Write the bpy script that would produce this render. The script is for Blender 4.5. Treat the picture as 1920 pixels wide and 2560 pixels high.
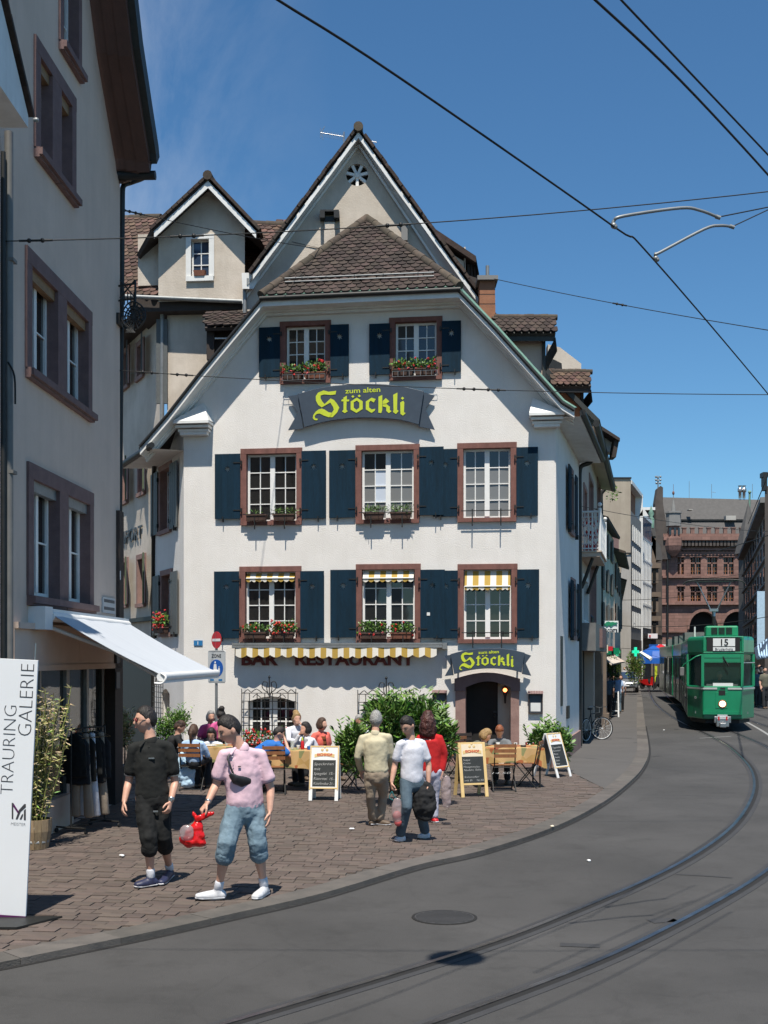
import bpy, bmesh, math, random
from mathutils import Vector, Matrix, Quaternion, noise
random.seed(7)
for _o in list(bpy.data.objects): bpy.data.objects.remove(_o)
S = bpy.context.scene
PI = math.pi
# ---------------------------------------------------------------- camera
FPX, CXP, HOR, CAMH = 2900.0, 960.0, 1645.0, 2.45
cam_d = bpy.data.cameras.new('camera'); cam = bpy.data.objects.new('camera', cam_d)
S.collection.objects.link(cam); S.camera = cam
cam.location = (0, 0, CAMH); cam.rotation_euler = (math.radians(90), 0, 0)
cam_d.sensor_fit = 'VERTICAL'; cam_d.sensor_height = 24.0
cam_d.lens = 24.0 * FPX / 2560.0
cam_d.shift_y = (HOR - 1280.0) / 2560.0
cam_d.clip_start = 0.1; cam_d.clip_end = 3000
# ---------------------------------------------------------------- world, sun, exposure
SUN_EL = math.radians(65.5)
SUN_TO = Vector((-0.042, -1.0))            # horizontal direction towards the sun
w = bpy.data.worlds.new('World'); S.world = w; w.use_nodes = True
nt = w.node_tree; nt.nodes.clear()
out = nt.nodes.new('ShaderNodeOutputWorld'); bg = nt.nodes.new('ShaderNodeBackground')
sky = nt.nodes.new('ShaderNodeTexSky'); sky.sky_type = 'NISHITA'; sky.sun_disc = False
sky.sun_elevation = SUN_EL; sky.sun_rotation = math.atan2(SUN_TO.x, SUN_TO.y)
sky.air_density = 1.0; sky.dust_density = 0.1; sky.ozone_density = 2.2; sky.altitude = 250
bg.inputs['Strength'].default_value = 0.094
hs = nt.nodes.new('ShaderNodeHueSaturation'); hs.inputs['Saturation'].default_value = 1.08
tc = nt.nodes.new('ShaderNodeTexCoord'); mp = nt.nodes.new('ShaderNodeMapping')
mp.inputs['Scale'].default_value = (4.2, 3.0, 1.3); mp.inputs['Rotation'].default_value = (0.2, 0.5, 0.3)
nz = nt.nodes.new('ShaderNodeTexNoise'); nz.inputs['Scale'].default_value = 1.6; nz.inputs['Detail'].default_value = 9
nz.inputs['Roughness'].default_value = 0.62; nz.inputs['Distortion'].default_value = 1.3
rp = nt.nodes.new('ShaderNodeValToRGB'); rp.color_ramp.elements[0].position = 0.40; rp.color_ramp.elements[1].position = 0.95
rp.color_ramp.elements[1].color = (0.6, 0.6, 0.6, 1)
mx = nt.nodes.new('ShaderNodeMixRGB'); mx.inputs['Color2'].default_value = (6.2, 6.6, 7.4, 1)
L = nt.links.new
L(tc.outputs['Generated'], mp.inputs['Vector']); L(mp.outputs['Vector'], nz.inputs['Vector']); L(nz.outputs['Fac'], rp.inputs['Fac'])
L(sky.outputs['Color'], hs.inputs['Color']); tn = nt.nodes.new('ShaderNodeMixRGB'); tn.blend_type = 'MULTIPLY'; tn.inputs['Fac'].default_value = 1; tn.inputs['Color2'].default_value = (0.68, 0.98, 1.10, 1)
L(hs.outputs['Color'], tn.inputs['Color1']); L(tn.outputs['Color'], mx.inputs['Color1'])
sx_ = nt.nodes.new('ShaderNodeSeparateXYZ'); mr_0 = nt.nodes.new('ShaderNodeMapRange'); mr_0.inputs['From Min'].default_value = -0.04; mr_0.inputs['From Max'].default_value = -0.22
ml = nt.nodes.new('ShaderNodeMath'); ml.operation = 'MULTIPLY'; L(tc.outputs['Generated'], sx_.inputs[0]); L(sx_.outputs['X'], mr_0.inputs['Value']); L(mr_0.outputs[0], ml.inputs[0]); L(rp.outputs['Color'], ml.inputs[1]); L(ml.outputs[0], mx.inputs['Fac'])
L(mx.outputs['Color'], bg.inputs['Color']); L(bg.outputs['Background'], out.inputs['Surface'])
sd = bpy.data.lights.new('sun', 'SUN'); sd.energy = 5.3; sd.angle = math.radians(0.53); sd.color = (1.0, 0.94, 0.84)
sun = bpy.data.objects.new('sun', sd); S.collection.objects.link(sun)
_d = SUN_TO.normalized() * math.cos(SUN_EL)
sun.rotation_euler = Vector((_d.x, _d.y, math.sin(SUN_EL))).to_track_quat('Z', 'Y').to_euler()
S.view_settings.view_transform = 'Standard'; S.view_settings.look = 'None'
S.view_settings.exposure = 0.28; S.view_settings.gamma = 1.0; S.view_settings.use_curve_mapping = False
S.cycles.max_bounces = 6; S.cycles.diffuse_bounces = 3; S.cycles.glossy_bounces = 3; S.cycles.transmission_bounces = 4
S.cycles.transparent_max_bounces = 8; S.cycles.use_denoising = True
S.cycles.caustics_reflective = False; S.cycles.caustics_refractive = False
# ---------------------------------------------------------------- geometry of the view (used to survey the place)
def W(x, y, Y):                 # the point at depth Y seen at photograph pixel x, y
 return Vector(((x - CXP) * Y / FPX, Y, CAMH - (y - HOR) * Y / FPX))
def G(x, y, z=0.0):             # the point of the level z seen at pixel x, y
 return W(x, y, (CAMH - z) * FPX / (y - HOR))
# ---------------------------------------------------------------- materials
M = {}
def nodes(m):
 m.use_nodes = True; n = m.node_tree; b = n.nodes['Principled BSDF']; return n, b
def pm(name, c, c2=None, sc=6.0, rough=0.8, bump=0.0, bsc=60.0, metal=0.0, spec=None, rnd=0.0, coat=0.0, detail=6, stretch=None, sheen=0):
 """painted / plaster / cloth like material: two tones mixed by noise, fine relief, optional tone per piece"""
 m = bpy.data.materials.new(name); n, b = nodes(m); N = n.nodes.new; Lk = n.links.new
 if c2 is None: c2 = tuple(v * 0.8 for v in c)
 tc = N('ShaderNodeTexCoord'); src = tc.outputs['Object']
 if stretch:
  mp = N('ShaderNodeMapping'); mp.inputs['Scale'].default_value = stretch; Lk(src, mp.inputs['Vector']); src = mp.outputs['Vector']
 nz = N('ShaderNodeTexNoise'); nz.inputs['Scale'].default_value = sc; nz.inputs['Detail'].default_value = detail; nz.inputs['Roughness'].default_value = 0.65
 Lk(src, nz.inputs['Vector'])
 rp = N('ShaderNodeValToRGB'); rp.color_ramp.elements[0].position = 0.35; rp.color_ramp.elements[1].position = 0.68
 rp.color_ramp.elements[0].color = (*c2, 1); rp.color_ramp.elements[1].color = (*c, 1); Lk(nz.outputs['Fac'], rp.inputs['Fac'])
 col = rp.outputs['Color']
 if rnd:
  oi = N('ShaderNodeObjectInfo'); ge = N('ShaderNodeNewGeometry')
  ad = N('ShaderNodeMath'); ad.operation = 'ADD'; Lk(oi.outputs['Random'], ad.inputs[0]); Lk(ge.outputs['Random Per Island'], ad.inputs[1])
  fr = N('ShaderNodeMath'); fr.operation = 'FRACT'; Lk(ad.outputs[0], fr.inputs[0])
  mr = N('ShaderNodeMapRange'); mr.inputs['To Min'].default_value = 1 - rnd; mr.inputs['To Max'].default_value = 1 + rnd; Lk(fr.outputs[0], mr.inputs['Value'])
  hv = N('ShaderNodeHueSaturation'); Lk(mr.outputs[0], hv.inputs['Value']); Lk(col, hv.inputs['Color'])
  mh = N('ShaderNodeMapRange'); mh.inputs['To Min'].default_value = 0.5 - rnd * .05; mh.inputs['To Max'].default_value = 0.5 + rnd * .05
  f2 = N('ShaderNodeMath'); f2.operation = 'MULTIPLY'; f2.inputs[1].default_value = 7.3; Lk(fr.outputs[0], f2.inputs[0])
  f3 = N('ShaderNodeMath'); f3.operation = 'FRACT'; Lk(f2.outputs[0], f3.inputs[0]); Lk(f3.outputs[0], mh.inputs['Value']); Lk(mh.outputs[0], hv.inputs['Hue'])
  col = hv.outputs['Color']
 Lk(col, b.inputs['Base Color']); b.inputs['Roughness'].default_value = rough; b.inputs['Metallic'].default_value = metal
 if spec is not None: b.inputs['Specular IOR Level'].default_value = spec
 if coat: b.inputs['Coat Weight'].default_value = coat; b.inputs['Coat Roughness'].default_value = 0.08
 if sheen: b.inputs['Sheen Weight'].default_value = sheen
 if bump:
  n2 = N('ShaderNodeTexNoise'); n2.inputs['Scale'].default_value = bsc; n2.inputs['Detail'].default_value = 5; Lk(src, n2.inputs['Vector'])
  bp = N('ShaderNodeBump'); bp.inputs['Strength'].default_value = bump; bp.inputs['Distance'].default_value = 0.02
  Lk(n2.outputs['Fac'], bp.inputs['Height']); Lk(bp.outputs['Normal'], b.inputs['Normal'])
 M[name] = m; return m
def glass_dark(name, c, rough=0.04, spec=0.8, alpha=1.0):
 m = bpy.data.materials.new(name); n, b = nodes(m)
 b.inputs['Base Color'].default_value = (*c, 1); b.inputs['Roughness'].default_value = rough; b.inputs['Specular IOR Level'].default_value = spec
 b.inputs['Alpha'].default_value = alpha
 tcn = n.nodes.new('ShaderNodeTexCoord'); nz = n.nodes.new('ShaderNodeTexNoise'); nz.inputs['Scale'].default_value = 1.3; n.links.new(tcn.outputs['Object'], nz.inputs['Vector'])
 bp = n.nodes.new('ShaderNodeBump'); bp.inputs['Strength'].default_value = 0.05; bp.inputs['Distance'].default_value = 0.05
 n.links.new(nz.outputs['Fac'], bp.inputs['Height']); n.links.new(bp.outputs['Normal'], b.inputs['Normal'])
 M[name] = m; return m
def stripes(name, ca, cb, freq, axis='X', rough=0.8, off=0.0):
 m = bpy.data.materials.new(name); n, b = nodes(m); N = n.nodes.new
 tc = N('ShaderNodeTexCoord'); sx = N('ShaderNodeSeparateXYZ'); n.links.new(tc.outputs['Object'], sx.inputs[0])
 mu = N('ShaderNodeMath'); mu.operation = 'MULTIPLY_ADD'; mu.inputs[1].default_value = freq; mu.inputs[2].default_value = off; n.links.new(sx.outputs[axis], mu.inputs[0])
 fr = N('ShaderNodeMath'); fr.operation = 'FRACT'; n.links.new(mu.outputs[0], fr.inputs[0])
 gt = N('ShaderNodeMath'); gt.operation = 'GREATER_THAN'; gt.inputs[1].default_value = 0.5; n.links.new(fr.outputs[0], gt.inputs[0])
 mi = N('ShaderNodeMixRGB'); mi.inputs['Color1'].default_value = (*ca, 1); mi.inputs['Color2'].default_value = (*cb, 1); n.links.new(gt.outputs[0], mi.inputs['Fac'])
 n.links.new(mi.outputs[0], b.inputs['Base Color']); b.inputs['Roughness'].default_value = rough; M[name] = m; return m
def emis(name, c, st):
 m = bpy.data.materials.new(name); n, b = nodes(m); b.inputs['Base Color'].default_value = (*c, 1)
 b.inputs['Emission Color'].default_value = (*c, 1); b.inputs['Emission Strength'].default_value = st; M[name] = m; return m
# ---------------------------------------------------------------- objects
WM = {}
def frame(o, dx, dy):
 """matrix with origin o, x axis along (dx, dy) on the ground, y = horizontally away from the viewer, z up"""
 x = Vector((dx, dy, 0)).normalized(); y = Vector((-x.y, x.x, 0)); z = Vector((0, 0, 1))
 m = Matrix((x, y, z)).transposed().to_4x4(); m.translation = Vector(o); return m
def tag(o, label=None, cat=None, group=None, kind=None):
 if label: o['label'] = label
 if cat: o['category'] = cat
 if group: o['group'] = group
 if kind: o['kind'] = kind
 return o
def thing(name, label, cat, mat=None, group=None, kind=None):
 o = bpy.data.objects.new(name, None); S.collection.objects.link(o); o.empty_display_size = 0.2
 if mat is None: mat = Matrix.Identity(4)
 elif not isinstance(mat, Matrix): mat = Matrix.Translation(Vector(mat))
 o.matrix_world = mat; WM[o.name] = mat.copy(); return tag(o, label, cat, group, kind)
class MB:
 """collects shapes in a frame; build() links them as one mesh"""
 def __init__(s, fr=None): s.v = []; s.f = []; s.mi = []; s.fr = fr or Matrix.Identity(4); s.m = 0; s.sm = []
 def add(s, vs, fs, m=None, smooth=False):
  k = len(s.v); s.v += [s.fr @ Vector(p) for p in vs]; s.f += [tuple(k + i for i in f) for f in fs]
  s.mi += [s.m if m is None else m] * len(fs); s.sm += [smooth] * len(fs); return s
 def box(s, x0, x1, y0, y1, z0, z1, m=None):
  vs = [(x, y, z) for z in (z0, z1) for y in (y0, y1) for x in (x0, x1)]
  return s.add(vs, [(0, 2, 3, 1), (4, 5, 7, 6), (0, 1, 5, 4), (2, 6, 7, 3), (0, 4, 6, 2), (1, 3, 7, 5)], m)
 def prism(s, poly, y0, y1, m=None):
  """poly in x,z, extruded along y"""
  n = len(poly); vs = [(p[0], y0, p[1]) for p in poly] + [(p[0], y1, p[1]) for p in poly]
  fs = [tuple(range(n - 1, -1, -1)), tuple(range(n, 2 * n))] + [(i, (i + 1) % n, n + (i + 1) % n, n + i) for i in range(n)]
  return s.add(vs, fs, m)
 def prismz(s, poly, z0, z1, m=None):
  n = len(poly); vs = [(p[0], p[1], z0) for p in poly] + [(p[0], p[1], z1) for p in poly]
  fs = [tuple(range(n - 1, -1, -1)), tuple(range(n, 2 * n))] + [(i, (i + 1) % n, n + (i + 1) % n, n + i) for i in range(n)]
  return s.add(vs, fs, m)
 def quad(s, *p, m=None): return s.add(p, [tuple(range(len(p)))], m)
 def slab(s, pts, t, m=None):
  """polygon of 3d points given thickness t along its normal"""
  p = [Vector(q) for q in pts]; n = (p[1] - p[0]).cross(p[2] - p[0]).normalized() * t; k = len(p)
  return s.add(p + [q + n for q in p], [tuple(range(k - 1, -1, -1)), tuple(range(k, 2 * k))] + [(i, (i + 1) % k, k + (i + 1) % k, k + i) for i in range(k)], m)
 def tube(s, pts, r, n=8, m=None, smooth=True, cap=True):
  pts = [Vector(p) for p in pts]; R = r if isinstance(r, (list, tuple)) else [r] * len(pts)
  vs = []; up = None
  for i, p in enumerate(pts):
   t = (pts[min(i + 1, len(pts) - 1)] - pts[max(i - 1, 0)]).normalized()
   if up is None: up = t.orthogonal().normalized()
   up = (up - t * up.dot(t)); up = up.normalized() if up.length > 1e-6 else t.orthogonal().normalized()
   b = t.cross(up)
   for k in range(n):
    a = 2 * PI * k / n; vs.append(p + (up * math.cos(a) + b * math.sin(a)) * R[i])
  fs = [(i * n + k, i * n + (k + 1) % n, (i + 1) * n + (k + 1) % n, (i + 1) * n + k) for i in range(len(pts) - 1) for k in range(n)]
  s.add(vs, fs, m, smooth)
  if cap:
   s.add(vs[:n], [tuple(range(n - 1, -1, -1))], m); s.add(vs[-n:], [tuple(range(n))], m)
  return s
 def lathe(s, prof, o=(0, 0, 0), n=16, m=None, smooth=True, axis='z'):
  vs = []
  for r, z in prof:
   for k in range(n):
    a = 2 * PI * k / n; c, d = r * math.cos(a), r * math.sin(a)
    vs.append(Vector(o) + (Vector((c, d, z)) if axis == 'z' else Vector((c, z, d)) if axis == 'y' else Vector((z, c, d))))
  fs = [(i * n + k, i * n + (k + 1) % n, (i + 1) * n + (k + 1) % n, (i + 1) * n + k) for i in range(len(prof) - 1) for k in range(n)]
  s.add(vs, fs, m, smooth); s.add(vs[:n], [tuple(range(n - 1, -1, -1))], m); s.add(vs[-n:], [tuple(range(n))], m); return s
 def ball(s, c, r, n=12, k=8, m=None, rot=None):
  if not isinstance(r, (tuple, list)): r = (r, r, r)
  vs = []; R = rot or Matrix.Identity(3)
  for j in range(1, k):
   t = PI * j / k
   for i in range(n):
    a = 2 * PI * i / n; vs.append(Vector(c) + R @ Vector((r[0] * math.sin(t) * math.cos(a), r[1] * math.sin(t) * math.sin(a), r[2] * math.cos(t))))
  vs.append(Vector(c) + R @ Vector((0, 0, r[2]))); vs.append(Vector(c) + R @ Vector((0, 0, -r[2])))
  T, B = len(vs) - 2, len(vs) - 1
  fs = [(j * n + i, (j + 1) * n + i, (j + 1) * n + (i + 1) % n, j * n + (i + 1) % n) for j in range(k - 2) for i in range(n)]
  fs += [(T, i, (i + 1) % n) for i in range(n)] + [(B, (k - 2) * n + (i + 1) % n, (k - 2) * n + i) for i in range(n)]
  return s.add(vs, fs, m, True)
 def build(s, name, mat, parent=None, label=None, kind=None, at=None, fix=True):
  me = bpy.data.meshes.new(name)
  inv = WM[parent.name].inverted() if parent is not None else (Matrix.Translation(-Vector(at)) if at is not None else Matrix.Identity(4))
  me.from_pydata([inv @ v for v in s.v], [], s.f)
  mats = mat if isinstance(mat, (list, tuple)) else [mat]
  for q in mats: me.materials.append(M[q] if isinstance(q, str) else q)
  me.polygons.foreach_set('material_index', s.mi); me.polygons.foreach_set('use_smooth', s.sm)
  if fix:
   bm = bmesh.new(); bm.from_mesh(me); bmesh.ops.recalc_face_normals(bm, faces=bm.faces); bm.to_mesh(me); bm.free()
  me.update(); o = bpy.data.objects.new(name, me); S.collection.objects.link(o)
  if parent is not None: o.parent = parent; WM[o.name] = WM[parent.name]
  else:
   WM[o.name] = Matrix.Translation(Vector(at)) if at is not None else Matrix.Identity(4)
   if at is not None: o.location = at
  return tag(o, label, None, None, kind)
def copy_tree(o, mat, label=None, parent=None):
 """a thing with its parts and their sub-parts; meshes are shared"""
 c = o.copy(); S.collection.objects.link(c); WM[c.name] = mat if parent is None else WM[parent.name]
 if parent is None: c.matrix_world = mat
 else: c.parent = parent
 if label: c['label'] = label
 for ch in o.children: copy_tree(ch, mat, None, c)
 return c
def piece(src, parent, loc=None, mat=None, name=None):
 """a copy of a part that shares its mesh, at loc in its parent's frame"""
 c = src.copy(); S.collection.objects.link(c); c.parent = parent; WM[c.name] = WM[parent.name]
 if mat is not None: c.matrix_basis = mat
 elif loc is not None: c.location = loc
 if name: c.name = name
 return c
def bevel(o, w=0.01, seg=2, ang=0.6):
 b = o.modifiers.new('bevel', 'BEVEL'); b.width = w; b.segments = seg; b.limit_method = 'ANGLE'; b.angle_limit = ang; return o
def text(name, body, size, parent, fr, mat, ext=0.004, off=0.0, align='LEFT', space=1.0, sx=1.0, shear=0.0, fit=None, fith=None):
 """flat lettering; fr: x to the right along the writing, y up, z out of the surface (world)"""
 c = bpy.data.curves.new(name, 'FONT'); c.body = body; c.size = size; c.extrude = ext; c.offset = off; c.align_x = align
 c.space_character = space; c.resolution_u = 3; c.shear = shear; c.materials.append(M[mat])
 q = bpy.data.objects.new('lettering_curve', c); S.collection.objects.link(q); bpy.context.view_layer.update()
 me = bpy.data.meshes.new_from_object(q.evaluated_get(bpy.context.evaluated_depsgraph_get())); bpy.data.objects.remove(q); bpy.data.curves.remove(c)
 o = bpy.data.objects.new(name, me); S.collection.objects.link(o)
 if fit: xs = [v.co.x for v in me.vertices]; sx = fit / (max(xs) - min(xs))
 if fith: ys = [v.co.y for v in me.vertices]; k = fith / (max(ys) - min(ys)); m = fr @ Matrix.Diagonal((sx, k, 1, 1))
 else: m = fr @ Matrix.Diagonal((sx, 1, 1, 1))
 if parent is not None: o.parent = parent; o.matrix_basis = WM[parent.name].inverted() @ m
 else: o.matrix_world = m
 return o
def wallframe(fr, u, v, n=-0.01):
 """lettering frame on a wall frame (x along, y inward, z up): x along, y up, z outward"""
 m = fr @ Matrix.Translation((u, n, v)) @ Matrix.Rotation(PI / 2, 4, 'X'); return m
def catmull(P, n=8):
 P = [Vector(p) for p in P]; out = []
 for i in range(len(P) - 1):
  a, b, c, d = P[max(i - 1, 0)], P[i], P[i + 1], P[min(i + 2, len(P) - 1)]
  for k in range(n):
   t = k / n; out.append(0.5 * ((2 * b) + (c - a) * t + (2 * a - 5 * b + 4 * c - d) * t * t + (3 * b - a - 3 * c + d) * t ** 3))
 out.append(P[-1]); return out
def offset2(P, d):
 """polyline moved sideways on the ground, + to the right of its direction"""
 out = []
 for i, p in enumerate(P):
  t = (P[min(i + 1, len(P) - 1)] - P[max(i - 1, 0)]); t.z = 0; t.normalize(); out.append(p + Vector((t.y, -t.x, 0)) * d)
 return out
class Wall:
 """a vertical plane through two ground points; survey pixels to u (along), v (up), at n in front"""
 def __init__(s, a, b):
  s.a = Vector((a[0], a[1], 0)); s.fr = frame(s.a, b[0] - a[0], b[1] - a[1])
  s.x = s.fr.to_3x3() @ Vector((1, 0, 0)); s.y = s.fr.to_3x3() @ Vector((0, 1, 0)); s.L = (Vector((b[0], b[1], 0)) - s.a).length
 def uv(s, px, py, n=0.0):
  d = Vector(((px - CXP) / FPX, 1.0, -(py - HOR) / FPX)); o = Vector((0, 0, CAMH)); c = s.a + s.y * n
  t = (c - o).dot(s.y) / d.dot(s.y); p = o + d * t
  return ((p - s.a).dot(s.x), p.z)
# ---------------------------------------------------------------- material library
pm('plaster_white', (0.80, 0.765, 0.725), (0.74, 0.705, 0.66), 1.3, 0.92, 0.35, 42)
pm('plaster_beige', (0.66, 0.585, 0.50), (0.54, 0.47, 0.39), 0.9, 0.92, 0.3, 30)
pm('plaster_grey', (0.60, 0.485, 0.395), (0.52, 0.42, 0.345), 0.8, 0.92, 0.25, 35)
pm('trim_white', (0.82, 0.82, 0.80), (0.74, 0.74, 0.72), 3, 0.55)
pm('window_white', (0.84, 0.83, 0.80), (0.78, 0.77, 0.74), 8, 0.45)
pm('red_stone', (0.235, 0.105, 0.085), (0.185, 0.082, 0.068), 7, 0.88, 0.3, 90)
pm('pink_stone', (0.32, 0.20, 0.17), (0.24, 0.145, 0.125), 5, 0.88, 0.3, 90)
pm('plum_stone', (0.20, 0.125, 0.118), (0.15, 0.092, 0.088), 5, 0.88, 0.3, 90)
pm('plaster_shop', (0.72, 0.565, 0.465), (0.65, 0.51, 0.42), 0.8, 0.92, 0.25, 35)
pm('shutter_blue', (0.005, 0.030, 0.056), (0.004, 0.022, 0.042), 14, 0.75, 0.15, 60, spec=0.2, stretch=(4, 4, 0.6))
pm('shutter_green', (0.10, 0.13, 0.075), (0.07, 0.09, 0.05), 14, 0.6)
pm('shutter_dark', (0.03, 0.034, 0.032), (0.02, 0.024, 0.022), 14, 0.6)
pm('shutter_grey', (0.11, 0.12, 0.115), (0.085, 0.09, 0.09), 14, 0.6)
pm('sign_blue', (0.045, 0.064, 0.090), (0.036, 0.052, 0.075), 5, 0.5)
pm('letter_yellow', (0.58, 0.66, 0.04), (0.5, 0.58, 0.03), 5, 0.5)
pm('letter_red', (0.16, 0.022, 0.015), (0.12, 0.018, 0.012), 9, 0.6)
pm('tile_brown', (0.062, 0.040, 0.031), (0.030, 0.022, 0.019), 9, 0.9, 0.4, 60, rnd=0.42)
pm('tile_red', (0.125, 0.068, 0.046), (0.062, 0.042, 0.034), 9, 0.9, 0.4, 60, rnd=0.42)
pm('ridge_tile', (0.095, 0.072, 0.052), (0.055, 0.045, 0.035), 7, 0.95, 0.4, 50, rnd=0.25)
pm('slate', (0.098, 0.092, 0.088), (0.075, 0.071, 0.068), 2.5, 0.8)
pm('copper_green', (0.19, 0.33, 0.25), (0.12, 0.22, 0.17), 4, 0.7)
pm('dark_metal', (0.028, 0.028, 0.027), (0.018, 0.018, 0.017), 8, 0.5, metal=0.3)
pm('dark_wood', (0.045, 0.032, 0.026), (0.028, 0.02, 0.017), 8, 0.75, stretch=(1, 8, 8))
pm('brown_paint', (0.11, 0.052, 0.038), (0.082, 0.040, 0.030), 3, 0.7)
pm('steel', (0.45, 0.45, 0.45), (0.36, 0.36, 0.36), 12, 0.35, metal=0.9)
pm('zinc', (0.30, 0.31, 0.31), (0.22, 0.23, 0.23), 5, 0.5, metal=0.5)
pm('rail_steel', (0.26, 0.25, 0.25), (0.10, 0.098, 0.10), 3, 0.30, metal=0.9)
pm('rail_groove', (0.014, 0.013, 0.012), None, 5, 0.9)
pm('black', (0.008, 0.008, 0.008), (0.006, 0.006, 0.006), 5, 0.7)
pm('interior', (0.02, 0.018, 0.016), (0.01, 0.009, 0.008), 1, 0.9)
pm('curtain', (0.42, 0.42, 0.40), (0.34, 0.34, 0.33), 4, 0.9, stretch=(9, 1, 0.4))
pm('orange_brick', (0.34, 0.155, 0.085), (0.26, 0.115, 0.065), 5, 0.9, 0.3, 40)
pm('mortar', (0.42, 0.36, 0.29), None, 9, 0.95)
pm('terracotta', (0.25, 0.095, 0.055), (0.17, 0.065, 0.04), 9, 0.85)
pm('planter_brown', (0.10, 0.055, 0.04), (0.07, 0.04, 0.03), 9, 0.85)
pm('leaf_green', (0.15, 0.28, 0.04), (0.075, 0.155, 0.02), 9, 0.5, rnd=0.5)
pm('leaf_dark', (0.085, 0.17, 0.03), (0.045, 0.10, 0.018), 9, 0.5, rnd=0.5)
pm('leaf_bamboo', (0.26, 0.25, 0.075), (0.13, 0.155, 0.04), 6, 0.6, rnd=0.6)
pm('leaf_dry', (0.50, 0.41, 0.24), (0.36, 0.26, 0.15), 9, 0.7, rnd=0.5)
pm('flower_red', (0.62, 0.028, 0.018), (0.45, 0.015, 0.015), 9, 0.6, rnd=0.2)
pm('flower_pink', (0.68, 0.13, 0.17), (0.55, 0.08, 0.09), 9, 0.6, rnd=0.2)
pm('soil', (0.03, 0.022, 0.016), None, 20, 0.95)
pm('wood', (0.32, 0.20, 0.10), (0.22, 0.13, 0.06), 6, 0.65, 0.15, 60, stretch=(1, 1, 6))
pm('wood_orange', (0.30, 0.12, 0.045), (0.20, 0.08, 0.03), 6, 0.55, stretch=(6, 1, 1))
pm('barrel_wood', (0.34, 0.25, 0.15), (0.23, 0.16, 0.095), 8, 0.75, 0.2, 60, stretch=(6, 6, 0.7), rnd=0.15)
pm('white_paint', (0.80, 0.80, 0.79), (0.75, 0.75, 0.74), 6, 0.5)
pm('cream_paint', (0.72, 0.52, 0.24), (0.64, 0.45, 0.19), 6, 0.55)
pm('cream_board', (0.76, 0.66, 0.50), (0.70, 0.60, 0.44), 6, 0.55)
pm('chalkboard', (0.028, 0.032, 0.031), (0.018, 0.021, 0.021), 7, 0.7)
pm('chalk', (0.62, 0.62, 0.60), (0.45, 0.45, 0.44), 60, 0.9)
pm('awning_white', (0.50, 0.53, 0.57), (0.46, 0.49, 0.53), 1.5, 0.75, stretch=(8, 0.4, 1))
pm('banner_white', (0.78, 0.79, 0.80), (0.76, 0.77, 0.78), 2, 0.35)
pm('banner_purple', (0.11, 0.015, 0.10), None, 2, 0.4)
pm('letter_dark', (0.05, 0.05, 0.055), None, 2, 0.5)
pm('sign_red', (0.55, 0.015, 0.022), (0.48, 0.012, 0.02), 4, 0.4)
pm('sign_grey', (0.52, 0.54, 0.55), (0.46, 0.48, 0.49), 4, 0.45)
pm('sign_blue_bright', (0.012, 0.10, 0.42), (0.012, 0.085, 0.36), 4, 0.4)
pm('plate_blue', (0.03, 0.19, 0.42), (0.025, 0.16, 0.36), 4, 0.4)
pm('tram_green', (0.004, 0.235, 0.105), (0.004, 0.205, 0.09), 2, 0.33, coat=0.5)
pm('tram_roof_green', (0.012, 0.27, 0.12), (0.01, 0.22, 0.10), 3, 0.5)
pm('tram_band', (0.5, 0.52, 0.5), None, 4, 0.4)
pm('bus_grey', (0.17, 0.165, 0.155), (0.13, 0.126, 0.12), 4, 0.5)
pm('rubber', (0.016, 0.016, 0.017), (0.01, 0.01, 0.01), 20, 0.8)
pm('car_silver', (0.34, 0.355, 0.37), (0.32, 0.335, 0.35), 2, 0.3, metal=0.6, coat=0.6)
pm('car_red', (0.45, 0.012, 0.012), None, 2, 0.3, coat=0.6)
pm('concrete_beige', (0.43, 0.37, 0.29), (0.37, 0.31, 0.245), 0.5, 0.92, 0.2, 8)
pm('concrete_pale', (0.47, 0.45, 0.41), (0.41, 0.39, 0.36), 0.5, 0.92, 0.2, 8)
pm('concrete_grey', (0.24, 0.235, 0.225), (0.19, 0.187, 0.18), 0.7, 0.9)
pm('sandstone_red', (0.29, 0.165, 0.132), (0.21, 0.12, 0.098), 0.9, 0.92, 0.4, 4, detail=9)
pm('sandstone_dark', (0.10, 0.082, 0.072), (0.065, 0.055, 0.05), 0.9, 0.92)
pm('sandstone_tan', (0.22, 0.165, 0.12), (0.13, 0.10, 0.08), 0.9, 0.92)
pm('asphalt', (0.069, 0.066, 0.064), (0.054, 0.052, 0.050), 0.55, 0.88, 0.45, 130, detail=12)
pm('asphalt_walk', (0.095, 0.089, 0.084), (0.078, 0.073, 0.069), 0.7, 0.9, 0.35, 110, detail=10)
pm('asphalt_patch', (0.045, 0.045, 0.047), (0.036, 0.036, 0.038), 2, 0.85, 0.4, 120)
pm('kerb_stone', (0.118, 0.104, 0.092), (0.082, 0.075, 0.068), 4, 0.9, 0.4, 70, rnd=0.2)
pm('paver', (0.125, 0.092, 0.075), (0.095, 0.076, 0.066), 5, 0.85, 0.3, 120, rnd=0.17)
pm('paver_joint', (0.10, 0.088, 0.076), (0.065, 0.058, 0.052), 12, 0.95)
pm('road_white', (0.27, 0.27, 0.265), (0.25, 0.25, 0.245), 6, 0.8)
pm('skin', (0.64, 0.37, 0.27), (0.58, 0.32, 0.225), 9, 0.5, 0.08, 40)
pm('skin_tan', (0.42, 0.215, 0.14), (0.36, 0.18, 0.115), 9, 0.5, 0.08, 40)
pm('lips', (0.42, 0.14, 0.11), None, 9, 0.5)
pm('hair_dark', (0.020, 0.014, 0.011), (0.010, 0.007, 0.006), 45, 0.55, 0.6, 90, stretch=(1, 1, 0.3))
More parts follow.
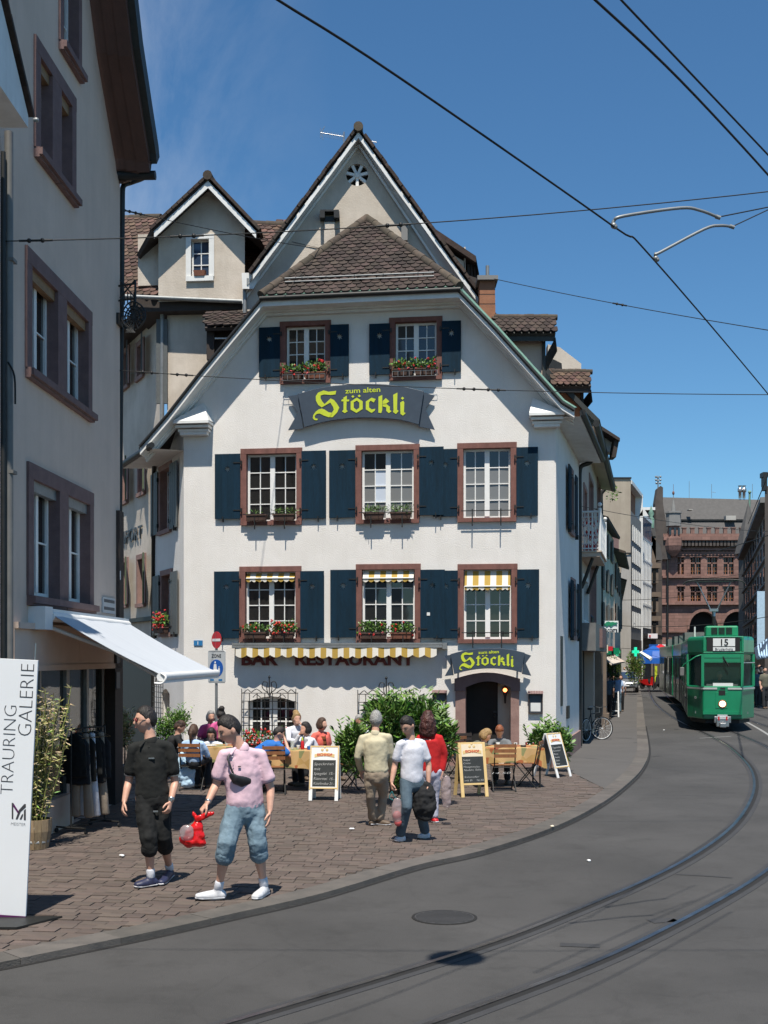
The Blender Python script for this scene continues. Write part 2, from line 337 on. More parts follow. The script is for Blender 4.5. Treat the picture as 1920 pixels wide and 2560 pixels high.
pm('hair_brown', (0.085, 0.04, 0.02), (0.04, 0.02, 0.011), 45, 0.55, 0.6, 90, stretch=(1, 1, 0.3))
pm('hair_auburn', (0.085, 0.022, 0.014), (0.03, 0.008, 0.006), 30, 0.5, 1.0, 45, stretch=(1, 1, 0.5))
pm('hair_red', (0.30, 0.095, 0.03), (0.18, 0.05, 0.018), 40, 0.5, 0.6, 90)
pm('hair_blond', (0.42, 0.27, 0.11), (0.22, 0.13, 0.05), 40, 0.5, 0.8, 70)
pm('hair_grey', (0.40, 0.39, 0.37), (0.22, 0.21, 0.20), 40, 0.6, 0.8, 70)
for nm, c in {'polo_black': (0.008, 0.009, 0.008), 'shorts_black': (0.005, 0.0055, 0.0055), 'polo_pink': (0.78, 0.53, 0.60), 'tee_white': (0.74, 0.74, 0.80),
              'jacket_cream': (0.58, 0.52, 0.36), 'chino': (0.34, 0.27, 0.20), 'jacket_red': (0.55, 0.012, 0.014), 'skirt_white': (0.55, 0.55, 0.66),
              'shirt_lightblue': (0.42, 0.58, 0.82), 'shirt_white': (0.72, 0.73, 0.78), 'top_hotpink': (0.62, 0.10, 0.27), 'polo_blue': (0.02, 0.15, 0.50),
              'top_coral': (0.80, 0.15, 0.11), 'cardigan_grey': (0.16, 0.17, 0.18), 'coat_olive': (0.13, 0.125, 0.09), 'trousers_dark': (0.02, 0.022, 0.026),
              'jacket_pale_blue': (0.50, 0.70, 0.88), 'jacket_black': (0.012, 0.012, 0.013), 'teal': (0.02, 0.16, 0.17), 'sock_white': (0.74, 0.75, 0.80),
              'cloth_maroon': (0.13, 0.03, 0.035), 'cloth_tan': (0.38, 0.31, 0.24)}.items():
 pm(nm, c, tuple(v * 0.82 for v in c), 7, 0.88, 0.25, 16)
pm('denim', (0.22, 0.31, 0.37), (0.10, 0.155, 0.20), 3.2, 0.85, 0.4, 22, detail=8)
pm('denim_dark', (0.085, 0.13, 0.165), (0.045, 0.07, 0.095), 3.2, 0.85, 0.4, 22)
pm('shoe_white', (0.70, 0.70, 0.71), (0.5, 0.5, 0.53), 14, 0.5)
pm('shoe_navy', (0.028, 0.034, 0.085), (0.018, 0.02, 0.05), 14, 0.5)
pm('shoe_brown', (0.13, 0.09, 0.06), None, 14, 0.6)
pm('bag_red', (0.72, 0.012, 0.012), (0.5, 0.008, 0.008), 6, 0.22, 0.6, 12)
pm('pouch_black', (0.015, 0.015, 0.016), (0.04, 0.04, 0.042), 3, 0.4)
stripes('awning_stripe', (0.70, 0.66, 0.58), (0.42, 0.27, 0.05), 1 / 0.26, 'X')
stripes('parasol_stripe', (0.75, 0.75, 0.72), (0.35, 0.45, 0.60), 2.2, 'Y')
glass_dark('pane_dark', (0.018, 0.018, 0.017)); glass_dark('pane_blue', (0.03, 0.05, 0.09)); glass_dark('pane_grey', (0.19, 0.19, 0.185), 0.12, 0.5)
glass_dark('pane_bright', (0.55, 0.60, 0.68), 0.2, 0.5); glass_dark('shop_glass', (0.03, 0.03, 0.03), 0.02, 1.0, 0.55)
glass_dark('tram_glass', (0.012, 0.03, 0.022), 0.03, 0.8); glass_dark('clear_plastic', (0.42, 0.33, 0.33), 0.15, 0.8, 0.55)
glass_dark('lens_red', (0.20, 0.02, 0.025), 0.1, 0.8); glass_dark('drinking_glass', (0.6, 0.65, 0.62), 0.03, 0.8, 0.4)
glass_dark('tram_windscreen', (0.01, 0.035, 0.028), 0.03, 0.5, 0.45)
emis('lamp_glow', (1.0, 0.22, 0.06), 6.0); emis('headlight_glow', (1.0, 0.72, 0.5), 3.0); emis('cross_glow', (0.02, 0.62, 0.36), 0.6)
emis('display_white', (0.62, 0.64, 0.62), 0.12)
def cloth_mat():
 m = bpy.data.materials.new('patterned_cloth'); n, b = nodes(m); N = n.nodes.new
 tc = N('ShaderNodeTexCoord'); v = N('ShaderNodeTexVoronoi'); v.inputs['Scale'].default_value = 6; n.links.new(tc.outputs['Object'], v.inputs['Vector'])
 r = N('ShaderNodeValToRGB'); e = r.color_ramp.elements; r.color_ramp.interpolation = 'CONSTANT'
 e[0].color = (0.42, 0.26, 0.09, 1); e[1].position = 0.32; e[1].color = (0.34, 0.10, 0.03, 1)
 for p, c in ((0.5, (0.22, 0.22, 0.09, 1)), (0.62, (0.50, 0.32, 0.14, 1)), (0.85, (0.26, 0.06, 0.03, 1))): q = e.new(p); q.color = c
 n.links.new(v.outputs['Color'], r.inputs['Fac']); n.links.new(r.outputs['Color'], b.inputs['Base Color']); b.inputs['Roughness'].default_value = 0.8; M['patterned_cloth'] = m
cloth_mat()
def asphalt_marks():
 """fine light specks and faint long wear in the road surface"""
 m = M['asphalt']; n = m.node_tree; b = n.nodes['Principled BSDF']; N = n.nodes.new; lk = b.inputs['Base Color'].links[0].from_socket
 tc = N('ShaderNodeTexCoord'); v = N('ShaderNodeTexNoise'); v.inputs['Scale'].default_value = 220; v.inputs['Detail'].default_value = 2; n.links.new(tc.outputs['Object'], v.inputs['Vector'])
 r = N('ShaderNodeValToRGB'); r.color_ramp.elements[0].position = 0.42; r.color_ramp.elements[0].color = (.72, .72, .72, 1); r.color_ramp.elements[1].position = .7; r.color_ramp.elements[1].color = (1.5, 1.5, 1.5, 1)
 n.links.new(v.outputs['Fac'], r.inputs['Fac'])
 mu = N('ShaderNodeMixRGB'); mu.blend_type = 'MULTIPLY'; mu.inputs['Fac'].default_value = 1; n.links.new(lk, mu.inputs['Color1']); n.links.new(r.outputs['Color'], mu.inputs['Color2'])
 w = N('ShaderNodeTexNoise'); w.inputs['Scale'].default_value = 0.28; w.inputs['Detail'].default_value = 6; n.links.new(tc.outputs['Object'], w.inputs['Vector'])
 r2 = N('ShaderNodeValToRGB'); r2.color_ramp.elements[0].position = .35; r2.color_ramp.elements[0].color = (.86, .86, .86, 1); r2.color_ramp.elements[1].position = .65; r2.color_ramp.elements[1].color = (1.12, 1.12, 1.12, 1)
 n.links.new(w.outputs['Fac'], r2.inputs['Fac'])
 m2 = N('ShaderNodeMixRGB'); m2.blend_type = 'MULTIPLY'; m2.inputs['Fac'].default_value = 1; n.links.new(mu.outputs[0], m2.inputs['Color1']); n.links.new(r2.outputs['Color'], m2.inputs['Color2'])
 n.links.new(m2.outputs[0], b.inputs['Base Color'])
asphalt_marks()
def brick_courses(name, sx, sz, dark=.72, axis='XZ'):
 """courses of stone too far off to build one by one"""
 m = M[name]; n = m.node_tree; b = n.nodes['Principled BSDF']; lk = b.inputs['Base Color'].links[0].from_socket; N = n.nodes.new
 tc = N('ShaderNodeTexCoord'); sp = N('ShaderNodeSeparateXYZ'); cb_ = N('ShaderNodeCombineXYZ'); n.links.new(tc.outputs['Object'], sp.inputs[0]); n.links.new(sp.outputs['X'], cb_.inputs['X']); n.links.new(sp.outputs['Z'], cb_.inputs['Y'])
 br = N('ShaderNodeTexBrick'); br.inputs['Scale'].default_value = 1; br.inputs['Brick Width'].default_value = sx; br.inputs['Row Height'].default_value = sz; br.inputs['Mortar Size'].default_value = .035
 br.inputs['Color1'].default_value = (1.12, 1.1, 1.1, 1); br.inputs['Color2'].default_value = (.82, .8, .8, 1); br.inputs['Mortar'].default_value = (dark, dark, dark, 1)
 n.links.new(cb_.outputs[0], br.inputs['Vector']); mu = N('ShaderNodeMixRGB'); mu.blend_type = 'MULTIPLY'; mu.inputs['Fac'].default_value = 1
 n.links.new(lk, mu.inputs['Color1']); n.links.new(br.outputs['Color'], mu.inputs['Color2']); n.links.new(mu.outputs[0], b.inputs['Base Color'])
brick_courses('sandstone_red', 1.1, .42)
def weather(name, amt=.12, sc=(2.6, 2.6, .22), blotch=.07):
 """rain streaks and faint blotches on plaster"""
 m = M[name]; n = m.node_tree; b = n.nodes['Principled BSDF']; lk = b.inputs['Base Color'].links[0].from_socket; N = n.nodes.new; tc = N('ShaderNodeTexCoord')
 for scl, am, s_ in ((sc, amt, 1.6), ((1, 1, 1), blotch, .45)):
  mp = N('ShaderNodeMapping'); mp.inputs['Scale'].default_value = scl; n.links.new(tc.outputs['Object'], mp.inputs['Vector']); w = N('ShaderNodeTexNoise'); w.inputs['Scale'].default_value = s_; w.inputs['Detail'].default_value = 8; w.inputs['Roughness'].default_value = .7; n.links.new(mp.outputs['Vector'], w.inputs['Vector'])
  r = N('ShaderNodeValToRGB'); r.color_ramp.elements[0].position = .38; r.color_ramp.elements[1].position = .6; r.color_ramp.elements[0].color = (1 - am, 1 - am * 1.05, 1 - am * 1.15, 1); r.color_ramp.elements[1].color = (1, 1, 1, 1); n.links.new(w.outputs['Fac'], r.inputs['Fac'])
  mu = N('ShaderNodeMixRGB'); mu.blend_type = 'MULTIPLY'; mu.inputs['Fac'].default_value = 1; n.links.new(lk, mu.inputs['Color1']); n.links.new(r.outputs['Color'], mu.inputs['Color2']); lk = mu.outputs[0]
 n.links.new(lk, b.inputs['Base Color'])
weather('plaster_white', .035, blotch=.05); weather('plaster_beige', .07, blotch=.10); weather('plaster_grey', .05, blotch=.08); weather('plaster_shop', .05, blotch=.08); weather('concrete_beige', .12, (1, 1, .1)); weather('concrete_pale', .14, (1, 1, .1)); weather('trim_white', .08); weather('tram_green', .06, (2, 2, 1)); weather('red_stone', .2, (5, 5, 1)); weather('shutter_blue', .25, (5, 5, .6))
def cracks():
 m = M['asphalt']; n = m.node_tree; b = n.nodes['Principled BSDF']; lk = b.inputs['Base Color'].links[0].from_socket; N = n.nodes.new; tc = N('ShaderNodeTexCoord')
 w = N('ShaderNodeTexNoise'); w.inputs['Scale'].default_value = .8; w.inputs['Detail'].default_value = 8; n.links.new(tc.outputs['Object'], w.inputs['Vector'])
 ad = N('ShaderNodeMixRGB'); ad.blend_type = 'ADD'; ad.inputs['Fac'].default_value = .9; n.links.new(tc.outputs['Object'], ad.inputs['Color1']); n.links.new(w.outputs['Color'], ad.inputs['Color2'])
 v = N('ShaderNodeTexVoronoi'); v.feature = 'DISTANCE_TO_EDGE'; v.inputs['Scale'].default_value = .42; n.links.new(ad.outputs[0], v.inputs['Vector'])
 r = N('ShaderNodeValToRGB'); r.color_ramp.elements[0].position = .0; r.color_ramp.elements[0].color = (.62, .62, .62, 1); r.color_ramp.elements[1].position = .008; r.color_ramp.elements[1].color = (1, 1, 1, 1); n.links.new(v.outputs['Distance'], r.inputs['Fac'])
 mu = N('ShaderNodeMixRGB'); mu.blend_type = 'MULTIPLY'; mu.inputs['Fac'].default_value = .3; n.links.new(lk, mu.inputs['Color1']); n.links.new(r.outputs['Color'], mu.inputs['Color2'])
 sp = N('ShaderNodeTexNoise'); sp.inputs['Scale'].default_value = 1.7; sp.inputs['Detail'].default_value = 10; sp.inputs['Roughness'].default_value = .75; n.links.new(tc.outputs['Object'], sp.inputs['Vector']); r2 = N('ShaderNodeValToRGB'); r2.color_ramp.elements[0].position = .33; r2.color_ramp.elements[0].color = (.78, .78, .77, 1); r2.color_ramp.elements[1].position = .5; r2.color_ramp.elements[1].color = (1, 1, 1, 1); n.links.new(sp.outputs['Fac'], r2.inputs['Fac'])
 m2 = N('ShaderNodeMixRGB'); m2.blend_type = 'MULTIPLY'; m2.inputs['Fac'].default_value = 1; n.links.new(mu.outputs[0], m2.inputs['Color1']); n.links.new(r2.outputs['Color'], m2.inputs['Color2']); n.links.new(m2.outputs[0], b.inputs['Base Color'])
cracks()
# ================================================================ ground, road, kerb, paving, rails
PZ = 0.05
b = MB(); b.quad((-900, -60, 0), (900, -60, 0), (900, 1500, 0), (-900, 1500, 0)); b.build('road', 'asphalt', kind='structure')
kpx = [(-620, 2520), (-300, 2462), (0, 2407), (174, 2372), (380, 2330), (579, 2286), (810, 2233), (1041, 2164), (1215, 2124), (1389, 2066), (1504, 2008), (1574, 1955),
       (1606, 1920), (1621, 1885), (1619, 1847), (1612, 1805), (1606, 1750), (1602, 1716), (1616, 1700), (1651, 1686)]
KP = catmull([G(x, y, PZ) for x, y in kpx], 8)
KI = offset2(KP, -0.30)
walk_a = Vector((3.9, 25.3, 0))
far_left = [Vector((-30, 9, 0)), Vector((-30, 60, 0)), Vector((4.0, 60, 0)), Vector((4.6, 30, 0))]
split = min(range(len(KI)), key=lambda i: (KI[i] - G(1560, 1972, PZ)).length)
def pinside(p, poly):
 c = False; n = len(poly)
 for i in range(n):
  a, q = poly[i], poly[(i + 1) % n]
  if (a[1] > p[1]) != (q[1] > p[1]) and p[0] < (q[0] - a[0]) * (p[1] - a[1]) / (q[1] - a[1]) + a[0]: c = not c
 return c
near = KI[:split + 1]
plaza_poly = [(p.x, p.y) for p in near] + [(walk_a.x, walk_a.y)] + [(3.9, 60), (-30, 60), (-30, KI[0].y)]
b = MB(); b.prismz(plaza_poly, -0.1, PZ - 0.012); plaza = b.build('plaza_paving', 'paver_joint', kind='structure')
wp = [(p.x, p.y) for p in KI[split:]] + [(60, 175), (3.91, 60), (walk_a.x + .01, walk_a.y)]
b = MB(); b.prismz(wp, -0.1, PZ); b.build('pavement', 'asphalt_walk', kind='structure')
# kerb: stones one metre long laid end to end
kerb = thing('kerb', None, None, kind='structure')
acc, i, start, n_k = 0.0, 0, 0, 0
b = None; rest = MB()
for i in range(1, len(KP)):
 acc += (KP[i] - KP[i - 1]).length
 if acc >= (0.9 if n_k < 34 else 3.0) or i == len(KP) - 1:
  P0, Q0 = KP[start:i + 1], KI[start:i + 1]
  t = (P0[-1] - P0[0]).normalized() * 0.006
  poly = [(p.x, p.y) for p in P0] + [(q.x, q.y) for q in reversed(Q0)]
  poly[0] = (poly[0][0] + t.x, poly[0][1] + t.y); poly[-1] = (poly[-1][0] + t.x, poly[-1][1] + t.y)
  bb = MB() if n_k < 60 else rest
  bb.prismz(poly, -0.05, PZ + 0.004 + random.uniform(0, .004))
  if n_k < 60: o = bb.build('kerb_stone', 'kerb_stone', kerb)
  n_k += 1; start = i; acc = 0
if rest.v: rest.build('kerb_stone', 'kerb_stone', kerb, kind='stuff')
# paving stones: the largest in the picture one by one, the others joined
fr = frame((-4.6, 26.65, 0), 8.39, -1.09)
cells = []
row = -26
rl = random.Random(3)
while row < 170:
 d = -20.0 + (row + 26) * 0.155
 x = -9 + rl.uniform(0, .2)
 while x < 15:
  wd = rl.uniform(0.17, 0.27)
  c = fr @ Vector((x + wd / 2, d + .09, 0))
  if pinside((c.x, c.y), plaza_poly) and c.y > 8 and abs(c.x) < c.y * 0.36 and c.y < 34:
   cells.append((c.y, x, d, wd))
  x += wd
 row += 1
cells.sort()
stuff = MB(fr)
unit = None
for k, (cy, x, d, wd) in enumerate(cells):
 z = PZ + rl.uniform(-.006, .004); j = 0.004
 inframe = k < 1200
 if k < 900:
  pass
 g = 0.004
 args = (x + j, x + wd - j, d + j + rl.uniform(-g, g) * .5, d + .155 - j, PZ - .03, z)
 cells[k] = (cy, args)
vis = [k for k, (cy, a) in enumerate(cells) if -0.32 < (fr @ Vector((a[0], a[2], 0))).x / cy < 0.33]
single = set(vis[:300])
base = {}
for k, (cy, a) in enumerate(cells):
 if k in single:
  key = round((a[1] - a[0]) / 0.02)
  if key not in base:
   q = MB(); wv = key * 0.02 / 2
   q.box(-wv, wv, -.072, .072, -.05, 0); base[key] = q.build('paving_stone', 'paver', plaza)
   o = base[key]
  else: o = base[key].copy(); S.collection.objects.link(o); o.parent = plaza; WM[o.name] = WM[plaza.name]
  m = fr @ Matrix.Translation(((a[0] + a[1]) / 2, (a[2] + a[3]) / 2, a[5])) @ Matrix.Rotation(rl.uniform(-.02, .02), 4, 'Z') @ Matrix.Rotation(rl.uniform(-.012, .012), 4, 'X')
  o.matrix_basis = m
 else: stuff.box(*a)
stuff.build('paving_stone', 'paver', plaza, kind='stuff', fix=False)
# a smooth margin of lighter slabs along the kerb side of the paving near the house corner
# tram rails
rpx = [(-250, 2790), (567, 2560), (1157, 2382), (1389, 2297), (1620, 2199), (1745, 2132), (1830, 2068), (1872, 2010), (1886, 1965), (1878, 1925), (1852, 1893), (1815, 1862), (1768, 1837), (1715, 1812), (1676, 1790), (1640, 1762), (1625, 1735), (1622, 1716), (1636, 1700)]
RP = catmull([G(x, y) for x, y in rpx], 10)
def smooth(P, k=4):
 for _ in range(k): P = [P[0]] + [(P[i - 1] + P[i] * 2 + P[i + 1]) / 4 for i in range(1, len(P) - 1)] + [P[-1]]
 return P
RP = smooth(RP, 10)
def ribbon(b, P, a, c, z0, z1):
 A, C = offset2(P, a), offset2(P, c); n = len(P)
 vs = [(p.x, p.y, z1) for p in A] + [(p.x, p.y, z1) for p in C]
 b.add(vs, [(i, n + i, n + i + 1, i + 1) for i in range(n - 1)])
 if z1 > z0: 
  b.add([(p.x, p.y, z0) for p in A] + [(p.x, p.y, z1) for p in A], [(i, i + 1, n + i + 1, n + i) for i in range(n - 1)])
  b.add([(p.x, p.y, z0) for p in C] + [(p.x, p.y, z1) for p in C], [(i, n + i, n + i + 1, i + 1) for i in range(n - 1)])
def track(off, label):
 t = thing('tram_track', label, 'tram track', group='tram tracks in the street')
 for o_ in (off, off + 1.0):
  q = MB(); ribbon(q, RP, o_ - .022, o_ + .026, 0, .012); r = q.build('rail', 'rail_steel', t)
  q = MB(); ribbon(q, RP, o_ + .026, o_ + .085, 0, .004); q.build('groove', 'rail_groove', r)
  q = MB(); ribbon(q, RP, o_ - .09, o_ - .022, 0, .004); ribbon(q, RP, o_ + .085, o_ + .15, 0, .005); q.build('sealing_strip', 'asphalt_patch', r)
 return t
track(0.0, 'steel tram rails curving across the foreground and under the green tram')
track(2.75, 'second pair of tram rails passing to the right of the green tram')
# manhole
mc = G(1111, 2294, 0)
t = thing('manhole_cover', 'round dark iron manhole cover in the asphalt beside the rails', 'manhole cover', mc)
q = MB(Matrix.Translation(mc)); q.lathe([(0.31, 0), (0.31, .006), (0.285, .006), (.285, .004)], n=40); q.build('rim', 'rail_groove', t)
q = MB(Matrix.Translation(mc)); q.lathe([(0.283, 0), (0.283, .008)], n=40)
for a in range(-5, 6):
 h = math.sqrt(max(.27 ** 2 - (a * .05) ** 2, 0)); q.box(-h, h, a * .05 - .008, a * .05 + .008, .008, .013)
q.build('lid', 'asphalt_patch', t)
# repaired joints in the asphalt
for n_, (pts, wd) in enumerate([([(1690, 2186), (1760, 2190), (1830, 2195)], .05), ([(1625, 2304), (1690, 2300)], .16), ([(1400, 2362), (1500, 2366)], .12), ([(1540, 1845), (1580, 1846)], .05), ([(1585, 1857), (1620, 1857)], .05), ([(1625, 1892), (1650, 1890)], .06)]):
 P = catmull([G(x, y, PZ if x < 1590 and y < 1900 else 0) for x, y in pts], 4); q = MB(); zz = (PZ if pts[0][0] < 1590 and pts[0][1] < 1900 else 0) + .004
 ribbon(q, P, -wd / 2, wd / 2, zz, zz); q.build('asphalt_repair', 'asphalt_patch', kind='structure')
P = catmull([G(380, 2332), G(600, 2292), G(830, 2240), G(1060, 2172), G(1230, 2132), G(1400, 2076), G(1515, 2016), G(1590, 1955), G(1634, 1900)], 8)
q = MB(); ribbon(q, offset2(KP[10:120], .0), .01, .055, .003, .003); q.build('gutter_joint', 'rail_groove', kind='structure')
q = MB(); P = catmull([G(1868, 1806), G(1900, 1824), G(1935, 1846)], 4); ribbon(q, P, -.05, .05, .004, .004); q.build('road_marking', 'road_white', kind='structure')
q = MB(); P = [G(1748, 1846), G(1800, 1843), G(1828, 1841)]; ribbon(q, P, -.04, .04, .006, .006); q.build('road_marking', 'road_white', kind='structure')
for px, py, c in ((1379, 2068, 'cream_board'), (1660, 1826, 'white_paint'), (880, 2074, 'white_paint'), (304, 2142, 'white_paint'), (1474, 2154, 'white_paint')):
 pz = 0 if (px, py) in ((1660, 1826), (1474, 2154)) else PZ + .004
 p = G(px, py, pz); q = MB(Matrix.Translation(p))
 for k in range(3): q.ball((random.uniform(-.02, .02), random.uniform(-.02, .02), .015), (random.uniform(.015, .035), .02, .014), 6, 4)
 tag(q.build('litter', c, at=p), {1379: 'small crumpled scrap lying on the kerb edge by the curve', 1660: 'white crumpled paper on the road by the tram shadow', 880: 'tiny white paper scrap on the paving before the white A-board', 304: 'tiny white paper scrap on the paving by the black-clad man', 1474: 'tiny white paper scrap on the asphalt beside the curving rail'}[px], 'litter')
# ================================================================ building helpers
from mathutils.geometry import tessellate_polygon
def wallface(b, outer, holes, depth=0.3, n0=0.0, back=False, m=None, rm=None):
 """front face of a wall with real openings and their reveals; u,v in the frame of b"""
 loops = [outer] + holes; P = [p for l in loops for p in l]
 tris = tessellate_polygon([[Vector((p[0], p[1], 0)) for p in l] for l in loops])
 b.add([(p[0], n0, p[1]) for p in P], [tuple(t) for t in tris], m)
 if back: b.add([(p[0], n0 + depth, p[1]) for p in P], [tuple(reversed(t)) for t in tris], m)
 for l in (loops if back else holes):
  k = len(l); b.add([(p[0], n0, p[1]) for p in l] + [(p[0], n0 + depth, p[1]) for p in l], [(i, (i + 1) % k, k + (i + 1) % k, k + i) for i in range(k)], m if rm is None else rm)
def rect(u0, u1, v0, v1): return [(u0, v0), (u1, v0), (u1, v1), (u0, v1)]
def star(u, v, r, k=8):
 return [(u + (r if i % 2 == 0 else r * .45) * math.sin(PI * i / k), v + (r if i % 2 == 0 else r * .45) * math.cos(PI * i / k)) for i in range(2 * k)]
def window(par, fr, o, stone, grid=(2, 4), pane='pane_dark', recess=.13, jw=.13, lw=.13, sw=.10, sash=True, panes=True, mull=.11, bar=.022, fmat='window_white', rim=.05, sash_n=2):
 """o: u0,u1,v0,v1 outside of the stone surround. Returns (window, hole)"""
 u0, u1, v0, v1 = o; hole = rect(u0 + jw * .5, u1 - jw * .5, v0 + sw * .5, v1 - lw * .5)
 b = MB(fr); b.box(u0, u1, -.035, .20, v1 - lw, v1); b.box(u0, u0 + jw, -.032, .20, v0 + sw, v1 - lw); b.box(u1 - jw, u1, -.032, .20, v0 + sw, v1 - lw)
 b.box(u0 + .01, u1 - .01, -.075, .20, v0, v0 + sw); wdw = b.build('window', stone, par)
 a0, a1, c0, c1 = u0 + jw, u1 - jw, v0 + sw, v1 - lw
 b = MB(fr); R = recess; nc, nr = grid
 b.box(a0, a1, R, R + .06, c0, c0 + rim); b.box(a0, a1, R, R + .06, c1 - rim, c1); b.box(a0, a0 + rim, R, R + .06, c0 + rim, c1 - rim); b.box(a1 - rim, a1, R, R + .06, c0 + rim, c1 - rim)
 xs = []
 if sash_n == 2:
  mu = (a0 + a1) / 2; b.box(mu - mull / 2, mu + mull / 2, R - .02, R + .06, c0 + rim, c1 - rim); xs = [(a0 + rim, mu - mull / 2), (mu + mull / 2, a1 - rim)]
 else: xs = [(a0 + rim, a1 - rim)]
 B0, B1 = c0 + rim, c1 - rim; cells = []
 for x0, x1 in xs:
  for i in range(1, nc): x = x0 + (x1 - x0) * i / nc; b.box(x - bar / 2, x + bar / 2, R + .012, R + .05, B0, B1)
  for j in range(1, nr): z = B0 + (B1 - B0) * j / nr; b.box(x0, x1, R + .008, R + .054, z - bar / 2, z + bar / 2)
  for i in range(nc):
   for j in range(nr): cells.append((x0 + (x1 - x0) * i / nc, x0 + (x1 - x0) * (i + 1) / nc, B0 + (B1 - B0) * j / nr, B0 + (B1 - B0) * (j + 1) / nr))
 b.build('sash', fmat, wdw)
 for k, (x0, x1, z0, z1) in enumerate(cells if panes else [(a0, a1, c0, c1)]):
  b = MB(fr); t = random.uniform(-.003, .003); s_ = random.uniform(-.003, .003)
  b.add([(x0, R + .03 + t, z0), (x1, R + .03 - t, z0), (x1, R + .03 - t + s_, z1), (x0, R + .03 + t + s_, z1), (x0, R + .036, z0), (x1, R + .036, z0), (x1, R + .036, z1), (x0, R + .036, z1)],
              [(0, 1, 2, 3), (7, 6, 5, 4), (0, 4, 5, 1), (1, 5, 6, 2), (2, 6, 7, 3), (3, 7, 4, 0)])
  pm_ = pane(k, len(cells)) if callable(pane) else pane
  b.build('pane', pm_, wdw)
 return wdw, hole
def shutter(par, fr, u0, u1, v0, v1, mat, n=-.06, hinge_side=0, cut=True, planks=4):
 b = MB(fr); holes = [star((u0 + u1) / 2, v1 - (v1 - v0) * .235, .085)] if cut else []
 wallface(b, rect(u0, u1, v0, v1), holes, .028, n, back=True)
 for i in range(1, planks):
  x = u0 + (u1 - u0) * i / planks
  if not cut or abs(x - (u0 + u1) / 2) > .02: b.box(x - .004, x + .004, n - .004, n, v0 + .01, v1 - .01)
  else: b.box(x - .004, x + .004, n - .004, n, v0 + .01, v1 - (v1 - v0) * .235 - .1)
 sh = b.build('shutter', mat, par)
 x = u1 if hinge_side > 0 else u0; d = 1 if hinge_side > 0 else -1
 for z in (v0 + (v1 - v0) * .13, v0 + (v1 - v0) * .86):
  b = MB(fr); b.box(min(x - d * .16, x + d * .05), max(x - d * .16, x + d * .05), n - .012, n - .004, z - .012, z + .012); b.box(x - .015 + d * .03, x + .015 + d * .03, n - .02, n + .03, z - .045, z + .045); b.build('hinge', 'dark_metal', sh)
 xm = (u0 + u1) / 2 - d * (u1 - u0) * .18; b = MB(fr); b.box(xm - .01, xm + .01, n - .03, n + .06, v0 - .07, v0 + .05); b.build('catch', 'dark_metal', sh); return sh
def louvres(par, fr, u0, u1, v0, v1, mat, n=-.06, rot=0.0, piv=0):
 """louvred shutter; rot swings it open about its pivot edge"""
 pu = u0 if piv == 0 else u1
 b = MB(fr @ Matrix.Translation((pu, n, 0)) @ Matrix.Rotation(rot, 4, 'Z') @ Matrix.Translation((-pu, 0, 0)))
 b.box(u0, u0 + .05, -.02, .02, v0, v1); b.box(u1 - .05, u1, -.02, .02, v0, v1); b.box(u0 + .05, u1 - .05, -.02, .02, v0, v0 + .07); b.box(u0 + .05, u1 - .05, -.02, .02, v1 - .07, v1)
 k = int((v1 - v0) / .075)
 for i in range(k):
  z = v0 + .08 + (v1 - v0 - .16) * i / k; b.quad((u0 + .05, -.015, z), (u1 - .05, -.015, z), (u1 - .05, .018, z + .05), (u0 + .05, .018, z + .05))
 return b.build('shutter', mat, par)
def foliage(b, c, r, n, size=.05, mats=(0,), flat=.5, rnd=random):
 """leaf clumps spread through an ellipsoid"""
 for _ in range(n):
  while True:
   p = Vector((rnd.uniform(-1, 1), rnd.uniform(-1, 1), rnd.uniform(-1, 1)))
   if p.length <= 1: break
  p = p * (0.55 + .45 * p.length); q = Vector((c[0] + p.x * r[0], c[1] + p.y * r[1], c[2] + p.z * r[2]))
  d = (Vector((p.x, p.y, p.z + .5)) + Vector((rnd.gauss(0, .6), rnd.gauss(0, .6), rnd.gauss(0, .5)))).normalized()
  s = d.orthogonal().normalized(); s = Quaternion(d, rnd.uniform(0, 6.28)) @ s; l = size * rnd.uniform(.7, 1.4); wv = l * flat
  up = d.cross(s) * l * .15
  b.add([q, q + d * l * .5 + s * wv * .5 + up, q + d * l, q + d * l * .5 - s * wv * .5 + up], [(0, 1, 2), (0, 2, 3)], rnd.choice(mats))
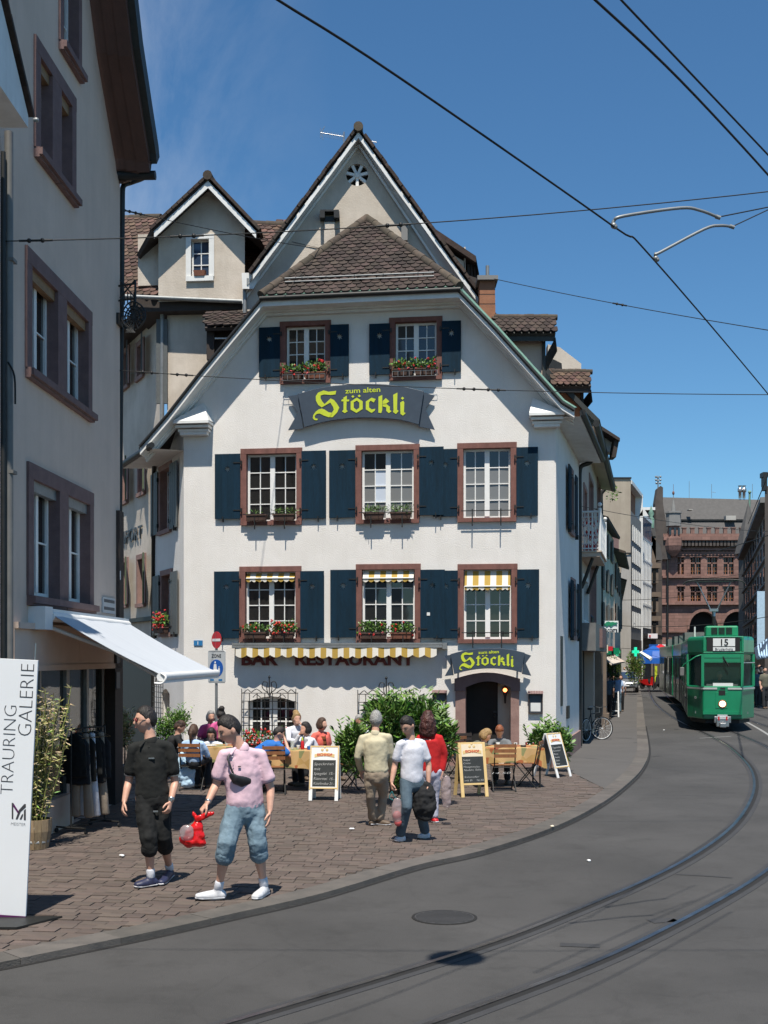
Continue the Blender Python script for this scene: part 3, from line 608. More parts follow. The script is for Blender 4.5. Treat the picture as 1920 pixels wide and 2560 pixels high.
def flowerbox(fr, u0, u1, v, label, n=-.14, h=.13, kind='geranium', leaves=150, flowers=26, pot='planter_brown', tall=.26, rail=True, group=None, dens=1.0):
 t = thing('flower_box', label, 'flower box', fr @ Matrix.Translation(((u0 + u1) / 2, n, v)), group)
 b = MB(fr); k = max(1, round((u1 - u0) / .45)); wd = (u1 - u0) / k
 for i in range(k):
  a, c = u0 + wd * i + .02, u0 + wd * (i + 1) - .02
  b.add([(a + .02, n - .06, v), (c - .02, n - .06, v), (c - .02, n + .06, v), (a + .02, n + .06, v), (a, n - .08, v + h), (c, n - .08, v + h), (c, n + .08, v + h), (a, n + .08, v + h)],
              [(0, 3, 2, 1), (0, 1, 5, 4), (1, 2, 6, 5), (2, 3, 7, 6), (3, 0, 4, 7), (4, 5, 6, 7)]); b.box(a - .008, c + .008, n - .09, n + .09, v + h - .02, v + h + .006)
 b.build('box', pot, t)
 b = MB(fr)
 for i in range(int(leaves * dens)):
  u = random.uniform(u0, u1); c = (u, n + random.uniform(-.05, .05), v + h + tall * .4)
  foliage(b, c, (.07, .09, tall * random.uniform(.3, .65)), 2, .055 if kind == 'geranium' else .09, (0, 1), .75 if kind == 'geranium' else .12)
 b.build('foliage', ['leaf_green', 'leaf_dark'], t, kind='stuff')
 if flowers:
  b = MB(fr)
  for i in range(flowers):
   c = (random.uniform(u0, u1), n - random.uniform(.0, .12), v + h + random.uniform(-.06, tall)); b.m = 0 if random.random() < .85 else 1
   for j in range(5): b.ball((c[0] + random.uniform(-.02, .02), c[1] + random.uniform(-.02, .02), c[2] + random.uniform(-.02, .02)), .016, 5, 4)
  b.build('blossom', ['flower_red', 'flower_pink'], t, kind='stuff')
 return t
def sillrail(par, fr, u0, u1, v, n=-.20):
 b = MB(fr); b.box(u0, u1, n - .008, n + .008, v + .17, v + .19)
 for f in (.22, .78):
  x = u0 + (u1 - u0) * f; b.box(x - .012, x + .012, n - .012, n + .012, v - .16, v + .22); b.box(x - .012, x + .012, n, .0, v - .03, v - .008)
 b.build('guard_rail', 'dark_metal', par)
TILE = {}
def tile_mesh(wd, ln, mat):
 key = (round(wd, 3), round(ln, 3), mat)
 if key not in TILE:
  me = bpy.data.meshes.new('roof_tile'); vs = []; t = .03; h = wd / 2 - .007
  prof = [(-h, -ln), (-h, -.045), (-h * .8, -.005), (-h * .42, .026), (0, .036), (h * .42, .026), (h * .8, -.005), (h, -.045), (h, -ln)]
  n = len(prof); vs = [(x, y, 0.006 * (1 - (x / h) ** 2)) for x, y in prof] + [(x, y, -t) for x, y in prof]
  fs = [tuple(range(n))[::-1], ] + [(i, (i + 1) % n, n + (i + 1) % n, n + i) for i in range(n)]
  me.from_pydata(vs, [], fs); me.materials.append(M[mat])
  bm = bmesh.new(); bm.from_mesh(me); bmesh.ops.recalc_face_normals(bm, faces=bm.faces); bm.to_mesh(me); bm.free(); TILE[key] = me
 return TILE[key]
def tiles(par, poly, wd=.19, rowh=.15, mat='tile_brown', single=300, seed=1):
 """flat-ended plain tiles in courses over a roof plane. poly[0]->poly[1] is the eave, world points"""
 P = [Vector(p) for p in poly]; X = (P[1] - P[0]).normalized(); N = X.cross(P[2] - P[0]).normalized()
 if N.z < 0: N = -N
 Yv = N.cross(X).normalized()
 if Yv.z < 0: Yv = -Yv; X = -X
 loc = [((p - P[0]).dot(X), (p - P[0]).dot(Yv)) for p in P]; r = random.Random(seed)
 x0, x1 = min(a for a, _ in loc), max(a for a, _ in loc); y0, y1 = min(a for _, a in loc), max(a for _, a in loc)
 rows = int((y1 - y0) / rowh) + 1; me = tile_mesh(wd, rowh * 1.6, mat); spots = []
 for j in range(rows):
  y = y0 + j * rowh; x = x0 + (wd / 2 if j % 2 else 0)
  while x <= x1 + wd:
   if pinside((x, min(max(y + rowh * .5, y0 + .01), y1 - .01)), loc): spots.append((x + r.uniform(-.005, .005), y + r.uniform(-.009, .009)))
   x += wd
 R0 = Matrix((X, -Yv, N)).transposed().to_4x4(); inv = WM[par.name].inverted(); st = MB()
 for k, (x, y) in enumerate(spots):
  m = R0.copy(); m.translation = P[0] + X * x + Yv * (y) + N * (.075 + r.uniform(-.004, .006))
  m = m @ Matrix.Rotation(.10 + r.uniform(-.02, .03), 4, 'X') @ Matrix.Rotation(r.uniform(-.03, .03), 4, 'Z')
  if k < single:
   o = bpy.data.objects.new('roof_tile', me); S.collection.objects.link(o); o.parent = par; o.matrix_basis = inv @ m; WM[o.name] = WM[par.name]
  else: st.add([m @ v.co for v in me.vertices], [tuple(p.vertices) for p in me.polygons])
 if st.v: st.build('roof_tile', mat, par, kind='stuff', fix=False)
def ridge(par, a, c, r=.10, mat='ridge_tile', ln=.38, name='ridge_tile'):
 a, c = Vector(a), Vector(c); n = max(1, int((c - a).length / ln)); t = (c - a).normalized()
 for i in range(n):
  p, q = a.lerp(c, i / n), a.lerp(c, (i + 1) / n); b = MB(); b.tube([p - t * .02, q + t * .04], [r * 1.06, r * .94], 10, smooth=True); b.build(name, mat, par)
# ================================================================ the restaurant house
A = (-4.60, 26.65); B = (3.79, 25.56); FW = Wall(A, B); ff = FW.fr; LW = FW.L
house = thing('corner_house', 'white plastered corner restaurant with blue shutters, half-hipped tiled roof and curved yellow-lettered signs', 'house', ff)
def fu(x0, x1, y0, y1, n=0):   # a rectangle surveyed on the front: u0,u1,v0,v1
 xm, ym = (x0 + x1) / 2, (y0 + y1) / 2
 return FW.uv(x0, ym, n)[0], FW.uv(x1, ym, n)[0], FW.uv(xm, y1, n)[1], FW.uv(xm, y0, n)[1]
NO = -.52                                                                     # how far the eaves stand in front
rim_px = [(350, 1118), (385, 1078), (419, 1039), (500, 935), (580, 838), (656, 747), (1146, 724), (1240, 822), (1340, 933), (1405, 1005), (1436, 1024)]
RIM = [FW.uv(x, y, NO) for x, y in rim_px]
def rimv(u):
 for p, q in zip(RIM, RIM[1:]):
  if p[0] <= u <= q[0]: return p[1] + (q[1] - p[1]) * (u - p[0]) / (q[0] - p[0])
 return RIM[0][1] if u < RIM[0][0] else RIM[-1][1]
FT = .17
outer = [(0, -.1), (LW, -.1), (LW, rimv(LW) - FT)] + [(u, v - FT) for u, v in reversed(RIM) if 0 < u < LW] + [(0, rimv(0) - FT)]
wins = []
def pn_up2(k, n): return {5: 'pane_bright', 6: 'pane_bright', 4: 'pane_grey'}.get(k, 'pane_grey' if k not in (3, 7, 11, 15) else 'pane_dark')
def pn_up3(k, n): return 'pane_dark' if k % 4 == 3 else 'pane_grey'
specs = [((599, 754, 1416, 1606), 'pane_dark', (2, 4)), ((890, 1052, 1410, 1607), 'pane_dark', (2, 4)), ((1144, 1294, 1410, 1608), 'pane_dark', (2, 4)),
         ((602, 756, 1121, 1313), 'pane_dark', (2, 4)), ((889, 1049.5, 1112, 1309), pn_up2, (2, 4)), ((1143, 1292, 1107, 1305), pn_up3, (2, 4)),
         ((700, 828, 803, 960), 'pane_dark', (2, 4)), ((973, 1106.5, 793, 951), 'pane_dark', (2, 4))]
W8 = []
for px, pane, g in specs:
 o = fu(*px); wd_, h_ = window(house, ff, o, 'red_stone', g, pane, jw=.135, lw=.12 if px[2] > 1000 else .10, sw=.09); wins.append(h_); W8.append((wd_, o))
shut = [(537, 599, 1429, 1596, 1), (752, 811, 1428, 1595, 0), (827, 891, 1425, 1594, 1), (1052, 1113, 1425, 1595, 0), (1084, 1145, 1427, 1596, 1), (1293, 1348, 1424, 1595, 0),
  (539, 602, 1136, 1298, 1), (755, 816, 1128, 1297, 0), (824, 889, 1127, 1295, 1), (1049, 1110, 1119, 1289, 0), (1083, 1144, 1124, 1292, 1), (1291, 1345, 1119, 1290, 0),
  (649, 701, 820, 944, 1), (827, 873, 813, 942, 0), (924, 975, 811, 938, 1), (1105, 1153, 804, 931, 0)]
for i, (x0, x1, y0, y1, hs_) in enumerate(shut):
 u0, u1, v0, v1 = fu(x0, x1, y0, y1); shutter(house, ff, u0, u1, v0, v1, 'shutter_blue', -.075 if i in (4, 10) else (-.115 if i in (3, 9) else -.07), hs_)
# ground floor openings
gw = [fu(620, 738, 1741, 1836), fu(908, 1030, 1744, 1838)]
def arch(u0, u1, v0, v1, rise, k=8): return [(u0, v0), (u1, v0)] + [(u1 + (u0 - u1) * i / k, v1 - rise + rise * math.sin(PI * i / k)) for i in range(0, k + 1)]
dr = fu(1164, 1277, 1703, 1925); dr = (dr[0], dr[1], 0.0, dr[3]); dout = fu(1139, 1298, 1681, 1925); dout = (dout[0], dout[1], 0, dout[3])
holes = wins + [arch(*g, .12) for g in gw] + [arch(dr[0] - .05, dr[1] + .05, -.02, dr[3], .14)]
b = MB(ff); wallface(b, outer, holes, .32); b.box(.3, LW - .3, .95, 1.0, 0, dout[3] + .6, 0)
b.build('wall', 'plaster_white', house)
# side walls
SL = Wall((A[0] - .473 * 2.55, A[1] + 2.55), A); SR = Wall(B, (5.28, 31.26))
b = MB(SL.fr); lv = rimv(0) - FT - .10
LWN = []
for (x0, x1, y0, y1) in ((399, 430, 1160, 1335), (403, 432, 1424, 1592)):
 u0 = SL.uv(x0, 1400)[0]; u1 = SL.uv(x1, 1400)[0]; xm = (x0 + x1) / 2; v1, v0 = SL.uv(xm, y0)[1], SL.uv(xm, y1)[1]
 wd_, h_ = window(house, SL.fr, (u0, u1, v0, v1), 'pink_stone', (2, 4), 'pane_dark', sash_n=1, recess=.16); LWN.append((h_, (u0, u1, v0, v1)))
for h_, (u0, u1, v0, v1) in LWN:
 w_ = (u1 - u0) * .55; shutter(house, SL.fr, u0 - w_, u0, v0 + .05, v1 - .1, 'shutter_grey', -.07, 1, False); shutter(house, SL.fr, u1, u1 + w_, v0 + .05, v1 - .1, 'shutter_grey', -.07, 0, False)
ua = SL.uv(404, 1780)[0]; ub = SL.uv(424, 1780)[0]; v1 = SL.uv(414, 1722)[1]
wallface(b, rect(0, SL.L, -.1, lv), [l[0] for l in LWN] + [arch(ua, ub, .9, v1, .12)], .3); b.build('side_wall', 'plaster_white', house)
b = MB(SL.fr); b.box(ua, ub, .2, .22, .9, v1); b.build('window', 'pane_dark', house)
b = MB(SL.fr)
for k in range(6): x = ua - .12 + (ub - ua + .24) * k / 5; b.box(x - .008, x + .008, -.2, -.185, .7, v1 + .12)
for k in range(9): z = .75 + (v1 - .7) * k / 8; b.box(ua - .12, ub + .12, -.205, -.19, z - .007, z + .007)
b.tube([(ua + .2, -.2, v1 + .1), (ua + .3, -.2, v1 + .35)], .02, 6); b.build('window_grille', 'dark_metal', house)
b = MB(SR.fr); RWN = []
for (x0, x1, y0, y1) in ((1417, 1434, 1168, 1338), (1421, 1441, 1446, 1600)):
 u0 = SR.uv(x0, 1400)[0]; u1 = SR.uv(x1, 1400)[0]; xm = (x0 + x1) / 2; v1, v0 = SR.uv(xm, y0)[1], SR.uv(xm, y1)[1]; um = (u0 + u1) / 2
 wd_, h_ = window(house, SR.fr, (um - .55, um + .55, v0, v1), 'pink_stone', (2, 4), 'pane_dark', sash_n=1, recess=.16); RWN.append(h_)
 shutter(house, SR.fr, um - 1.12, um - .55, v0 + .05, v1 - .1, 'shutter_blue', -.09, 1, False); shutter(house, SR.fr, um + .55, um + 1.12, v0 + .05, v1 - .1, 'shutter_blue', -.09, 0, False)
srv = rimv(LW) - FT - .08
wallface(b, rect(0, SR.L, -.1, srv), RWN, .3); b.build('side_wall', 'plaster_white', house)
b = MB(SR.fr); b.box(.9, 1.3, -.02, .03, 1.35, 2.95); b.box(2.2, 2.6, -.05, .03, 1.0, 1.3); b.build('slot_window', 'dark_metal', house)
b = MB(SR.fr); b.box(-.03, SR.L, -.045, .01, -.1, .52); b.build('plinth', 'pink_stone', house)
b = MB(ff)
for s0, s1 in ((-.03, dout[0]), (dout[1], LW + .03)): b.box(s0, s1, -.045, .01, -.1, .42)
b.build('plinth', 'pink_stone', house)
# eaves: boarded underside, moulded fascia, metal edge
b = MB(ff)
for p, q in zip(RIM, RIM[1:]):
 b.add([(p[0], NO, p[1] - FT), (q[0], NO, q[1] - FT), (q[0], .02, q[1] - FT), (p[0], .02, p[1] - FT)], [(0, 1, 2, 3)])
 b.add([(p[0], NO, p[1]), (q[0], NO, q[1]), (q[0], NO, q[1] - FT), (p[0], NO, p[1] - FT)], [(0, 1, 2, 3)])
 for n0, n1, d0, d1 in ((-.12, -.004, .0, .09), (-.20, -.12, .0, .04)):
  b.add([(p[0], n0, p[1] - FT - d0), (q[0], n0, q[1] - FT - d0), (q[0], n0, q[1] - FT - d1), (p[0], n0, p[1] - FT - d1)], [(0, 1, 2, 3)])
  b.add([(p[0], n0, p[1] - FT - d1), (q[0], n0, q[1] - FT - d1), (q[0], n1, q[1] - FT - d1), (p[0], n1, p[1] - FT - d1)], [(0, 1, 2, 3)])
b.build('eaves', 'trim_white', house)
b = MB(ff)
for p, q in zip(RIM[:6], RIM[1:6]): b.tube([(p[0], NO - .02, p[1] + .01), (q[0], NO - .02, q[1] + .01)], .038, 6, smooth=True)
b.tube([(RIM[5][0] - .05, NO - .05, RIM[5][1] - .01), (RIM[6][0] + .05, NO - .05, RIM[6][1] - .01)], .055, 8)
b.tube([(p[0], NO - .02, p[1] - .02) for p in RIM[6:]], .035, 6)
b.build('gutter', 'dark_metal', house)
b = MB(ff)
R2 = [(p[0], p[1]) for p in RIM[6:]]
for p, q in zip(R2, R2[1:]): b.slab([(p[0], NO - .03, p[1] + .02), (q[0], NO - .03, q[1] + .02), (q[0] + .05, NO + .22, q[1] + .08), (p[0] + .05, NO + .22, p[1] + .08)], .02)
b.slab([(RIM[5][0], NO - .04, RIM[5][1] + .05), (RIM[6][0], NO - .04, RIM[6][1] + .05), (RIM[6][0], NO + .08, RIM[6][1] + .11), (RIM[5][0], NO + .08, RIM[5][1] + .11)], .012)
b.build('copper_edge', 'copper_green', house)
# roof slabs
NG = 2.1
apex = FW.uv(917, 552, NG); ap = ff @ Vector((apex[0], NG, apex[1]))
eL = ff @ Vector((RIM[5][0], NO, RIM[5][1] + .03)); eR = ff @ Vector((RIM[6][0], NO, RIM[6][1] + .03))
roof = MB(); roof.slab([eL, eR, ap], -.12)
def rp3(i, n): return ff @ Vector((RIM[i][0], n, RIM[i][1] + .02))
apb = ff @ Vector((apex[0], 6.0, apex[1]))
roof.slab([eL, ap, apb, ff @ Vector((RIM[5][0], 6, RIM[5][1])), ], .08)
for i in range(0, 5): roof.add([rp3(i, NO), rp3(i + 1, NO), rp3(i + 1, 6.0), rp3(i, 6.0)], [(0, 1, 2, 3)])
for i in range(6, 10): roof.add([rp3(i, NO), rp3(i + 1, NO), rp3(i + 1, 6.0), rp3(i, 6.0)], [(0, 1, 2, 3)])
roof.add([eR, ap, apb, rp3(6, 6.0)], [(0, 1, 2, 3)])
ro = roof.build('roof', 'dark_wood', house)
tiles(house, [eL, eR, ap], .21, .165, 'tile_brown', 300, 5)
ridge(house, eL + Vector((-.02, 0, .06)), ap + Vector((0, 0, .06)), .10); ridge(house, eR + Vector((.02, 0, .06)), ap + Vector((0, 0, .06)), .10)
b = MB(ff)   # snow guard of two pipes on brackets
def onhip(px, py, up=.10):
 # point on the hip plane seen at the pixel
 d = Vector(((px - CXP) / FPX, 1.0, -(py - HOR) / FPX)); o = Vector((0, 0, CAMH)); nn = (eR - eL).cross(ap - eL).normalized(); nn = nn if nn.z > 0 else -nn
 t = (eL + nn * up - o).dot(nn) / d.dot(nn); return ff.inverted() @ (o + d * t)
b.tube([onhip(712, 705), onhip(1085, 690)], .018, 6); b.tube([onhip(712, 696, .14), onhip(1085, 681, .14)], .018, 6)
for x in (755, 815, 886, 958, 1045): p = onhip(x, 708 - (x - 712) * .04, .03); q = onhip(x, 694 - (x - 712) * .04, .16); b.tube([p, q], .012, 5)
b.build('snow_guard', 'zinc', house)
# cornice returns
for pts in (((432, 521, 1050, 1076), (508, 1006)), ((1323, 1412, 1032, 1058), (1332, 994))):
 (x0, x1, y0, y1), (ax, ay) = pts; nn = -.42; u0, u1 = FW.uv(x0, y0, nn)[0], FW.uv(x1, y0, nn)[0]; vt, vb = FW.uv(x0, y0, nn)[1], FW.uv(x0, y1, nn)[1]; au, av = FW.uv(ax, ay, -.02)
 if x0 < 600: vt, vb = FW.uv(x1, y0, nn)[1], FW.uv(x1, y1, nn)[1]
 b = MB(ff); h = (vt - vb) / 3
 for k in range(3): b.box(u0 + .03 * k, u1 - .03 * k, nn + .09 * k, .0 - .004, vt - h * (k + .72), vt - h * k - .0)
 b.box(u0 + .1, u1 - .1, nn + .2, -.004, vt - h * 3.6, vt - h * 2.72)
 b.add([(u0, nn, vt + .002), (u1, nn, vt + .002), (au, -.005, av), (u0, 0, vt + .03), (u1, 0, vt + .03)], [(0, 1, 2), (0, 2, 3), (1, 4, 2)]); b.build('cornice', 'trim_white', house)
# side eaves: gutter and soffit running back along both side walls
def side_eave(wl, v, over, label, endn=None):
 b = MB(wl.fr); L_ = wl.L
 b.add([(-.3, -over, v), (L_, -over, v), (L_, .05, v + .02), (-.3, .05, v + .02)], [(0, 1, 2, 3)]); b.box(-.3, L_, -over - .01, -over, v, v + .1); b.build('soffit', 'trim_white', house)
 b = MB(wl.fr); b.tube([(-.35, -over - .06, v + .08), (L_, -over - .06, v + .08)], .07, 8); b.build('gutter', 'dark_metal', house)
side_eave(SR, RIM[-1][1] - .12, .55, '')
b = MB(SL.fr); vL = RIM[0][1] - .05
b.add([(0, -.75, vL), (SL.L + .2, -.75, vL), (SL.L, .05, vL + .05), (0, .05, vL + .05)], [(0, 1, 2, 3)]); b.box(0, SL.L + .1, -.76, -.75, vL, vL + .12); b.build('soffit', 'trim_white', house)
b = MB(SL.fr); b.tube([(0, -.82, vL + .06), (SL.L + .3, -.82, vL + .06)], .07, 8); b.build('gutter', 'dark_metal', house)
b = MB(); b.tube(catmull([W(352, 1118, 27.2), W(354, 1132, 27.3), W(370, 1142, 27.8), W(384, 1152, 28.6), W(384, 1180, 29.0)], 4) + [W(381, 1900, 29.2)], .05, 8); b.build('downpipe', 'dark_metal', house)
b = MB(); b.tube(catmull([W(1480, 1150, 31.0), W(1472, 1158, 31.0), W(1453, 1166, 31.0), W(1449, 1185, 31.0)], 4) + [W(1450, 1865, 31.1)], .06, 8); b.build('downpipe', 'dark_metal', house)
# door surround
b = MB(ff); k = 10; wj = dr[0] - dout[0]
b.box(dout[0], dr[0], -.06, .3, PZ, dr[3] - .22); dj = b.build('door_jamb', 'pink_stone', house); b = MB(ff); b.box(dr[1], dout[1], -.06, .3, PZ, dr[3] - .22); b.build('door_jamb', 'pink_stone', house)
b = MB(ff); top = [(dout[0] - .02 + (dout[1] - dout[0] + .04) * i / k, dout[3] - .14 + .14 * math.sin(PI * i / k)) for i in range(k + 1)]
bot = [(dr[0] + (dr[1] - dr[0]) * i / k, dr[3] - .14 + .14 * math.sin(PI * i / k)) for i in range(k + 1)]
b.prism([(dout[0] - .02, dr[3] - .218), (dr[0], dr[3] - .218)] + bot + [(dr[1], dr[3] - .218), (dout[1] + .02, dr[3] - .218)] + top[::-1], -.09, .3); b.build('lintel', 'plum_stone', dj)
b = MB(ff); um = dr[0] + (dr[1] - dr[0]) * .70
b.box(dr[0] - .04, um, .34, .40, PZ, dr[3] + .1); b.box(dr[0] + .15, um - .12, .325, .339, 1.3, 2.0); b.box(dr[0] + .15, um - .12, .325, .339, .3, 1.1); dl = b.build('door', 'interior', house)
b = MB(ff); b.ball((um - .06, .30, 1.15), .035, 8, 6); b.box(um - .10, um - .02, .29, .3, 1.22, 1.26); b.build('handle', 'dark_metal', dl)
b = MB(ff); b.box(um, dr[1] + .06, .42, .47, PZ, dr[3] + .1); b.box(dr[0] - .06, dr[1] + .06, .32, .9, dr[3] + .05, dr[3] + .1); b.box(dr[0] - .06, dr[1] + .06, .32, .9, PZ - .05, PZ + .005); b.build('entrance_wall', 'plaster_beige', house)
lu, lv_ = FW.uv(1263, 1727, .30); b = MB(ff); b.lathe([(.05, .1), (.062, .06), (.06, -.02), (.03, -.12), (.02, -.28)], (lu, .22, lv_)); b.tube([(lu, .22, lv_ + .1), (lu, .22, lv_ + .17)], .015, 6); wl_ = b.build('wall_lamp', 'dark_metal', house)
b = MB(ff); b.ball((lu, .15, lv_ + .02), .045, 10, 8); b.build('lamp_glass', 'lamp_glow', wl_)
# ground floor windows with iron grilles
for g in gw:
 u0, u1, v0, v1 = g; b = MB(ff); mm = (u0 + u1) / 2; R = .2
 b.box(u0, u1, R, R + .05, v0 - .2, v0); b.box(u0, u0 + .06, R, R + .05, v0, v1); b.box(u1 - .06, u1, R, R + .05, v0, v1); b.box(mm - .09, mm + .09, R - .01, R + .05, v0, v1); b.box(u0 + .06, u1 - .06, R + .002, R + .052, v1 - .07, v1)
 for x0, x1 in ((u0 + .06, mm - .09), (mm + .09, u1 - .06)):
  b.box((x0 + x1) / 2 - .015, (x0 + x1) / 2 + .015, R + .01, R + .045, v0, v1)
  for j in (1, 2): z = v0 + (v1 - v0) * j / 3; b.box(x0, x1, R + .014, R + .049, z - .015, z + .015)
 wn = b.build('window', 'window_white', house)
 for x0, x1 in ((u0 + .06, (u0 + mm) / 2), ((u0 + mm) / 2, mm - .09), (mm + .09, (mm + u1) / 2), ((mm + u1) / 2, u1 - .06)):
  for j in range(3): b = MB(ff); b.box(x0, x1, R + .03, R + .035, v0 + (v1 - v0) * j / 3, v0 + (v1 - v0) * (j + 1) / 3); b.build('pane', 'pane_dark', wn)
 b = MB(ff); e0, e1, t0, t1, P_ = u0 - .09, u1 + .06, v0 - .15, v1 + .08, -.22
 for k in range(8): x = e0 + (e1 - e0) * k / 7; b.box(x - .008, x + .008, P_ - .008, P_ + .008, t0, t1 + (.10 if k in (0, 7) else .0))
 for k in range(7): z = t0 + (t1 - t0) * k / 6; b.box(e0, e1, P_ - .015, P_ - .009, z - .008, z + .008)
 for x in (e0, e1):
  for z in (t0, t1): b.box(x - .008, x + .008, P_, 0, z - .008, z + .008)
  for k in range(1, 5): z = t0 + (t1 - t0) * k / 5; b.box(x - .006, x + .006, P_, 0, z - .006, z + .006)
 for s_ in (-1, 1):
  b.tube(catmull([(mm + s_ * .03, P_, t1 + .0), (mm + s_ * .16, P_, t1 + .12), (mm + s_ * .14, P_, t1 + .25), (mm + s_ * .05, P_, t1 + .24), (mm + s_ * .06, P_, t1 + .1), (mm + s_ * .02, P_, t1 - .05)], 4), .011, 5)
  b.tube(catmull([(mm + s_ * .16, P_, t1), (mm + s_ * .3, P_, t1 + .09), (mm + s_ * .42, P_, t1 + .02), (mm + s_ * .5, P_, t1 + .08), (mm + s_ * .6, P_, t1)], 4), .010, 5)
  b.tube(catmull([(mm + s_ * .2, P_, t1 - .1), (mm + s_ * .3, P_, t1 - .03), (mm + s_ * .38, P_, t1 - .1)], 4), .009, 5)
 b.tube([(mm, P_, t1 - .1), (mm, P_, t1 + .40)], .014, 6); b.ball((mm, P_, t1 + .36), .03, 8, 6); b.build('window_grille', 'dark_metal', house)
# awning over the restaurant front
a0, a1 = FW.uv(584, 1614, -.2)[0], FW.uv(1106, 1612, -.2)[0]; az = FW.uv(850, 1607, -.2)[1]
b = MB(ff); b.box(a0, a1, -.26, -.01, az - .045, az); b.box(a0, a1, -.31, -.24, az - .11, az - .055); b.box(a0 - .02, a0, -.28, -.01, az - .12, az + .01); b.box(a1, a1 + .1, -.20, -.01, az - .14, az + .0); aw = b.build('awning', 'zinc', house)
b = MB(ff); n_ = 17; uu0, uu1 = a0 + .07, a1 - .12; pts = []
for i in range(n_ * 6 + 1):
 f = i / (n_ * 6); u = uu0 + (uu1 - uu0) * f; pts.append((u, az - .285 - .055 * abs(math.sin(PI * n_ * f)) + .012 * math.sin(f * 9)))
vs = [(u, -.30 + .008 * math.sin(u * 11), az - .09) for u, v in pts] + [(u, -.315 + .012 * math.sin(u * 11), v) for u, v in pts]; k = len(pts)
b.add(vs, [(i, i + 1, k + i + 1, k + i) for i in range(k - 1)]); b.add([(u0_, n_ + .004, v_) for u0_, n_, v_ in vs], [(i, k + i, k + i + 1, i + 1) for i in range(k - 1)])
b.build('valance', 'awning_stripe', aw)
# window blinds
for (wd_, o), h in zip(W8[:3], (.17, .22, .40)):
 u0, u1 = o[0] + .16, o[1] - .16; z = o[3] - .15; b = MB(ff)
 sc = 9; pts = []
 for i in range(sc * 4 + 1): f = i / (sc * 4); pts.append((u0 + (u1 - u0) * f, z - h - .04 * abs(math.sin(PI * sc * f))))
 k = len(pts); b.add([(u, .07, z) for u, v in pts] + [(u, .02 - h * .25, z - h + .05) for u, v in pts] + [(u, .015 - h * .25, v) for u, v in pts], [(i, i + 1, k + i + 1, k + i) for i in range(k - 1)] + [(k + i, k + i + 1, 2 * k + i + 1, 2 * k + i) for i in range(k - 1)])
 b.build('blind', 'awning_stripe', wd_)
 b = MB(ff); b.tube([(u0, .01 - h * .25, z - h + .05), (u1, .01 - h * .25, z - h + .05)], .014, 6); b.build('blind_bar', 'window_white', wd_)
for (wd_, o) in W8[:6]: sillrail(wd_, ff, o[0] + .1, o[1] - .1, o[2] + .05)
# red lettering on the wall behind the awning
for body, x0, x1 in (('BAR', 603, 694), ('RESTAURANT', 737, 1034)):
 u0, vb = FW.uv(x0, 1662); u1 = FW.uv(x1, 1662)[0]
 t_ = text('wall_lettering', body, .36, house, wallframe(ff, u0, vb, -.03), 'letter_red', .02, .012, fit=u1 - u0)
# curved signs
BIG = dict(body=[(175, 215), (290, 182), (400, 155), (520, 136), (640, 125), (745, 118), (850, 115), (950, 117), (1050, 122), (1150, 135), (1250, 150), (1420, 190), (1370, 520), (1285, 495), (1200, 475), (1100, 462), (1000, 455), (900, 451), (800, 450), (700, 455), (600, 465), (500, 480), (400, 500), (240, 545)],
           tl=[(82, 242), (185, 225), (232, 560), (82, 577), (180, 405)], tr=[(1415, 200), (1528, 238), (1437, 365), (1530, 573), (1372, 540)])
LET = [[[(430, 182), (480, 196), (556, 186), (548, 222), (500, 228), (440, 222), (402, 232), (400, 258), (418, 292), (440, 318), (412, 350), (378, 326), (356, 285), (354, 240), (376, 205)]],
       [[(440, 318), (500, 262), (532, 276), (562, 312), (586, 352), (566, 398), (520, 447), (488, 446), (512, 405), (532, 372), (524, 345), (498, 302), (412, 350)]],
       [[(412, 362), (442, 372), (480, 398), (522, 404), (508, 440), (482, 448), (432, 430), (392, 410), (362, 415), (342, 436), (348, 458), (376, 464), (366, 477), (340, 475), (324, 455), (330, 425), (352, 394), (382, 370)]],
       [[(625, 255), (660, 235), (660, 273), (686, 273), (680, 291), (658, 291), (656, 372), (670, 388), (640, 407), (613, 390), (628, 372), (628, 291), (604, 289), (612, 271), (628, 271)]],
       [[(698, 292), (760, 254), (817, 290), (817, 366), (755, 405), (698, 372)], [(728, 300), (728, 352), (755, 374), (784, 354), (784, 304), (760, 282)]],
       [[(720, 230), (736, 243), (720, 256), (704, 243)]], [[(783, 224), (799, 237), (783, 250), (767, 237)]],
       [[(848, 292), (905, 254), (946, 268), (926, 302), (897, 284), (880, 300), (880, 352), (905, 370), (942, 364), (936, 382), (905, 405), (848, 370)]],
       [[(973, 245), (1010, 228), (1010, 375), (1000, 406), (972, 402)]], [[(1014, 288), (1045, 258), (1080, 290), (1052, 312), (1014, 318)]],
       [[(1014, 322), (1052, 318), (1086, 345), (1084, 376), (1102, 388), (1075, 407), (1050, 385), (1050, 350), (1014, 340)]],
       [[(1118, 226), (1160, 204), (1156, 373), (1172, 385), (1145, 416), (1116, 395), (1122, 375)]],
       [[(1188, 302), (1216, 284), (1228, 300), (1224, 398), (1242, 406), (1215, 431), (1190, 415)]], [[(1210, 245), (1227, 260), (1210, 275), (1193, 260)]]]
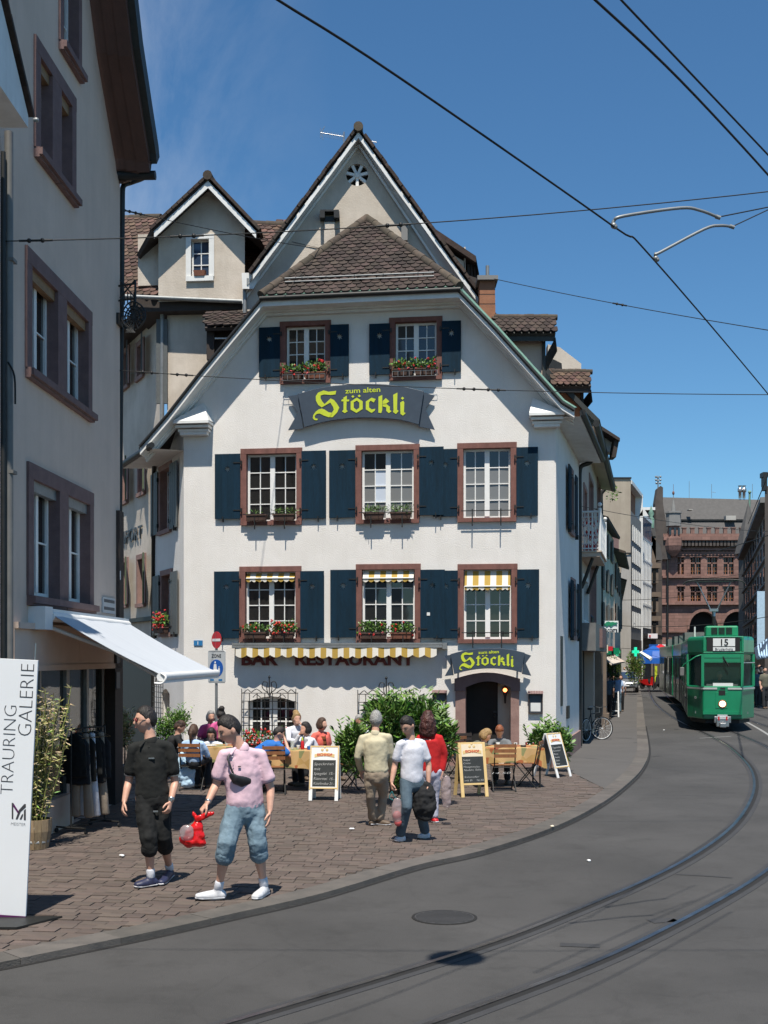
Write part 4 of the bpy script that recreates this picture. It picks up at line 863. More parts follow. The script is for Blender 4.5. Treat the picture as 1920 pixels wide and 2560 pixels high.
def curved_sign(label, mp_, nn):
 def q(p, n): return FW.uv(*mp_(700 + p[0] / 3.95, 930 + p[1] / 3.95), n)
 t = thing('curved_sign', label, 'sign', ff @ Matrix.Translation((q((800, 450), nn)[0], nn, q((800, 450), nn)[1])), 'curved blue signs of the restaurant')
 b = MB(ff); b.prism([q(p, nn) for p in BIG['body']], nn, nn + .04); bevel(b.build('board', 'sign_blue', t), .006)
 for s_ in ('tl', 'tr'): b = MB(ff); b.prism([q(p, nn + .1) for p in BIG[s_]], nn + .07, nn + .10); b.build('ribbon_end', 'sign_blue', t)
 for L_ in LET:
  b = MB(ff); wallface(b, [q(p, nn) for p in L_[0]], [[q(p, nn) for p in h] for h in L_[1:]], .006, nn - .008, back=True); b.build('letter', 'letter_yellow', t)
 u0, v0 = q((645, 212), nn); u1, v1 = q((992, 195), nn); fr_ = ff @ Matrix.Translation((u0, nn - .004, v0)) @ Matrix.Rotation(-math.atan2(v1 - v0, u1 - u0), 4, 'Y') @ Matrix.Rotation(PI / 2, 4, 'X')
 t_ = text('lettering', 'zum alten', (u1 - u0) * .20, t, fr_, 'letter_yellow', .002, .002, fit=u1 - u0)
 b = MB(ff)
 for p in ((300, 300), (1300, 300)): u, v = q(p, nn); b.box(u - .02, u + .02, nn + .04, -.002, v - .02, v + .02)
 b.build('bracket', 'dark_metal', t)
curved_sign('large curved blue ribbon sign with yellow blackletter under the attic windows', lambda x, y: (x, y), -.19)
curved_sign('small curved blue ribbon sign with yellow blackletter over the stone doorway', lambda x, y: (1148 + (x - 782) * .5905, 1631 + (y - 977) * .6), -.34)
# flower boxes
o = [x[1] for x in W8]
def fb(i, f0, f1, label, **k): a, c = o[i][0] + .13, o[i][1] - .13; return flowerbox(ff, a + (c - a) * f0, a + (c - a) * f1, o[i][2] + .09, label, **k)
grp = 'flower boxes on the window sills'
fb(0, .0, .46, 'brown box with few red geraniums, left half of the lower sill beside the road sign', flowers=6, leaves=90, group=grp, tall=.24)
fb(0, .52, 1, 'box of full red geraniums, right half of the lower sill nearest the road sign', flowers=26, leaves=130, group=grp, tall=.30)
fb(1, .0, .50, 'box of leafy green geraniums with three blooms, left half of the middle lower sill', flowers=5, leaves=150, group=grp, tall=.30)
fb(1, .54, 1, 'terracotta box of green geraniums, right half of the middle lower sill', flowers=7, leaves=120, group=grp, tall=.24, pot='terracotta')
fb(3, .02, .45, 'nearly bare brown box, left half of the upper sill above the no-entry sign', kind='grass', flowers=0, leaves=14, group=grp, tall=.10)
fb(3, .55, 1, 'brown box with thin grass, right half of the upper sill above the awning end', kind='grass', flowers=0, leaves=60, group=grp, tall=.14)
fb(4, .05, .46, 'brown box of short grass, left half of the middle upper sill with pale panes', kind='grass', flowers=0, leaves=70, group=grp, tall=.15)
fb(4, .55, .97, 'brown box of tufted grass, right half of the middle upper sill with pale panes', kind='grass', flowers=0, leaves=80, group=grp, tall=.18)
fb(6, -.04, .45, 'small green box with a few blooms, left half of the left attic sill', flowers=7, leaves=90, group=grp, tall=.22, n=-.12)
fb(6, .48, 1.04, 'box of red-flowering geraniums, right half of the left attic sill', flowers=16, leaves=120, group=grp, tall=.30, n=-.12, pot='terracotta')
fb(7, -.04, .98, 'long box of trailing geraniums across the whole right attic sill', flowers=26, leaves=240, group=grp, tall=.26, n=-.12)
for i, (a_, c_) in ((6, (0, .95)), (7, (.0, 1))):      # trailing stems and their white rail
 b = MB(ff); u0, u1, v = o[i][0] + .1, o[i][1] - .1, o[i][2]
 for z in (.04, .16): b.box(u0, u1, -.232, -.226, v + z, v + z + .007)
 for k in range(9): x = u0 + (u1 - u0) * k / 8; b.box(x - .004, x + .004, -.231, -.227, v + .047, v + .16)
 b.build('guard_rail', 'zinc', W8[i][0])
u0, u1, v0, v1 = LWN[1][1]
flowerbox(SL.fr, u0 + .1, u1 - .05, v0 + .09, 'box of pink and red geraniums on the side window behind the white awning', flowers=50, leaves=170, group=grp, tall=.4, n=-.16)
# small fittings on the front
for x0, x1, y0, y1, nm in ((1082, 1117, 1733, 1782, 'left'), (1321, 1357, 1735, 1784, 'right')):
 u0, u1, v0, v1 = fu(x0, x1, y0, y1); mc_ = thing('menu_case', {'left': 'glazed menu case on the wall behind the tall green laurel', 'right': 'glazed menu case on the wall right of the doorway'}[nm], 'menu case', ff @ Matrix.Translation((u0, -.05, v0)), 'menu cases beside the door')
 b = MB(ff); b.box(u0, u0 + .025, -.07, -.002, v0, v1); b.box(u1 - .025, u1, -.07, -.002, v0, v1); b.box(u0 + .025, u1 - .025, -.07, -.002, v0, v0 + .025); b.box(u0 + .025, u1 - .025, -.07, -.002, v1 - .025, v1); b.build('frame', 'dark_wood', mc_)
 b = MB(ff); b.box(u0 + .025, u1 - .025, -.03, -.02, v0 + .025, v1 - .025); b.box(u0 + .05, u1 - .05, -.034, -.03, v1 - .15, v1 - .05); b.build('backing', 'sign_blue', mc_)
 b = MB(ff); b.box(u0 + .05, u1 - .05, -.036, -.031, v0 + .05, v0 + .24); b.build('menu_sheet', 'trim_white', mc_)
 b = MB(ff)
 for k in range(6): x = u0 - .01 + (u1 - u0 + .02) * k / 6; b.slab([(x, -.12, v1 + .0), (x + (u1 - u0) / 6, -.12, v1 + .0), (x + (u1 - u0) / 6, 0, v1 + .06), (x, 0, v1 + .06)], .012)
 b.build('little_roof', 'plum_stone', mc_)
u0, u1, v0, v1 = fu(485, 507, 1601, 1614); t = thing('house_number', 'small blue enamel plate with house number on the white corner', 'number plate', ff @ Matrix.Translation((u0, -.02, v0)))
b = MB(ff); b.box(u0, u1, -.02, -.002, v0, v1); b.build('plate', 'plate_blue', t); text('number', '1', .11, t, wallframe(ff, u0 + .07, v0 + .02, -.022), 'white_paint', .001, .002)
u, v = FW.uv(1074, 1535); b = MB(ff)
b = MB(ff); u, v = FW.uv(1071, 1535, -.12); b.box(u - .035, u + .035, -.125, -.117, v - .035, v + .035); b.build('sticker', 'trim_white', house)
# ================================================================ the building on the left, with the shop
LB = Wall((-4.765, 10), (-4.437, 19.5)); lf = LB.fr
shop = thing('shop_house', 'tall grey plastered house in shade with plum stone windows, brown verge and white awning shop', 'house', lf)
def lu(px): return LB.uv(px, 1500)[0]
E = 9.5
verge = [(9.30, 10.52), (9.23, 10.67), (8.73, 11.20), (8.14, 11.85), (7.74, 12.51), (7.2, 13.5), (6.4, 15.0), (5.2, 17.2)]
holes = []
def lwin(x0, x1, v0, v1, n=2, grid=(1, 2), pane='pane_dark', sill=True):
 u0, u1 = lu(x0), lu(x1); w_ = (u1 - u0) / n
 for i in range(n):
  wd_, h_ = window(shop, lf, (u0 + w_ * i, u0 + w_ * (i + 1), v0, v1), 'plum_stone', grid, pane, recess=.13, jw=.20 if n > 1 else .15, lw=.2, sw=.13, sash_n=2 if n == 2 else 1, mull=.10, rim=.075)
  holes.append(rect(u0 + w_ * i + .1, u0 + w_ * (i + 1) - .1, v0 + .065, v1 - .1))
  b = MB(lf); b.box(u0 + w_ * i + .2, u0 + w_ * (i + 1) - .2, .02, .115, v1 - .2 - .14, v1 - .2); b.build('blind_box', 'wood' if v0 > 5.5 else 'zinc', wd_)
  if sill: b = MB(lf); b.box(u0 + w_ * i, u0 + w_ * (i + 1), -.12, -.076, v0 + .03, v0 + .12); b.build('sill', 'plum_stone', wd_)
lwin(66, 230, 3.13, 4.98); lwin(62, 226, 6.05, 7.74); lwin(84, 186, 9.02, 10.62); 
lwin(146, 200, 10.97, 12.9, 1, (2, 3))
g0, g1, gm = 4.4, 9.12, 6.85
holes_all = holes + [[(g0, .48), (gm, .48), (gm, PZ), (g1, PZ), (g1, 2.28), (g0, 2.28)]]
b = MB(lf); wallface(b, [(-6, -.1), (E, -.1), (E, 10.45)] + [(u - .02, v) for u, v in verge if u < E - .1] + [(-6, 17.5)], holes_all, .35)
b.box(E - .004, E, .0, 9, -.1, 10.45); b.build('wall', 'plaster_shop', shop)
b = MB(lf)
for p, q in zip(verge, verge[1:]):
 for n0, n1, d in ((.02, -.16, .06), (-.16, -.34, .03), (-.34, -.55, .0)):
  b.add([(p[0], n0, p[1] + d), (q[0], n0, q[1] + d), (q[0], n1, q[1] + d), (p[0], n1, p[1] + d)], [(0, 1, 2, 3)])
 b.add([(p[0], -.55, p[1]), (q[0], -.55, q[1]), (q[0] + .06, -.55, q[1] + .18), (p[0] + .06, -.55, p[1] + .18)], [(0, 1, 2, 3)])
 b.add([(p[0], -.16, p[1] + .06), (q[0], -.16, q[1] + .06), (q[0], -.16, q[1] + .03), (p[0], -.16, p[1] + .03)], [(0, 1, 2, 3)])
b.fr = Matrix.Identity(4); b.slab([W(287, 398, 19.3), W(372, 404, 19.2), W(352, 430, 19.3), W(304, 460, 19.45), W(286, 457, 19.4)], .25)
b.build('verge_boarding', 'brown_paint', shop)
b = MB(lf)
for p, q in zip(verge, verge[1:]): b.add([(p[0] + .05, -.66, p[1] + .16), (q[0] + .05, -.66, q[1] + .16), (q[0] + .25, -.66, q[1] + .36), (p[0] + .25, -.66, p[1] + .36), (p[0] + .05, .3, p[1] + .16), (q[0] + .05, .3, q[1] + .16), (q[0] + .25, 6, q[1] + .36), (p[0] + .25, 6, p[1] + .36)], [(0, 1, 2, 3), (0, 4, 5, 1), (3, 2, 6, 7), (0, 3, 7, 4)])
b.build('roof', 'shutter_dark', shop)
b = MB(lf); b.tube([(9.42, -.62, 10.52), (9.42, 5, 10.52)], .08, 8)
b.build('gutter', 'dark_metal', shop)
b = MB(); b.tube(catmull([W(372, 405, 19.4), W(370, 426, 19.4), W(358, 444, 19.5), W(330, 455, 19.75), W(309, 464, 19.62), W(306, 490, 19.6)], 4) + [W(297, 1500, 19.62)], .045, 8); b.build('downpipe', 'dark_metal', shop)
# shop front
b = MB(lf)
b.box(g0, g1 + .3, -.05, .0, 2.28, 2.36); b.box(g0, g1 + .3, -.09, .0, 2.82, 2.9); b.box(g0, g1 + .3, -.03, .0, 2.36, 2.82)
b.box(g0 - .5, g0, -.06, .02, .0, 2.4); b.box(7.1, 7.14, -.035, -.03, 2.36, 2.82); b.build('fascia', 'plaster_shop', shop)
b = MB(lf); b.box(g0, gm, -.03, .1, .42, .50); b.box(-2, gm, -.02, 0, -.1, .42); b.build('plinth', 'plaster_shop', shop)
for a, c in ((5.55, 5.62), (6.72, 6.86), (7.72, 7.84), (8.55, 8.68)):
 b = MB(lf); b.box(a, c, .04, .16, .5 if a < 6.6 else PZ, 2.28); b.build('shop_mullion', 'zinc' if a < 8 else 'shutter_dark', shop)
for a, c, z in ((g0, 5.55, .5), (5.62, 6.72, .5), (6.86, 7.72, PZ), (7.84, 8.55, PZ)):
 b = MB(lf); b.box(a, c, .09, .10, z, 2.28); b.build('shop_window', 'shop_glass', shop)
b = MB(lf); b.box(g0 - .3, E - .1, 2.6, 2.65, 0, 2.6); b.box(g0 - .3, E - .1, .36, 2.6, 2.45, 2.5); b.box(g0 - .3, E - .1, .36, 2.6, 0, PZ + .004); b.box(g0 - .3, g0 - .25, .36, 2.6, 0, 2.5); b.box(E - .12, E - .07, .36, 2.6, 0, 2.5); b.build('shop_interior', 'interior', shop)
b = MB(lf); b.box(9.02, 9.5, -.05, .12, 0, 3.02); b.box(9.25, 9.52, -.06, .10, 3.02, 4.9); b.build('corner_pillar', 'dark_wood', shop)
for i, (a, z, h, m) in enumerate(((5.0, .5, .5, 'cloth_maroon'), (5.3, .5, .7, 'polo_pink'), (6.1, .5, 1.3, 'shirt_white'), (6.5, .5, 1.1, 'top_coral'), (7.3, .1, 1.2, 'trousers_dark'))):
 b = MB(lf); b.lathe([(.10, z), (.16, z + h * .3), (.13, z + h * .6), (.2, z + h * .85), (.05, z + h)], (a, .8 + .1 * i, 0), 10); b.build('display_garment', m, shop)
# roll-out awning
b = MB(lf); u0, u1 = 5.3, 9.32; b.box(u0, u1, -.2, -.0, 2.98, 3.1); b.box(u0 - .32, u0 - .01, -.22, .0, 2.82, 3.12); b.tube([(u0, -.17, 3.0), (u1, -.17, 3.0)], .07, 10); aw = b.build('awning', 'white_paint', shop)
b = MB(lf); N_ = 10; vs = []
for i in range(N_ + 1):
 f = i / N_
 for k in range(13): u = u0 + .03 + (u1 - u0 - .06) * k / 12; vs.append((u, -.16 - 1.48 * f, 3.05 - .82 * f - .035 * math.sin(PI * f) + .006 * math.sin(k * 2.1 + f)))
fs = [(i * 13 + k, i * 13 + k + 1, (i + 1) * 13 + k + 1, (i + 1) * 13 + k) for i in range(N_) for k in range(12)]
b.add(vs, fs, None, True); b.add([(x, y, z - .006) for x, y, z in vs], [tuple(reversed(f)) for f in fs], None, True); b.build('fabric', 'awning_white', aw)
b = MB(lf); b.tube([(u0 - .03, -1.66, 2.20), (u1 + .03, -1.66, 2.20)], .058, 14); b.box(u0, u1, -1.70, -1.60, 2.12, 2.15); b.tube(catmull([(u0 - .03, -1.66, 2.25), (u0 - .05, -1.73, 2.20), (u0 - .05, -1.68, 2.12), (u0 - .05, -1.58, 2.12)], 4), .016, 6); b.build('front_bar', 'white_paint', aw)
for x in (u0 + .25, u1 - .25): b = MB(lf); b.tube([(x, -.1, 2.86), (x + (.35 if x < 7 else -.35), -.85, 2.55), (x, -1.6, 2.18)], .028, 8); b.build('folding_arm', 'white_paint', aw)
b = MB(lf); b.tube([(9.35, -1.2, 2.2), (9.35, -1.2, 2.02), (9.42, -1.2, 2.0)], .012, 5)
# street plaque and small fittings
t = thing('street_plaque', 'small grey lettered street plaque on the shaded wall above the awning', 'plaque', lf @ Matrix.Translation((lu(252), -.03, 3.17)))
a, c = lu(254), lu(284); b = MB(lf); b.box(a, c, -.03, -.002, 3.17, 3.42); b.build('plate', 'sign_grey', t)
b = MB(lf)
for z in (3.22, 3.34):
 for i in range(10): x = a + .04 + (c - a - .08) * i / 10; b.box(x, x + (c - a) * .055, -.034, -.03, z, z + .05)
b.build('lettering', 'letter_dark', t, kind='stuff')
b = MB(lf); b.box(9.27, 9.33, -.06, -.0, 3.75, 3.9); b.build('junction_box', 'white_paint', shop)
t = thing('small_sign', 'little dark blue plate on the shop pillar under the awning', 'sign', lf @ Matrix.Translation((lu(283), -.06, 2.3)))
b = MB(lf); b.box(lu(281), lu(288), -.075, -.052, 2.36, 2.52); b.build('plate', 'sign_blue', t); b = MB(lf); b.box(lu(280), lu(289), -.075, -.052, 1.95, 2.22); b.build('plate', 'sign_blue', t)
# wrought iron hanging sign at the corner
o_ = Vector((-4.40, 19.45, 0)); hz = lambda px, py, d=0: W(px, py, 19.4 + d)
t = thing('wrought_iron_sign', 'black wrought iron bracket and wheel sign hung from the corner of the shaded house', 'hanging sign', hz(300, 800))
b = MB()
for y in (715, 752): b.tube([hz(296, y), hz(338, y - 6)], .018, 5)
b.tube([hz(338, 700), hz(338, 770)], .02, 5); b.tube([hz(338, 700), hz(300, 745)], .015, 5); b.tube([hz(300, 700), hz(338, 745)], .012, 5)
for k in range(5): x = 303 + k * 8; b.tube([hz(x, 730), hz(x, 762)], .011, 5)
b.build('bracket', 'dark_metal', t)
b = MB(); c_ = hz(334, 790)
for r, d in ((.20, 0), (.155, .05), (.10, 0)):
 b.tube([c_ + Vector((r * math.cos(a), d + .03 * math.sin(3 * a), r * math.sin(a) * 1.15)) for a in [2 * PI * i / 20 for i in range(21)]], .014, 5, cap=False)
for k in range(8): a = PI * k / 8; b.tube([c_ + Vector((.2 * math.cos(a), 0, .23 * math.sin(a))), c_ - Vector((.2 * math.cos(a), 0, .23 * math.sin(a)))], .012, 5)
b.build('wheel', 'dark_metal', t)
b = MB()
for k in range(14): a = k * .45; b.tube([hz(322 + 14 * math.cos(a), 815 + 6 * math.sin(a)), hz(326 + 12 * math.cos(a + 2), 832)], .011, 4)
b.box(hz(284, 0).x, hz(304, 0).x, 19.25, 19.5, hz(0, 815).z, hz(0, 788).z); b.build('pendant', 'dark_metal', t)
# neighbour at the very edge of the view
nb = thing('neighbour_house', 'sliver of a pale house with white boxed eaves at the extreme left edge', 'house', (-4.4, 8, 0))
b = MB(); b.box(-9, -4.72, 6, 13.3, -.1, 8.4); b.build('wall', 'plaster_white', nb)
b = MB(); q = [(13.5, 8.62), (13.5, 8.76), (12.45, 9.62), (12.1, 9.9), (12.1, 8.62)]
k = len(q); b.add([(-4.14, y, z) for y, z in q] + [(-5.2, y, z) for y, z in q], [tuple(range(k)), tuple(range(2 * k - 1, k - 1, -1))] + [(i, (i + 1) % k, k + (i + 1) % k, k + i) for i in range(k)]); b.build('boxed_eaves', 'trim_white', nb)
for i in range(10):
 f = i / 17; p = Vector((-4.12, 13.56 - 2.3 * f, 8.80 + 1.95 * f)); b = MB(Matrix.Translation(p) @ Matrix.Rotation(-.72, 4, 'X') @ Matrix.Rotation(random.uniform(-.1, .1), 4, 'Y')); b.box(-.3, .03, -.2, .02, -.02, .03); b.build('verge_tile', 'tile_brown', nb)
b = MB(); b.tube([W(22, 1700, 13.9), W(22, 330, 13.9)], .052, 10)
for y in (650, 1180): b.box(*(lambda p: (p.x - .07, p.x + .07, p.y - .05, p.y + .1, p.z - .02, p.z + .02))(W(22, y, 13.9)))
b.build('downpipe', 'bus_grey', nb)
b = MB(); b.tube([W(8, 1700, 13.8), W(8, 380, 13.8)], .03, 8); b.build('downpipe', 'dark_metal', nb)
b = MB(); b.tube(catmull([W(20, 905, 13.85), W(36, 940, 13.85), W(38, 1010, 13.85)], 4), .012, 5); b.build('cable', 'black', nb)
b = MB(); b.lathe([(.02, 0), (.03, .03), (.025, .05), (.01, .06)], W(84, 300, 13.4), 8, axis='x'); b.build('gutter_end', 'zinc', nb)
# ================================================================ houses behind
# steep gabled house
TW = Wall((-8.0, 28.2), (8.0, 28.2)); tf = TW.fr
gable = thing('gabled_house', 'beige house with steep pointed gable, round wheel window and dark dormers behind the restaurant', 'house', tf)
P = lambda x, y, n=0: TW.uv(x, y, n)
top = P(896, 361); le = P(606, 752); re_ = P(1200, 818)
b = MB(tf); c_ = P(893, 437); rr = .27
circ = [(c_[0] + rr * math.cos(2 * PI * i / 28), c_[1] + rr * math.sin(2 * PI * i / 28)) for i in range(28)]
wallface(b, [(le[0], 6), (re_[0], 6), re_, top, le], [circ], .25); 
b.build('wall', 'plaster_beige', gable)
b = MB(tf); b.lathe([(.03, .02), (.075, .02), (.075, .08), (.03, .08)], (c_[0], 0, c_[1]), 12, axis='y')
for k in range(7):
 a = PI / 2 + 2 * PI * k / 7 + PI / 7
 b.slab([(c_[0] + .05 * math.cos(a) - .032 * math.sin(a), .03, c_[1] + .05 * math.sin(a) + .032 * math.cos(a)), (c_[0] + rr * math.cos(a) - .038 * math.sin(a), .03, c_[1] + rr * math.sin(a) + .038 * math.cos(a)),
   (c_[0] + rr * math.cos(a) + .038 * math.sin(a), .03, c_[1] + rr * math.sin(a) - .038 * math.cos(a)), (c_[0] + .05 * math.cos(a) + .032 * math.sin(a), .03, c_[1] + .05 * math.sin(a) - .032 * math.cos(a))], .06)
wn = b.build('wheel_window', 'window_white', gable); b = MB(tf); b.lathe([(.30, .14), (.30, .16)], (c_[0], 0, c_[1]), 20, axis='y'); b.build('pane', 'interior', wn)
OV = -.34
apx = P(896, 330, OV); lo = P(632, 684, OV); ro_ = P(1222, 781, OV)
b = MB(tf)
for e in (lo, ro_):
 s_ = 1 if e is ro_ else -1
 wi = le if e is lo else re_; b.add([(e[0], OV, e[1]), (apx[0], OV, apx[1]), (top[0], .01, top[1]), (wi[0] + .0, .01, wi[1])], [(0, 1, 2, 3)])
 b.slab([(e[0], OV, e[1]), (apx[0], OV, apx[1]), (apx[0], OV, apx[1] - .14), (e[0], OV, e[1] - .14)], -.03 * s_)
 b.slab([(wi[0], -.05, wi[1]), (top[0], -.05, top[1]), (top[0], -.05, top[1] - .09), (wi[0] , -.05, wi[1] - .09)], .05)
b.build('verge_boarding', 'trim_white', gable)
b = MB(tf)
for e in (lo, ro_): b.slab([(e[0], OV, e[1] + .09), (apx[0], OV, apx[1] + .09), (apx[0], 9, apx[1] + .09), (e[0], 9, e[1] + .09)], .03 if e is lo else -.03)
b.build('roof', 'dark_wood', gable)
def T(p, n): return tf @ Vector((p[0], n, p[1]))
for e in (lo, ro_):   # verge tiles seen edge-on
 d = Vector((apx[0] - e[0], 0, apx[1] - e[1])); k = int(d.length / .16)
 m0 = None
 for i in range(k):
  f = i / k; p = T((e[0] + d.x * f, e[1] + d.z * f), OV); ang = math.atan2(d.z, abs(d.x)) * (1 if e is lo else -1)
  b = MB(Matrix.Translation(p) @ Matrix.Rotation(-ang, 4, 'Y')); s_ = 1 if e is lo else -1
  if m0 is None or e is ro_ and i == 0: b.box(-.02, .20, -.05, .5, .05, .12); m0 = b.build('verge_tile', 'tile_brown', gable, at=None); bas = p; 
  else: c2 = m0.copy(); S.collection.objects.link(c2); c2.parent = gable; c2.location = p - bas + Vector((0, random.uniform(-.02, .02), random.uniform(-.01, .012))); WM[c2.name] = WM[gable.name]
ridge(gable, T((apx[0], apx[1] + .1), OV - .08), T((apx[0], apx[1] + .1), 5), .11)
b = MB(tf); sx0, sx1 = P(811, 560)[0], P(838, 560)[0]; z0, z1 = 12.0, P(820, 560)[1]
b.box(sx0, sx1, -.14, .0, z0, z1); st = b.build('flue', 'plaster_beige', gable)
b = MB(tf); b.box(sx0, sx1, -.15, 0, z1, z1 + .13); b.box(sx0 - .09, sx1 + .1, -.26, .02, z1 + .21, z1 + .25); b.box(sx0 - .10, sx0 + .02, -.26, .02, z1 + .06, z1 + .21); b.box(sx1 - .02, sx1 + .11, -.26, .02, z1 + .06, z1 + .21); b.build('flue_cap', 'dark_metal', gable)
u, v = P(1011, 585); b = MB(tf); b.box(u - .075, u + .075, -.12, 0, v - .19, v + .17); b.build('wall_box', 'concrete_grey', gable)
b = MB(tf); b.tube([P(730, 605)[:1] + (-.02,) + P(730, 605)[1:], P(812, 624)[:1] + (-.02,) + P(812, 624)[1:]], .006, 4); b.build('cable', 'dark_metal', gable)
t = thing('roof_antenna', 'metal television antenna standing behind the ridge of the pointed gable', 'antenna', W(861, 350, 29.5))
b = MB(); q = lambda x, y: W(x, y, 29.5); b.tube([q(860, 400), q(860, 330)], .025, 6); b.tube([q(802, 332), q(862, 342)], .012, 5)
for k in range(12): x = 806 + k * 4.6; b.tube([q(x, 326 + (x - 802) * .16), q(x, 342 + (x - 802) * .16)], .008, 4)
b.tube([q(802, 332), q(812, 316)], .01, 4); b.tube([q(802, 332), q(808, 350)], .01, 4); b.tube([q(801, 320), q(801, 346)], .01, 4)
for x in (930, 936, 940): b.tube([q(x, 350), q(x, 358)], .008, 4)
b.tube([q(915, 350), q(942, 356)], .01, 4); b.build('aerial', 'steel', t)
# dormers on the right slope of the gabled house and of the restaurant
def shed(par, x0, x1, yt, ye, Y0, Y1, wallmat, ylow, lab=None):
 pass
b = MB(); A1, A2 = W(1052, 548, 29.0), W(1190, 640, 29.0); d = Vector((0, 5, 0)); h = Vector((0, 0, -.16))
b.add([A1, A2, A2 + d, A1 + d, A1 + h, A2 + h, A2 + d + h, A1 + d + h], [(0, 1, 2, 3), (4, 5, 6, 7), (0, 1, 5, 4), (1, 2, 6, 5)])
b.add([A2 + Vector((0, 0, -.02)), A2 + Vector((.08, 0, -.45)), A2 + Vector((.08, 5, -.45)), A2 + d], [(0, 1, 2, 3)])
dm = b.build('dormer', 'tile_brown', gable)
b = MB(); b.add([W(1075, 600, 29.2), W(1162, 655, 29.2), W(1162, 745, 29.2), W(1100, 700, 29.2)], [(0, 1, 2, 3)]); x_ = W(1162, 0, 29.2).x; b.box(x_ - .02, x_ + .02, 29.2, 33, 11, 12.8); b.build('cheek', 'plaster_beige', dm)
b = MB()
for k in range(3): x = W(1168 + 8 * k, 0, 29.4).x; b.box(x, x + .06, 29.3, 29.4, 10.9, 12.4)
b.slab([W(1155, 683, 28.9), W(1207, 700, 28.9), W(1207, 712, 28.9), W(1155, 700, 28.9)], .4); b.build('post', 'dark_wood', dm)
b = MB(); b.slab([W(1165, 700, 28.6), W(1200, 720, 28.6), W(1200, 800, 28.6), W(1165, 760, 28.6)], .3); b.build('dark_cheek', 'dark_wood', dm)
# chimney
c0, c1 = W(1198, 800, 27.3), W(1239, 702, 27.3)
ch = thing('brick_chimney', 'orange brick chimney with slab cap and thin metal pipe above the restaurant roof', 'chimney', (c0.x, 27.3, c0.z))
nrow = 3
b = MB(); hb = (c1.z - c0.z + .8)
zs = c0.z - .8; rows = [zs, c0.z + .02, W(0, 760, 27.3).z, W(0, 736, 27.3).z, c1.z]
for i in range(4):
 b = MB(); b.box(c0.x + .004 * i, c1.x - .004 * i, 27.3, 27.75, rows[i] + .012, rows[i + 1] - .012); b.build('brick', 'orange_brick', ch)
b = MB(); b.box(c0.x + .015, c1.x - .015, 27.315, 27.73, zs, c1.z); b.build('mortar_core', 'mortar', ch)
b = MB(); b.box(c0.x - .05, c1.x + .05, 27.2, 27.85, c1.z, c1.z + .10); b.build('cap_slab', 'concrete_grey', ch)
b = MB(); cx_ = (c0.x + c1.x) / 2 + .02; b.lathe([(.13, c1.z + .10), (.11, c1.z + .13), (.05, c1.z + .15)], (cx_, 27.5, 0), 14); b.tube([(cx_, 27.5, c1.z + .12), (cx_, 27.5, c1.z + .42)], .045, 10); b.build('flue_pipe', 'zinc', ch)
# tiled dormers of the restaurant's right slope
def dormer(par, x0, x1, y0, y1, x0e, Y, mat, body, by, dep=3.5, over=.35, yb=None, tl=True, xb=None, m2='dark_wood', th=.09):
 """a lean roof facing the viewer: top edge y0, eave y1, between x0 and x1"""
 e0, e1 = W(x0e, y1, Y), W(x1 + 3, y1, Y); up = (y1 - y0) * Y / FPX
 t0, t1 = e0 + Vector((0, up * .9, up * 1.12)), e1 + Vector((-.0, up * .9, up * 1.12))
 b = MB(); b.slab([e0, e1, t1, t0], -th); b.slab([t0, t1, t1 + Vector((0, dep, 0)), t0 + Vector((0, dep, 0))], -th); dd = b.build('dormer', m2, par)
 if tl: tiles_part(dd, par, [e0, e1, t1, t0], mat)
 ridge(par, t0 + Vector((0, 0, .04)), t1 + Vector((.05, 0, .04)), .075, ln=.3)
 b = MB(); xa, xb_ = W(x0, 0, Y).x, W(xb or x1 - 25, 0, Y).x; b.box(xa, xb_, Y + over, Y + over + dep, W(0, by, Y).z, e0.z + .12); b.build('dormer_wall', body, par)
 b = MB(); b.add([e1 + Vector((0, 0, -th)), e1 + Vector((.04, 0, -.42)), e1 + Vector((.04, dep, -.42)), e1 + Vector((0, dep, -th))], [(0, 1, 2, 3)]); b.box(e0.x, e1.x, Y + over * .2, Y + over * .3, e0.z - .16, e0.z - .02); b.box(xb_ - .05, xb_ + .02, Y + over - .06, Y + over, W(0, by, Y).z, e0.z); b.build('dormer_edge', m2, par)
 return dd
def tiles_part(dd, par, poly, mat): tiles(par, poly, .17, .12, mat, 300, len(poly) + int(poly[0].x * 10))
dormer(house, 1225, 1386, 792, 833, 1240, 27.0, 'tile_brown', 'plaster_grey', 1000, xb=1366, m2='shutter_dark')
t = thing('rear_house', 'row houses with orange dormer and white gables stepping down behind the right eaves', 'house', (6, 33, 0))
dormer(t, 1390, 1475, 930, 965, 1385, 31.0, 'tile_red', 'orange_brick', 1060, xb=1462)
b = MB(); b.slab([W(1365, 870, 33), W(1395, 878, 33), W(1447, 918, 33), W(1447, 960, 33), W(1365, 960, 33)], -.4); b.build('gable_wall', 'plaster_beige', t)
b = MB(); b.tube([W(1392, 876, 32.9), W(1449, 917, 32.9)], .04, 6); b.slab([W(1369, 900, 32.3), W(1400, 915, 32.3), W(1402, 940, 32.3), W(1369, 950, 32.3)], -.3); b.build('gable_edge', 'dark_metal', t)
b = MB(); b.slab([W(1455, 1056, 36), W(1497, 1082, 36), W(1497, 1150, 36), W(1455, 1120, 36)], -.4); b.slab([W(1498, 1083, 36.2), W(1530, 1106, 36.2), W(1524, 1138, 36.2), W(1498, 1130, 36.2)], -.4); b.build('gable_wall', 'trim_white', t)
